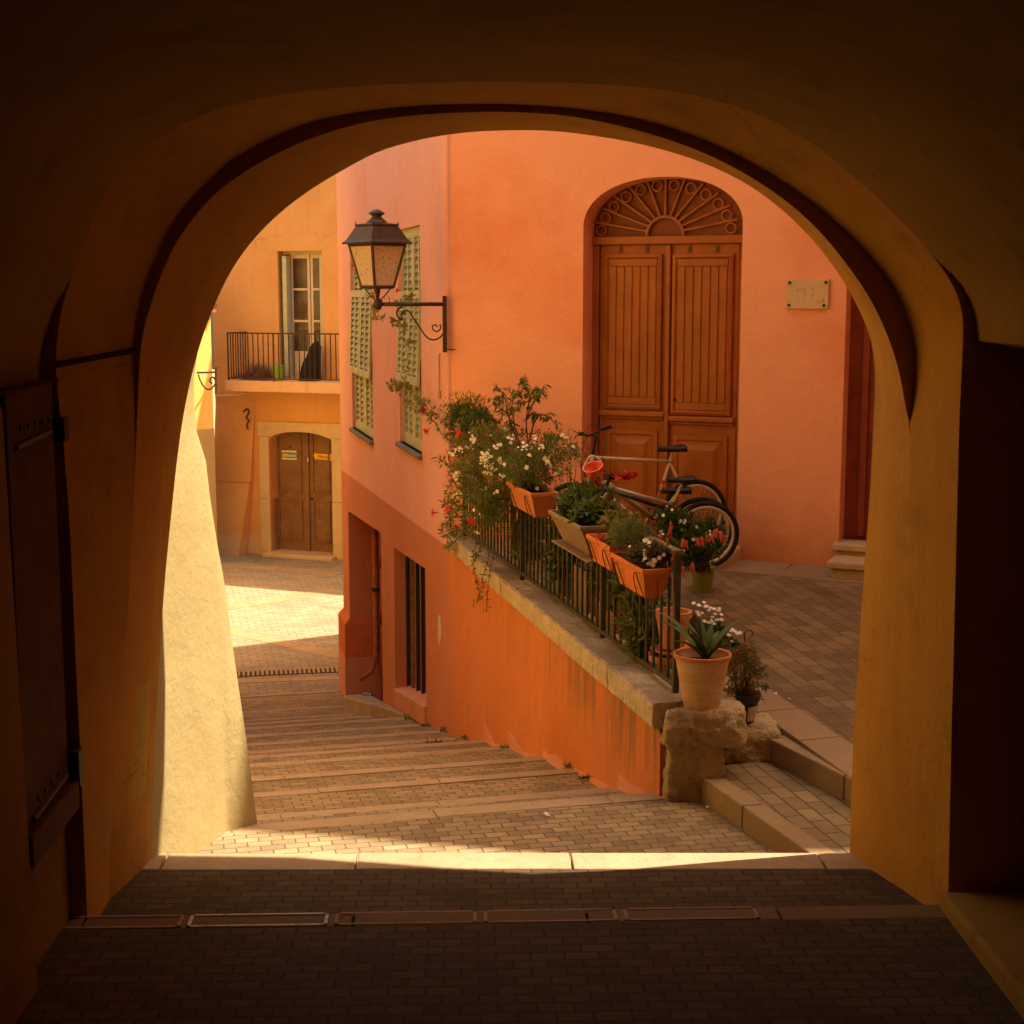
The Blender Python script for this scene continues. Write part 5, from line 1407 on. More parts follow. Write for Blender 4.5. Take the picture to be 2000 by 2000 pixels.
def trumpet(mb, p, d, R, L):
    d = d.normalized(); m3 = d.to_track_quat('Z', 'Y').to_matrix()
    mb.lathe([(R*.12, 0), (R*.16, L*.35), (R*.32, L*.65), (R*.7, L*.9), (R*.95, L)], p, 8, m3)
    e = m3 @ V3((1, 0, 0)); f = m3 @ V3((0, 1, 0)); q = p+d*L
    for k in range(5):
        a = 2*math.pi*k/5; u = e*math.cos(a)+f*math.sin(a); s = d.cross(u)
        mb.add([q+u*R*.75-s*R*.45, q+u*R*.75+s*R*.45, q+u*R*1.7+s*R*.3-d*R*.15, q+u*R*1.9-d*R*.25, q+u*R*1.7-s*R*.3-d*R*.15], [(0, 1, 2, 3, 4)])
PROTO = {}
def part_copies(parent, name, key, maker, mat, places):
    """the same blossom set at many places: copies share one mesh"""
    if key not in PROTO:
        mb = MB(); maker(mb); me = bpy.data.meshes.new(name); me.from_pydata([tuple(v) for v in mb.v], [], mb.f); me.materials.append(mat)
        PROTO[key] = me
    inv = world_m(parent).inverted()
    for p, d, s in places[:100]:
        o = bpy.data.objects.new(name, PROTO[key]); C.objects.link(o); o.parent = parent
        q = V3(d).normalized().to_track_quat('Z', 'Y')
        o.matrix_basis = inv @ Matrix.Translation(V3(p)) @ q.to_matrix().to_4x4() @ Matrix.Scale(s, 4)
UP = V3((0, 0, 1)); TOCAM = V3((-.1, -1, .25)).normalized()

# ------------------------------------------------------------------ planters hung on the railing
def planter_mat(name, c, rough=.65): return plain(name, c, rough, .3, 0, .12, 6, .15, dirt=sc(c, .6))
M['terra'] = planter_mat("terracotta_plastic", rgb(.56, .19, .06))
M['terra2'] = planter_mat("bright_orange_plastic", rgb(.72, .19, .035))
M['brownp'] = planter_mat("grey_brown_plastic", rgb(.27, .18, .11))
def box_planter(name, Ya, Yb, d0, d1, ztop, h, mat, lab, bot=.55, group=None, bracket=True, ribs=False):
    a0, a1 = RY(Ya), RY(Yb); dc = (d0+d1)/2; hwid = (d1-d0)/2
    root = empty(name, FR.W((a0+a1)/2, ztop-h, dc), label=lab, cat="planter", group=group)
    def lv(ins, z, k=1.0): return [FR.W(a0+ins, z, dc-hwid*k), FR.W(a1-ins, z, dc-hwid*k), FR.W(a1-ins, z, dc+hwid*k), FR.W(a0+ins, z, dc+hwid*k)]
    m = MB(); seq = [lv(.07, ztop-h, bot), lv(.015, ztop-.035, .90), lv(.0, ztop-.03, 1.0), lv(.0, ztop, 1.0), lv(.02, ztop, .88), lv(.03, ztop-.05, .84)]
    for A, B in zip(seq[:-1], seq[1:]):
        for i in range(4): m.quad(A[i], A[(i+1) % 4], B[(i+1) % 4], B[i])
    m.add(seq[0], [(3, 2, 1, 0)])
    if ribs:
        for k in range(9):
            t = (k+.5)/9; A, B = seq[0], seq[1]
            p = A[0].lerp(A[3], t); q = B[0].lerp(B[3], t); m.tube([p, q], .004, 4)
    m.build("planter_body", mat, root, bevel=.004)
    m = MB(); s_ = lv(.03, ztop-.045, .83); m.add(s_, [(0, 1, 2, 3)]); m.build("soil", M['soil'], root)
    if bracket:
        for t in (.2, .8):
            a = a0+(a1-a0)*t; m = MB()
            m.tube(spline([FR.W(a-.07, ztop-h, dc+hwid*bot+.01), FR.W(a-.05, ztop-h*.45, dc+hwid*.85+.012), FR.W(a, ztop-h*.2, dc+hwid*.92+.014), FR.W(a+.05, ztop-h*.45, dc+hwid*.85+.012), FR.W(a+.07, ztop-h, dc+hwid*bot+.01)]), .004, 5)
            m.build("bracket", M['iron'], root)
    return root, a0, a1, dc, hwid
T1 = box_planter("flower_box", 11.87, 12.72, .0, .24, -1.565, .21, M['terra'], "terracotta flower box of small white flowers, hung on the railing beyond the grey brown one", ribs=True)
T2 = box_planter("flower_box", 12.85, 13.75, .0, .24, -1.57, .21, M['terra'], "terracotta flower box overflowing with yellow green foliage, middle of the three terracotta boxes", ribs=True)
T3 = box_planter("flower_box", 14.45, 15.3, .0, .24, -1.56, .21, M['terra'], "terracotta flower box holding the round green bush, farthest box on the railing", ribs=True)
B1 = box_planter("flower_box", 10.50, 11.36, -.08, .24, -1.625, .24, M['brownp'], "grey brown flower box of leafy green seedlings on the railing", bot=.3, bracket=False)
O2 = box_planter("flower_box", 9.88, 10.42, .02, .22, -1.665, .19, M['terra2'], "orange flower box with red geraniums beside the grey brown box")
O1 = box_planter("flower_box", 9.20, 9.85, .02, .22, -1.70, .20, M['terra2'], "bright orange flower box with dark foliage and white flowers, nearest on the railing")
for r_ in (T1, T2, T3, B1, O2, O1): r_[0]['group'] = "flower boxes hung along the railing"
m = MB(); m.fbox(FR, RY(10.44), RY(11.4), -1.882, -1.868, .10, .20); m.build("support_tray", M['brownp'], B1[0], bevel=.003)
m = MB(); m.tube([FR.W(O1[1]-.004, -1.90, .03), FR.W(O1[1]-.004, -1.76, .03), FR.W(O1[1]-.004, -1.76, .12), FR.W(O1[1]-.004, -1.90, .12)], .004, 5); m.build("end_bracket", M['iron'], O1[0])

def plant(name, lab, seed, base, blobs, mat, L, w, cat="plant", ntw=14, group=None, zmin=None, clump=10, curl=.25):
    rnd = random.Random(seed); root = empty(name, base, label=lab, cat=cat, group=group)
    m = MB(); t = MB()
    for c, r, n in blobs:
        foliage(m, rnd, c, r, n, L, w, zmin=zmin, clump=clump, curl=curl); twigs(t, rnd, base, c, r, ntw)
    m.build("foliage", mat, root, fixn=False); t.build("stems", M['stem'], root, smooth=True)
    return root, rnd
def on_blob(rnd, blobs, n, out=1.0, cam=.75):
    res = []
    for _ in range(n):
        c, r, _n = blobs[rnd.randrange(len(blobs))]
        for __ in range(20):
            q = rv(rnd)
            if q.dot(TOCAM) > cam-1.0+rnd.random()*.5: break
        p = V3(c)+V3((q.x*r[0], q.y*r[1], q.z*r[2]))*out*rnd.uniform(.85, 1.1); res.append((p, (q+TOCAM*.9+rv(rnd)*.4), rnd.uniform(.55, 1.4)))
        if len(res) > n: break
        if rnd.random() < .45:
            for _k in range(rnd.randrange(2, 5)): res.append((p+rv(rnd)*.035, (q+TOCAM*.9+rv(rnd)*.5), rnd.uniform(.6, 1.2)))
    return res
def FRW(Y, z, d): return FR.W(RY(Y), z, d)
# a: round bush at the far end
bl_ = [(FRW(15.0, -1.20, .10), (.25, .24, .21), 2800), (FRW(14.9, -1.40, .12), (.24, .25, .16), 1100)]
r1, rnd = plant("round_bush", "round clipped green bush at the far end of the railing, beside the pink wall", 31, FRW(14.95, -1.6, .12), bl_, M['leaf'], .045, .014, "bush")
rnd = random.Random(3)
m = MB()
for k in range(220):
    q = rv(rnd); 
    if q.z < -.1: continue
    p = V3(bl_[0][0])+V3((q.x*.26, q.y*.24, q.z*.23)); leaf(m, p, q+UP*.6, rv(rnd), .055, .009)
m.build("shoots", M['leafy'], r1)
# b: tall leafy shrub with drooping compound leaves
rs = random.Random(12); sh = empty("tall_shrub", FRW(13.2, -2.55, -.25), label="tall thin stemmed shrub with drooping leaves against the orange wall, above the white flowers", cat="shrub")
m = MB(); lm = MB()
Ysh = 13.2
def SP(u, v, Y=Ysh): return onY(u, v, Y)
stems = [((1000, 1060), (1012, 960), (1016, 880), (1005, 830), (1000, 790), (1012, 762), (1018, 740)), ((1004, 1060), (1022, 950), (1030, 870), (1028, 820), (1035, 778), (1048, 755)),
         ((1000, 1050), (1005, 930), (1000, 850), (990, 800), (985, 775), (968, 752)), ((1010, 1050), (1040, 930), (1060, 870), (1078, 850), (1086, 856)),
         ((1012, 960), (1036, 850), (1052, 812), (1072, 815), (1092, 838)), ((1000, 960), (988, 880), (975, 850), (970, 830)), ((1016, 880), (1003, 840), (990, 806), (978, 800), (969, 782)), ((1028, 820), (1040, 790), (1053, 770), (1058, 762))]
for st_ in stems:
    dY = rs.uniform(-.15, .15); P_ = spline([SP(u, v, Ysh+dY*min(i/3, 1)) for i, (u, v) in enumerate(st_)], 5)
    m.tube(P_, [.009-.006*i/len(P_) for i in range(len(P_))], 5, caps=False)
    for i, p in enumerate(P_):
        if i < len(P_)*.42 or rs.random() < .35: continue
        for _ in range(1 if rs.random() < .5 else 2):
            d = (rv(rs)+V3((0, 0, .1))).normalized(); d.z = abs(d.z)*.5; q = p+d*rs.uniform(.06, .13)
            m.tube([p, q], .0022, 4, caps=False)
            for kk in range(5):
                f = (kk+1)/5; bp = p.lerp(q, f); leaf(lm, bp, (d*.6+rv(rs)*.5+V3((0, 0, -.75))), rv(rs), rs.uniform(.05, .085), .021, .15, .15)
m.build("stems", M['stem'], sh, smooth=True); lm.build("foliage", M['leaf'], sh, fixn=False)
# c: white flowered mass in and over the terracotta boxes
bl_ = [(FRW(12.35, -1.42, .12), (.30, .34, .20), 2300), (FRW(12.9, -1.40, .16), (.28, .30, .24), 1800), (FRW(12.9, -1.75, .28), (.22, .32, .30), 2300), (FRW(13.3, -1.92, .25), (.20, .25, .22), 1000), (FRW(12.2, -1.28, -.05), (.24, .26, .20), 1100)]
r2, rnd = plant("white_flower_plant", "bushy plant starred with small white flowers, spilling over the terracotta boxes", 41, FRW(12.4, -1.6, .12), bl_, M['leaf'], .038, .013, "plant")
part_copies(r2, "blossom", "w5", lambda b: star(b, V3((0, 0, 0)), UP, .017, 5, .75, .2), M['white'], on_blob(rnd, bl_, 100))
# clustered groups of blossoms are also built singly
bl2 = [(FRW(13.5, -1.35, .2), (.26, .30, .26), 1800), (FRW(13.9, -1.7, .25), (.24, .32, .30), 1900), (FRW(14.3, -1.45, .2), (.22, .26, .22), 1100)]
r3, rnd = plant("trailing_plant", "yellow green trailing plant between the round bush and the white flowered plant", 43, FRW(13.4, -1.6, .12), bl2, M['leafy'], .05, .015, "plant")
part_copies(r3, "blossom", "w5b", lambda b: star(b, V3((0, 0, 0)), UP, .019, 5, .75, .2), M['white'], on_blob(rnd, bl2, 45))
def big_blossom(parent, name, u, v, Y, mat, R, L, d):
    m = MB(); p = onY(u, v, Y); d = V3(d).normalized(); trumpet(m, p-d*L*.6, d, R, L); m.build(name, mat, parent, fixn=False)
for u, v, R in ((952, 892, .038), (960, 917, .04), (948, 900, .03)): big_blossom(r3, "trumpet_blossom", u, v, 13.2, M['white'], R, .09, (-.4, -1, .2))
# red petunias beside the bush
bl3 = [(FRW(14.2, -1.22, .14), (.17, .18, .16), 900)]
r4, rnd = plant("red_flower_plant", "dark leaved plant with a cluster of red blossoms right beside the round bush", 47, FRW(14.3, -1.6, .12), bl3, M['leafd'], .06, .028, "plant")
for u, v in ((960, 862), (967, 866), (956, 872), (972, 860), (962, 874)): big_blossom(r4, "blossom", u, v, 13.9, M['red'], .035, .05, (-.2, -1, .3))
# trumpet vine at the left with its red flowers
rs = random.Random(77); tv = empty("trumpet_vine", FRW(15.2, -1.7, .15), label="wispy vine with red trumpet flowers hanging at the left end of the railing", cat="vine")
m = MB(); lm = MB(); FV = FW.off(.28)
def VP(u, v, d=.28): return onP(u, v, FW.off(d).o, FW.n)
runs = [((915, 930), (890, 925), (868, 905), (858, 895)), ((925, 950), (900, 955), (880, 968), (868, 985)), ((930, 975), (905, 985), (890, 1000), (880, 998)), ((925, 1000), (900, 1010), (880, 1012), (872, 1030), (884, 1042), (894, 1030)),
        ((935, 940), (905, 930), (885, 940), (872, 960)), ((935, 990), (912, 1005), (896, 990), (884, 978), (874, 985)), ((925, 1030), (900, 1038), (885, 1045), (868, 1046), (864, 1030)), ((925, 1005), (905, 1020), (900, 1045), (878, 1065)), ((940, 1000), (925, 1035), (905, 1050)), ((920, 905), (895, 912), (876, 925)), ((930, 965), (903, 970), (885, 985), (877, 1008), (882, 1030))]
for r_ in runs:
    P_ = spline([VP(u, v, .30+.05*rs.random()) for u, v in r_], 5); m.tube(P_, [.0035]*len(P_), 5, caps=False)
    for p in P_[1:]:
        for _ in range(3): leaf(lm, p+rv(rs)*.02, rv(rs)+V3((-.2, 0, .1)), rv(rs), rs.uniform(.05, .09), .017, .1, .15)
m.build("stems", M['stem'], tv, smooth=True); lm.build("foliage", M['leaf'], tv, fixn=False)
for u, v, d in ((857, 1001, (-1, -.4, .0)), (883, 996, (-.7, -.6, .2)), (928, 1013, (-.6, -.8, -.3))): m = MB(); p = VP(u, v, .33); trumpet(m, p, V3(d), .026, .07); m.build("trumpet_blossom", M['red'], tv, fixn=False)
# the long shoot that climbs over the shutters to the lantern
cv = empty("climbing_vine", VP(880, 830, .15), label="long thin vine shoot climbing across the right shutters up to the lantern bracket", cat="vine")
m = MB(); lm = MB()
runs = [((900, 835), (880, 832), (862, 822), (845, 812), (828, 800), (820, 778), (826, 792)), ((845, 812), (830, 790), (815, 775), (800, 762), (790, 745), (797, 710), (790, 665), (783, 635), (778, 605), (775, 592)), ((828, 800), (800, 790), (782, 770), (775, 748), (770, 752)), ((800, 762), (780, 752), (772, 765)),
        ((775, 592), (760, 592), (742, 590), (730, 580), (722, 560), (715, 545), (706, 530)), ((775, 592), (788, 588), (800, 580), (806, 570)), ((742, 590), (735, 600), (730, 612), (738, 622), (748, 626)), ((820, 800), (850, 825), (860, 845), (872, 855)), ((815, 775), (832, 782), (846, 802), (842, 818))]
for ri, r_ in enumerate(runs):
    dd = .12 if ri not in (4, 6) else .62
    n_ = len(r_); P_ = []
    for i, (u, v) in enumerate(r_):
        d_ = dd
        if ri == 4: d_ = .12+.55*min(i/2, 1)
        P_.append(VP(u, v, d_+.02*rs.random()))
    P_ = spline(P_, 5); m.tube(P_, [.003]*len(P_), 5, caps=False)
    for i, p in enumerate(P_):
        if ri in (1,) and i > 26 and i % 3: continue
        for _ in range(2 if i % 2 else 1): leaf(lm, p+rv(rs)*.015, rv(rs), rv(rs), rs.uniform(.05, .10), .030, .1, .2)
for (u, v, d_) in ((712, 533, .74), (716, 540, .74), (803, 574, .15), (798, 580, .15), (772, 630, .2), (778, 634, .2), (768, 626, .2), (790, 640, .12), (793, 668, .12), (765, 752, .14), (771, 757, .14), (778, 750, .14), (790, 757, .14)):
    p = VP(u, v, d_)
    for _ in range(4): leaf(lm, p+rv(rs)*.02, rv(rs), V3((0, -1, 0)), rs.uniform(.06, .11), .045, .1, .15)
m.build("stems", M['stem'], cv, smooth=True); lm.build("foliage", leafmat("light_olive_leaf", rgb(.24, .22, .06), rgb(.15, .14, .04)), cv, fixn=False)
for u, v, d_, dr in ((700, 520, .76, (-1, -.4, .1)), (786, 569, .15, (-1, -.5, .2)), (841, 836, .16, (-.6, -.5, -.4)), (824, 812, .14, (.2, -.5, .8)), (909, 847, .42, (-.9, -.5, .2))):
    m = MB(); trumpet(m, VP(u, v, d_), V3(dr), .026, .075); m.build("trumpet_blossom", M['red'], cv, fixn=False)
# a few strands hanging over the coping
rs = random.Random(64); hv = empty("hanging_strands", VP(935, 1075, .05), label="thin leafy strands hanging over the stone coping below the flower mass", cat="vine")
m = MB(); lm = MB()
for r_ in (((945, 1050), (935, 1075), (925, 1100), (930, 1130), (938, 1160)), ((950, 1055), (955, 1085), (945, 1120), (940, 1145), (935, 1170), (925, 1178)), ((940, 1050), (930, 1065), (925, 1085), (932, 1092)), ((955, 1060), (962, 1090), (955, 1125), (950, 1195))):
    P_ = spline([VP(u, v, .06+.02*rs.random()) for u, v in r_], 5); m.tube(P_, [.003]*len(P_), 5, caps=False)
    for p in P_[1:]:
        for _ in range(2): leaf(lm, p+rv(rs)*.015, rv(rs), rv(rs), rs.uniform(.03, .07), .016, .1, .2)
m.build("stems", M['stem'], hv, smooth=True); lm.build("foliage", M['leaf'], hv, fixn=False)
# d: wiry shrub between the mass and the bicycles
rs = random.Random(9); ws = empty("wiry_shrub", FRW(12.0, -2.6, -.5), label="thin bare branched shrub with tiny leaves left of the bicycle handlebars", cat="shrub")
m = MB(); lm = MB()
for k in range(16):
    u1, v1 = rs.uniform(1075, 1180), rs.uniform(835, 930); u0 = rs.uniform(1105, 1140)
    P_ = spline([onY(u0, 1010, 12.6), onY(u0+(u1-u0)*.35+rs.uniform(-8, 8), 975, 12.6), onY(u0+(u1-u0)*.8+rs.uniform(-8, 8), (v1+960)/2, 12.6), onY(u1, v1, 12.6)], 5)
    m.tube(P_, [.004-.0025*i/len(P_) for i in range(len(P_))], 4, caps=False)
    for p in P_[5:]:
        for _ in range(2): leaf(lm, p+rv(rs)*.015, rv(rs), rv(rs), rs.uniform(.02, .04), .012)
m.build("stems", M['stem'], ws, smooth=True); lm.build("foliage", M['leaf'], ws, fixn=False)
# e: seedlings in the grey brown box
bl_ = [(FRW(10.78, -1.58, .06), (.16, .16, .08), 520), (FRW(11.1, -1.56, .05), (.17, .18, .09), 560), (FRW(11.35, -1.53, -.02), (.14, .14, .09), 260)]
plant("leafy_plant", "broad leaved green plant filling the grey brown flower box", 51, FRW(10.9, -1.65, .08), bl_, M['leafd'], .085, .05, clump=6, ntw=8)
bl_ = [(FRW(11.6, -1.66, -.12), (.20, .22, .13), 900)]
plant("leafy_plant", "dark small leaved plant behind the grey brown flower box", 52, FRW(11.6, -1.9, -.1), bl_, M['leafd'], .04, .018)
# f: geraniums
bl_ = [(FRW(9.95, -1.58, .08), (.14, .13, .09), 420), (FRW(10.15, -1.55, .08), (.13, .13, .1), 380)]
r5, rnd = plant("geranium", "geranium with small scarlet flower heads in the second orange box", 55, FRW(10.0, -1.7, .09), bl_, M['leafy'], .045, .04, clump=5, ntw=8)
for u, v, Y_ in ((1202, 1042, 9.95), (1214, 1049, 9.85), (1178, 1052, 10.15), (1186, 1056, 10.1), (1172, 1058, 10.1), (1170, 1050, 10.2)):
    m = MB(); p = onY(u, v, Y_)
    for _ in range(16): star(m, p+rv(rnd)*.022, rv(rnd)+TOCAM, .016, 5, .8, .2)
    m.build("blossom", M['coral'] if u < 1195 else M['red'], r5, fixn=False)
# g: feathery and purple plants in the near orange box
bl_ = [(FRW(9.78, -1.58, .10), (.16, .15, .12), 1500)]
plant("feathery_plant", "feathery olive green plant between the geranium and the purple foliage", 57, FRW(9.65, -1.72, .06), bl_, M['leaf'], .055, .006)
bl_ = [(FRW(9.45, -1.66, .12), (.15, .14, .08), 800), (FRW(9.32, -1.62, .10), (.11, .12, .08), 400)]
r6, rnd = plant("purple_plant", "purple brown leaved plant with little white flowers in the nearest orange box", 58, FRW(9.25, -1.72, .08), bl_, M['leafp'], .04, .026)
part_copies(r6, "blossom", "w7", lambda b: star(b, V3((0, 0, 0)), UP, .016, 6, .8, .15), M['white'], on_blob(rnd, bl_, 22))
# h: fuchsia in its green pot on the terrace
gp = onZ(1372, 1153, zt(12.9)); 
M['olivepot'] = plain("olive_green_plastic", rgb(.30, .28, .05), .5, .4, 0, .1, 6, .1)
g1_ = empty("green_pot", gp, label="olive green round pot on the terrace under the fuchsia", cat="pot")
m = MB(); m.lathe([(0, 0), (.085, 0), (.105, .20), (.115, .205), (.115, .225), (.10, .225), (.09, .16), (0, .16)], gp, 26); m.build("pot_body", M['olivepot'], g1_, smooth=True, autos=.6)
fy = 11.9
def blob_px(u, v, Y, ru, rv_, n): 
    c = onY(u, v, Y); k = c.dot(FWD)/F_PX; return (c, (ru*k, ru*k*.8, rv_*k), n)
bl_ = [blob_px(1345, 1066, 12.0, 62, 46, 2600), blob_px(1318, 1030, 12.0, 40, 44, 1300), blob_px(1380, 1050, 12.2, 42, 46, 1300), blob_px(1302, 1075, 11.5, 34, 34, 800)]
r7, rnd = plant("fuchsia", "fuchsia bush with hanging pink and coral bells in front of the bicycle wheel", 61, gp+V3((0, 0, .15)), bl_, M['leafd'], .05, .024, "bush", ntw=16)
def bell(b):
    b.lathe([(.004, .0), (.012, -.012), (.014, -.035), (.008, -.05)], (0, 0, 0), 6)
    for k in range(4):
        a = k*math.pi/2; d = V3((math.cos(a), math.sin(a), 0)); leaf(b, V3((0, 0, -.03)), d*.6+V3((0, 0, -.8)), d, .045, .014)
pl_ = []
for u, v in ((1310, 1018), (1310, 1030), (1395, 1035), (1380, 1044), (1370, 1048), (1392, 1042), (1408, 1038), (1412, 1045), (1352, 1105), (1340, 1055), (1334, 1052), (1320, 1107), (1324, 1110), (1332, 1106), (1305, 1095), (1285, 1050), (1292, 1042), (1300, 1064), (1352, 1098), (1302, 1050), (1362, 1050), (1317, 1078), (1400, 1032), (1308, 1100)):
    pl_.append((onY(u, v, 11.35), V3((rnd.uniform(-.2, .2), rnd.uniform(-.2, .2), 1)), rnd.uniform(.9, 1.2)))
part_copies(r7, "bell_blossom", "bell", bell, M['coral'], pl_)
part_copies(r7, "blossom", "w8", lambda b: star(b, V3((0, 0, 0)), UP, .014, 5, .8, .15), M['white'], on_blob(rnd, bl_, 26, 1.02))

# wispy grey green plant in front of the bicycles, with two red blooms
bl_ = [blob_px(1205, 1020, 11.6, 28, 24, 380), blob_px(1196, 975, 11.8, 14, 22, 140)]
rq, rnd = plant("wispy_plant", "wispy grey green plant partly hiding the bicycle frames, two red blooms on top", 67, onY(1240, 1100, 11.6), bl_, M['leaf'], .06, .010, "plant", ntw=18)
for u, v in ((1206, 930), (1212, 934), (1226, 930), (1218, 926), (1240, 925)):
    m = MB(); p = onY(u, v, 11.6)
    for _ in range(5): star(m, p+rv(rnd)*.015, rv(rnd)+TOCAM, .032, 5, .9, .2)
    m.build("blossom", M['red'], rq, fixn=False)
# ------------------------------------------------------------------ pots behind the railing, on the terrace
def round_pot(name, u, vb, z, r0, r1, h, mat, lab, rim=.02, cat="pot", P=None):
    P = P if P is not None else onZ(u, vb, z); e = empty(name, P, label=lab, cat=cat)
    m = MB(); m.lathe([(0, 0), (r0, 0), (r1*.97, h-.045), (r1+rim*.4, h-.04), (r1+rim*.5, h), (r1-.012, h), (r1-.025, h-.05), (0, h-.05)], P, 30); m.build("pot_body", mat, e, smooth=True, autos=.5)
    m = MB(); m.lathe([(r1-.026, h-.047), (0, h-.04)], P, 20); m.build("soil", M['soil'], e)
    return e, P
M['terra3'] = stone("fired_terracotta", rgb(.62, .25, .09), rgb(.52, .19, .065), rgb(.40, .17, .08), vein=.35, scale=7, bump=.25, disp=.004)
_, Pq = round_pot("terracotta_pot", 0, 0, 0, .08, .118, .25, M['terra3'], "round terracotta pot raised behind the last railing bars, dark soil showing", P=onY(1314, 1264, 9.75))
zq_ = onY(1314, 1264, 9.75).z; _, Pq2 = round_pot("terracotta_pot", 0, 0, 0, .11, .135, zq_-.045-zt(9.75), M['terra3'], "taller reddish terracotta pot standing low behind the last bars, under the round one", P=V3((onY(1306, 1264, 9.75).x, 9.75, zt(9.75))))
m = MB(); m.lathe([(0, 0), (.10, 0), (.155, .032), (.147, .037), (.10, .012), (0, .012)], (Pq.x, Pq.y, Pq.z-.04), 28); m.build("pot_saucer", M['terra3'], None, smooth=True, label="shallow terracotta saucer under the raised round pot", cat="saucer")
M['palepot'] = plain("pale_grey_plastic", rgb(.52, .42, .32), .6, .3, 0, .1, 6, .1)
M['ggreen'] = plain("grey_green_plastic", rgb(.20, .22, .12), .6, .3, 0, .15, 6, .1)
def sq_pot(name, Y, d, z, w, h, l, mat, lab, bot=.8):
    a = RY(Y); e = empty(name, FR.W(a, z, d), label=lab, cat="pot"); m = MB()
    def lv(k, zz): return [FR.W(a-l/2*k, zz, d-w/2*k), FR.W(a+l/2*k, zz, d-w/2*k), FR.W(a+l/2*k, zz, d+w/2*k), FR.W(a-l/2*k, zz, d+w/2*k)]
    seq = [lv(bot, z), lv(.96, z+h-.03), lv(1.0, z+h-.03), lv(1.0, z+h), lv(.9, z+h), lv(.86, z+h-.05)]
    for A, B in zip(seq[:-1], seq[1:]):
        for i in range(4): m.quad(A[i], A[(i+1) % 4], B[(i+1) % 4], B[i])
    m.add(seq[0], [(3, 2, 1, 0)]); m.build("pot_body", mat, e, bevel=.004)
    m = MB(); m.add(lv(.86, z+h-.048), [(0, 1, 2, 3)]); m.build("soil", M['soil'], e)
    return e
sq_pot("square_pot", 10.35, -.22, zt(10.3), .20, .46, .22, M['palepot'], "tall pale square pot behind the railing under the orange boxes")
sq_pot("long_pot", 9.75, -.20, zt(9.7), .20, .30, .50, M['ggreen'], "grey green long pot behind the railing bars nearest the big pot")
sq_pot("wooden_tub", 11.0, -.24, zt(11), .24, .44, .42, plain("orange_brown_boards", rgb(.36, .17, .06), .8, .2, 0, .25, 3, .3), "orange brown wooden tub behind the bars under the grey brown box", .95)
sq_pot("square_pot", 11.75, -.24, zt(11.7), .22, .50, .45, plain("dull_brown_pot", rgb(.28, .17, .10), .8, .2), "dull brown square pot behind the bars, farther than the wooden tub", .9)
sq_pot("square_pot", 12.6, -.26, zt(12.6), .24, .36, .5, M['ggreen'], "dark grey green square pot behind the bars in the leafy shadow", .9)
for k, (Y_, z_, d_, mt, sd, lb) in enumerate(((10.25, -2.05, -.14, 'leaf', 71, "drooping broad leaved plant growing behind the bars in the tall pale pot"), (10.05, -2.22, -.10, 'leaf', 72, "leafy plant pushing through the bars above the grey green long pot"),
                                      (11.05, -2.08, -.2, 'leaf', 73, "leafy green plant growing out of the orange brown wooden tub"), (12.2, -2.1, -.15, 'leafd', 74, "dark mass of leaves behind the bars below the white flowered plant"), (13.4, -2.15, -.15, 'leaf', 75, "green leaves crowding behind the far bars of the railing"))):
    bl_ = [(FRW(Y_, z_, d_), (.18, .28 if k > 1 else .2, .24), 520), (FRW(Y_-.1, z_-.12, d_+.05), (.12, .16, .16), 200)]
    plant("leafy_plant", lb, sd, FRW(Y_, z_-.25, d_-.05), bl_, M[mt], .095, .045, clump=5, ntw=8)
# daisies in a red-brown hanging pot with its hook
dp = onY(1412, 1300, 9.9); e, Pd = round_pot("hanging_pot", 0, 0, 0, .09, .15, .16, plain("red_brown_plastic", rgb(.30, .06, .03), .5, .4, 0, .1), "red brown hanging pot with a curled plastic hook beside the big pot", P=onY(1418, 1305, 9.75))
m = MB(); hx = onY(1451, 1276, 9.75)
m.tube(spline([V3((Pd.x+.14, Pd.y, Pd.z+.15)), onY(1452, 1262, 9.75), onY(1455, 1250, 9.75), onY(1454, 1238, 9.75), onY(1460, 1231, 9.75), onY(1468, 1232, 9.75), onY(1470, 1238, 9.75), onY(1467, 1242, 9.75)]), .006, 6); m.build("hook", plain("red_brown_hook", rgb(.30, .05, .025), .5, .4), e, smooth=True)
bl_ = [blob_px(1388, 1240, 9.95, 46, 34, 1500), blob_px(1415, 1270, 9.85, 30, 24, 600), blob_px(1350, 1225, 10.3, 26, 30, 500), blob_px(1320, 1215, 10.7, 24, 20, 300)]
r8, rnd = plant("daisy_bush", "low bush of small white daisies right behind the big flower pot", 81, Pd+V3((0, 0, .12)), bl_, M['leafd'], .035, .014, "bush")
pl_ = [(onY(u, v, 9.75), V3((rnd.uniform(-.3, .3), -.5, 1)), rnd.uniform(.9, 1.3)) for u, v in ((1375, 1176), (1365, 1182), (1379, 1184), (1388, 1187), (1395, 1189), (1405, 1188), (1385, 1192), (1362, 1195), (1371, 1197), (1355, 1178), (1409, 1200), (1392, 1205), (1397, 1199), (1376, 1213), (1385, 1216), (1390, 1213), (1394, 1218), (1409, 1210), (1335, 1210), (1336, 1208), (1318, 1200), (1317, 1207), (1431, 1229), (1436, 1233), (1440, 1237), (1445, 1236), (1424, 1240), (1429, 1232), (1296, 1238), (1314, 1240), (1381, 1245), (1404, 1192))]
pl_ += [(p, d, s) for p, d, s in on_blob(rnd, bl_, 30)]
def daisy(b):
    star(b, V3((0, 0, 0)), UP, .017, 9, .4, .05)
part_copies(r8, "blossom", "daisy", daisy, M['white'], pl_)
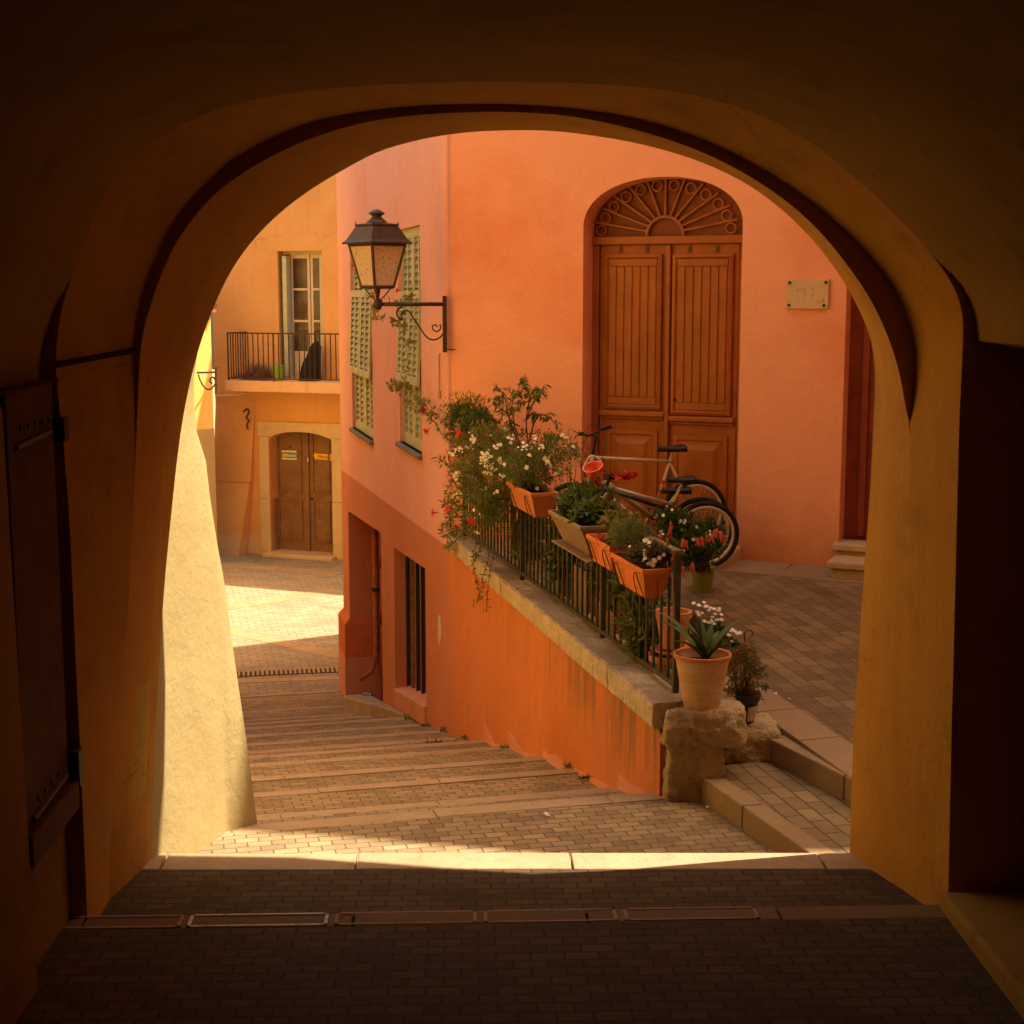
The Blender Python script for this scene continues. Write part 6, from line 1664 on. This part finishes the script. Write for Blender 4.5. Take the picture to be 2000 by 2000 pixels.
# black nursery pot with a dry wispy plant
bp_ = onZ(1447, 1408, -2.72)
e, Pb = round_pot("black_pot", 0, 0, 0, .085, .115, .19, plain("black_plastic", rgb(.014, .016, .022), .35, .5, 0, .1), "black plastic nursery pot on the ledge right of the big pot", P=bp_)
m = MB(); 
for k in range(7):
    a0, a1 = -1.35+k*.13, -1.35+(k+1)*.13
    m.quad(Pb+V3((math.cos(a0)*.092, math.sin(a0)*.092, .02)), Pb+V3((math.cos(a1)*.092, math.sin(a1)*.092, .02)), Pb+V3((math.cos(a1)*.113, math.sin(a1)*.113, .12)), Pb+V3((math.cos(a0)*.113, math.sin(a0)*.113, .12)))
m.build("paper_label", plain("faded_label", rgb(.58, .46, .30), .7, .2, 0, .25, 30), e)
rs = random.Random(90); wp = empty("dry_plant", Pb+V3((0, 0, .17)), label="wispy half dry plant with straw coloured stalks growing in the black pot", cat="plant")
m = MB(); lm = MB(); l2_ = MB()
for k in range(70):
    a = rs.uniform(0, 6.28); r = rs.uniform(.03, .16); top = Pb+V3((math.cos(a)*r, math.sin(a)*r, rs.uniform(.2, .50))); b0_ = Pb+V3((math.cos(a)*.04, math.sin(a)*.04, .17))
    dr_ = rs.random() < .4; e2 = top+V3((math.cos(a)*.05, math.sin(a)*.05, -rs.uniform(.05, .22))) if dr_ else top+V3((0, 0, .02))
    P_ = spline([b0_, b0_.lerp(top, .6)+V3((0, 0, .04)), top, e2], 4); m.tube(P_, [.0022]*len(P_), 4, caps=False)
    for p in P_[4:]:
        for _ in range(3): leaf(lm if rs.random() < .6 else l2_, p+rv(rs)*.012, rv(rs), rv(rs), rs.uniform(.015, .035), .008)
m.build("stalks", M['dry'], wp, fixn=False); lm.build("foliage", M['leafd'], wp, fixn=False); l2_.build("dry_leaves", M['dry'], wp, fixn=False)

# ------------------------------------------------------------------ the big terracotta pot with an aloe
PB = onY(1370, 1388, 9.13); PB = V3((PB.x, 9.15, -2.575)); PB = onZ(1370, 1386, -2.548)
kx = (PB.dot(FWD))/F_PX
def big_pot_mat():
    t = NT("limewashed_terracotta", .85, .2)
    z = t.sep()[2]
    base = t.mix(t.gray(t.noise(5, 6, .7, dist=.8), .35, .65), rgb(.66, .44, .24), rgb(.55, .31, .14))
    st = t.gray(t.noise(1, 6, .7, src=t.mapping((2.5, 2.5, 26), rot=(0, .12, 0))), .46, .72)
    base = t.mix(t.math('MULTIPLY', st, .55), base, rgb(.74, .60, .42))
    topz = PB.z+.37
    base = t.mix(t.gray(t.math('ADD', z, t.math('MULTIPLY', t.noise(8, 4, .6), .05)), topz-.045+.02, topz-.02+.02), base, rgb(.52, .19, .07))
    nb = t.bump(t.noise(1, 5, .6, src=t.mapping((3, 3, 60))), .25, .006); nb = t.bump(t.noise(60, 4, .7), .3, .004, nb)
    return t.out(base, nb)
bigp = empty("big_flower_pot", PB, label="big lime stained terracotta pot standing on the rough stone pier", cat="pot")
R1 = 54*kx; R0 = 34*kx; Hh = .365
m = MB(); m.lathe([(0, 0), (R0-.004, 0), (R0, .006), (R0+(R1-R0)*.88, Hh-.045), (R1*1.0, Hh-.038), (R1*1.045, Hh-.02), (R1*1.04, Hh-.004), (R1*1.0, Hh), (R1*.93, Hh-.006), (R1*.89, Hh-.07), (0, Hh-.07)], PB, 56)
m.build("pot_body", big_pot_mat(), bigp, smooth=True, autos=.8)
m = MB(); m.lathe([(R1*.895, Hh-.066), (R1*.5, Hh-.05), (0, Hh-.055)], PB, 30); m.build("soil", M['soil'], bigp)
al = empty("aloe", PB+V3((0, 0, Hh-.05)), label="green aloe like plant with long pointed arching leaves in the big pot", cat="plant")
ac = PB+V3((0.02, 0, Hh-.05))
tips = [(1270, 1190, .1), (1280, 1212, -.05), (1455, 1207, .0), (1366, 1200, .05), (1330, 1205, .12), (1392, 1216, .1), (1312, 1252, -.12), (1425, 1256, -.08), (1345, 1228, -.1), (1405, 1232, .12)]
for u, v, dy in tips:
    tip = onY(u, v, ac.y+dy); d = tip-ac; m = MB(); N = 10; s_ = d.cross(V3((0, 0, 1))); s_ = s_.normalized() if s_.length > 1e-4 else V3((1, 0, 0))
    if abs(s_.x) < .4: s_ = (s_+V3((.8, .2, 0))).normalized()
    L_ = d.length; A, B, Cc = [], [], []
    for i in range(N+1):
        t = i/N; p = ac+d*t+V3((0, 0, .55*L_*t*(1-t)*(.9 if L_ > .2 else .3)))
        w = .030*(1-t**1.7)*(.75+.5*min(t*4, 1))*.9+.0008
        nn = V3((0, 0, 1)); A.append(p+s_*w+nn*w*.35); Cc.append(p-nn*w*.15); B.append(p-s_*w+nn*w*.35)
    m.sheet(A, Cc); m.sheet(Cc, B); und = [c-V3((0, 0, .008*(1-i/N))) for i, c in enumerate(Cc)]; m.sheet(A, und); m.sheet(und, B)
    m.build("aloe_leaf", M['aloe'], al, smooth=True, merge=True)
# ------------------------------------------------------------------ the two bicycles
M['tyre'] = plain("black_rubber", rgb(.02, .017, .015), .75, .3, 0, .2, 30, .2)
M['alloy'] = plain("brushed_alloy", rgb(.78, .70, .58), .35, .5, .4, .08, 10)
M['bikeblack'] = plain("black_frame_paint", rgb(.02, .018, .016), .3, .5, 0, .1)
M['bikesilver'] = plain("silver_frame_paint", rgb(.55, .48, .40), .35, .5, .3, .1)
M['bikecream'] = plain("cream_frame_paint", rgb(.60, .46, .27), .35, .5, 0, .08)
M['saddle'] = plain("black_saddle", rgb(.022, .018, .016), .5, .4, 0, .1)
M['bikered'] = plain("red_decal", rgb(.60, .04, .03), .4, .4)
def bicycle(lab, loc, fwd, lean, c1, c2, cs, z_seat=.93, bar_up=.0, steer=0.0, hz_=.86, hx=.96, stz=.74):
    ang = math.atan2(fwd.y, fwd.x)
    rot = Matrix.Rotation(ang, 4, 'Z') @ Matrix.Rotation(lean, 4, 'X')
    root = empty("bicycle", loc, rot=rot, label=lab, cat="bicycle", group="bicycles parked against the arched door")
    R = .335; wb = hx+.19; rear, front = V3((0, 0, R)), V3((wb, 0, R)); bb = V3((.43, 0, .30)); st = V3((.43-.13*(stz-.30)/.44, 0, stz)); ht = V3((hx, 0, hz_)); hb_ = V3((hx+.04, 0, .73)); sd = V3((.245, 0, z_seat)); Y_ = V3((0, 1, 0))
    def B(m, name, mat, par=root, **k): return m.build(name, mat, par, local=True, **k)
    for nm, c in (("rear_wheel", rear), ("front_wheel", front)):
        m = MB(); m.ring(c, R-.024, .024, Y_, 56, 8); w = B(m, nm, M['tyre'], smooth=True)
        m = MB(); m.ring(c, R-.060, .017, Y_, 56, 8); m.ring(c, R-.052, .009, Y_+V3((.0001, 0, 0)), 56, 6); B(m, "rim", M['alloy'], w, smooth=True)
        m = MB(); m.tube([c-Y_*.04, c+Y_*.04], .02, 10)
        B(m, "hub", M['alloy'], w)
        m = MB()
        for k in range(28):
            a = 2*math.pi*k/28; b = a+(.5 if k % 2 else -.5); sgn_ = 1 if k % 4 < 2 else -1
            m.tube([c+V3((math.cos(b)*.02, sgn_*.028, math.sin(b)*.02)), c+V3((math.cos(a)*(R-.065), 0, math.sin(a)*(R-.065)))], .0013, 4, caps=False)
        B(m, "spokes", M['alloy'], w)
    fr = MB(); fr.tube([hb_.lerp(ht, .25), bb], .030, 10); fo = B(fr, "down_tube", c2, smooth=True)
    fr = MB(); fr.tube([ht.lerp(hb_, .12), st], .019, 10); B(fr, "top_tube", c1 if c1 is c2 else c2, smooth=True)
    fr = MB(); fr.tube([bb, st+(st-bb)*.08], .017, 10); B(fr, "seat_tube", c1, smooth=True)
    fr = MB(); fr.tube([hb_, ht], .022, 10); B(fr, "head_tube", c1, smooth=True)
    for s_ in (-1, 1):
        fr = MB(); fr.tube([st-V3((0, 0, .02))+Y_*s_*.02, rear+Y_*s_*.055], .008, 8); B(fr, "seat_stay", c1, smooth=True)
        fr = MB(); fr.tube([bb+Y_*s_*.025, rear+Y_*s_*.055], .009, 8); B(fr, "chain_stay", c1, smooth=True)
    m = MB(); cr = hb_+(hb_-ht)*.1
    for s_ in (-1, 1): m.tube([cr+Y_*s_*.05, front+Y_*s_*.05], [.017, .011], 8)
    m.tube([cr-Y_*.06, cr+Y_*.06], .018, 8); m.tube([cr, hb_], .018, 8); B(m, "fork", c2, smooth=True)
    m = MB(); m.tube([st, sd-V3((0, 0, .04))], .013, 8); B(m, "seat_post", M['alloy'])
    m = MB(); V = []; n = 10
    prof = [(-.13, .075, 0), (-.11, .085, .008), (-.04, .07, 0), (.03, .035, -.006), (.12, .019, -.008), (.15, .010, -.014)]
    rows_ = []
    for x, w, z in prof:
        rows_.append([sd+V3((x, w*math.cos(math.pi*j/n), z+.03*math.sin(math.pi*j/n)-.0)) for j in range(n+1)]+[sd+V3((x, -w*.8, -.03)), sd+V3((x, w*.8, -.03)), sd+V3((x, w, z))])
    for a, b in zip(rows_[:-1], rows_[1:]): m.sheet(a, b)
    m.add(rows_[0], [tuple(range(len(rows_[0])))]); m.add(rows_[-1], [tuple(range(len(rows_[-1])))[::-1]])
    so = B(m, "saddle", cs[0], smooth=True, autos=.9)
    if cs[1]:
        m = MB(); m.box(sd+V3((-.10, -.055, .022)), (.07, .035, .012), Matrix.Rotation(-.35, 3, 'X')); B(m, "saddle_stripe", cs[1], so)
    top = ht+(ht-hb_).normalized()*(.09+bar_up); ste = top+V3((.06, 0, .02)); SR = Matrix.Rotation(steer, 3, 'Z')
    m = MB(); m.tube([ht, top], .014, 8); m.tube([top, ste], .014, 8); B(m, "stem", M['bikeblack'])
    m = MB(); hbp = [ste+SR @ V3(q) for q in ((-.05, -.30, .045), (-.02, -.20, .035), (0, -.07, 0), (0, .07, 0), (-.02, .20, .035), (-.05, .30, .045))]; m.tube(spline(hbp, 4), .012, 8); hb2 = B(m, "handlebar", M['bikeblack'], smooth=True)
    for s_ in (0, -1):
        e = hbp[s_]; i_ = hbp[1 if s_ == 0 else -2]; d = (e-i_).normalized()
        m = MB(); m.tube([e-d*.10, e+d*.01], .0175, 10); B(m, "grip", M['tyre'], hb2)
        m = MB(); m.tube([i_, i_+SR @ V3((.05, 0, -.02)), i_.lerp(e, .8)+SR @ V3((.055, 0, -.03))], .006, 6); m.box(i_, (.03, .03, .03)); B(m, "brake_lever", M['bikeblack'], hb2)
        m = MB(); m.tube(spline([i_+SR @ V3((.03, 0, 0)), i_+V3((.14, 0, .02)), hb_+V3((.07, 0, .08)), hb_+V3((-.02, 0, -.02))]), .003, 5); B(m, "cable", M['bikeblack'])
    m = MB(); m.ring(bb-Y_*.045, .085, .006, Y_, 32, 6); m.tube([bb-Y_*.05, bb+Y_*.05], .022, 10)
    for k in range(5):
        a = k*1.2566; m.tube([bb-Y_*.045, bb-Y_*.045+V3((math.cos(a)*.085, 0, math.sin(a)*.085))], .006, 5)
    B(m, "chainring", M['bikeblack'])
    for s_, a in ((-1, -.9), (1, -.9+math.pi)):
        e = bb+Y_*s_*.07+V3((math.cos(a)*.17, 0, math.sin(a)*.17)); m = MB(); m.tube([bb+Y_*s_*.06, e], .010, 8); ck = B(m, "crank", M['alloy'])
        m = MB(); m.box(e+Y_*s_*.05, (.09, .085, .02)); B(m, "pedal", M['bikeblack'], ck, bevel=.004)
    m = MB(); m.ring(rear-Y_*.03, .045, .006, Y_, 24, 6); m.tube([rear+V3((0, -.045, .045)), bb+V3((0, -.045, .085))], .004, 5); m.tube([rear+V3((0, -.045, -.09)), bb+V3((0, -.045, -.085))], .004, 5); m.box(rear+V3((.02, -.04, -.09)), (.03, .02, .10)); B(m, "chain", M['bikeblack'])
    return root, rot
fwd_b = V3((-1, -.10, 0)).normalized()
fwd_c = V3((-1, -.16, 0)).normalized()
F1 = FO.off(.60); a1, z1_ = F1.L(1375, 1107)
P1 = F1.W(a1, zt(F1.W(a1, 0).y)-.0)
tn = FO.n
k1, rt1 = bicycle("nearer bicycle, silver and black frame, parked against the arched door, big rear wheel right", P1, fwd_b, -.06, M['bikeblack'], M['bikesilver'], (M['saddle'], None), .88, steer=.25, hz_=.84, stz=.64)
F2 = FO.off(.22); a2, _z = F2.L(1354, 1075)
P2 = F2.W(a2, zt(F2.W(a2, 0).y)+.135)
k2, rt2 = bicycle("farther bicycle, cream frame with red decals and black saddle, leaning on the arched door", P2, fwd_c, -.05, M['bikecream'], M['bikecream'], (M['saddle'], M['bikered']), .98, .09, steer=-.75, hz_=.93, hx=1.04, stz=.85)
F3 = FO.off(.42); a3, _z = F3.L(1366, 1095); P3 = F3.W(a3, zt(F3.W(a3, 0).y))
bicycle("low black bicycle squeezed between the other two, its saddle the lowest of the three", P3, fwd_b, -.05, M['bikeblack'], M['bikeblack'], (M['saddle'], None), .74, steer=.1, hz_=.78, stz=.56)
m = MB()
for t in (.55, .75): p = V3((.43, 0, .30)).lerp(V3((.30, 0, .74)), t); q = V3((.43, 0, .30)).lerp(V3((.30, 0, .74)), t+.08); m.tube([p, q], .0185, 10)
m.build("red_band", M['bikered'], k2, local=True)
# a low stone ledge under the farther bicycle
m = MB(); m.fbox(FO, aL-.3, aR+.06, -2.75, zt(14.4)+.13, -.31, .40)
m.build("ledge_stone", M['limestone'], None, bevel=.02, label="low stone ledge along the foot of the arched door under the bicycles", cat="ledge")
# pink toy bucket hanging from the handlebar
bk = onY(1162, 926, 11.45); kb = bk.dot(FWD)/F_PX
bkt = empty("toy_bucket", bk, label="small pink toy bucket with a white handle hung among the flowers by the handlebars", cat="bucket")
tl = Matrix.Rotation(-.30, 3, 'Y') @ Matrix.Rotation(.38, 3, 'X')
m = MB(); m.lathe([(0, -16*kb), (12*kb, -16*kb), (13*kb, -15*kb), (18.5*kb, 15*kb), (20.5*kb, 15.5*kb), (20.5*kb, 18*kb), (18.5*kb, 18*kb), (12*kb, -12*kb), (0, -12*kb)], bk, 32, tl)
def bucket_mat():
    t = NT("pink_printed_plastic", .35, .5)
    z = t.noise(22, 3, .6)
    c_ = t.mix(t.gray(z, .50, .56), rgb(.78, .10, .12), rgb(.80, .34, .05)); c_ = t.mix(t.gray(t.noise(40, 3, .6), .60, .64), c_, rgb(.12, .05, .04)); return t.out(c_)
m.build("bucket_body", bucket_mat(), bkt, smooth=True, autos=.7)
m = MB(); m.ring(bk+tl @ V3((0, 0, 17*kb)), 20*kb, 1.3*kb, tl @ V3((0, 0, 1)), 36, 6); m.build("rim", plain("bright_pink_plastic", rgb(.85, .10, .20), .35, .5, 0, .05), bkt, smooth=True)
m = MB(); m.tube(spline([bk+tl @ V3((-20*kb, 0, 17*kb)), bk+tl @ V3((-12*kb, 0, 30*kb)), bk+tl @ V3((2*kb, 0, 42*kb)), bk+tl @ V3((14*kb, 0, 32*kb)), bk+tl @ V3((20*kb, 0, 17*kb))]), .005, 6); m.build("handle", M['white'], bkt, smooth=True)

# ------------------------------------------------------------------ weeds at the wall foot, small litter
rs = random.Random(101)
def weed(u, v, z, s, lab, mat='leaf'):
    p = onZ(u, v, z); m = MB()
    for k in range(int(70*s)):
        b = p+V3((rs.uniform(-.08, .08)*s, rs.uniform(-.05, .05)*s, 0)); leaf(m, b, V3((rs.uniform(-.8, .8), rs.uniform(-.8, .4), rs.uniform(.3, 1))), rv(rs), rs.uniform(.04, .09)*s, .014, .1, .3)
    m.build("weed", M[mat], None, fixn=False, label=lab, cat="weed", group="weeds at the foot of the wall")
wl = [(736, 1391, -6.06, .8, "tiny weed beside the stone doorstep, farthest up the stairs' foot"), (803, 1405, -5.3, 1.0, "weed at the wall foot just right of the doorstep"), (778, 1418, -5.3, .9, "weed growing in the paving joint left of the wall foot"),
      (832, 1420, -5.02, .9, "dark weed at the wall foot under the barred window's right corner"), (880, 1433, -4.82, 1.5, "largest weed tuft, at the foot of the brick red wall"), (918, 1447, -4.55, 1.3, "weed tuft at the wall foot right of the largest tuft"), (848, 1455, -4.5, 1.0, "low weed in the nosing joint out from the wall"),
      (992, 1465, -4.05, 1.0, "weed beside the first salmon repair patch"), (1125, 1502, -3.58, 1.0, "bright weed beside the widest salmon repair patch"), (1152, 1523, -3.5, .9, "weed just below the bright one near the end of the wall"), (1033, 1516, -3.6, .5, "tiny weed alone in the paving away from the wall")]
for u, v, z, s, lb in wl: weed(u, v, z, s*.9, lb)
weed(1525, 1643, -3.09, .4, "tiny weed at the base of the lower right hand step")
# bits of paper and petals on the ground
M['paper'] = plain("paper_scrap", rgb(.80, .72, .6), .7, .2)
def scrap(u, v, z, s, lab):
    p = onZ(u, v, z); m = MB(); a = rs.uniform(0, 3); d = V3((math.cos(a), math.sin(a), 0))*s; e = V3((-d.y, d.x, 0))*.5
    m.add([p-d-e, p+d-e*.6+V3((0, 0, s*.3)), p+d*.8+e+V3((0, 0, .004)), p-d*.9+e+V3((0, 0, s*.2)), p+V3((0, 0, s*.45))], [(0, 1, 4), (1, 2, 4), (2, 3, 4), (3, 0, 4)])
    m.build("paper_scrap", M['paper'], None, fixn=False, label=lab, cat="litter", group="white scraps on the paving")
for u, v, z, s, lb in ((1068, 1591, -3.085, .028, "white scrap on the landing paving left of centre"), (1515, 1355, zt(9.9)+.01, .022, "white scrap on the terrace slab beside the black pot"), (1542, 1365, zt(9.8)+.01, .012, "tiny white fleck on the terrace right of the other scrap"), (1383, 1576, -3.08, .015, "white fleck at the base of the lower right step"), (1595, 1273, zt(10.5)+.01, .014, "white fleck out on the terrace paving by the right pier"),
                       (708, 1396, -6.1, .03, "pale scrap on the step near the doorstep"), (528, 1391, -6.4, .03, "pale fleck low on the left side of the stairs"), (757, 1397, -6.0, .02, "thin pale scrap near the tiny far weed")): scrap(u, v, z, s, lb)
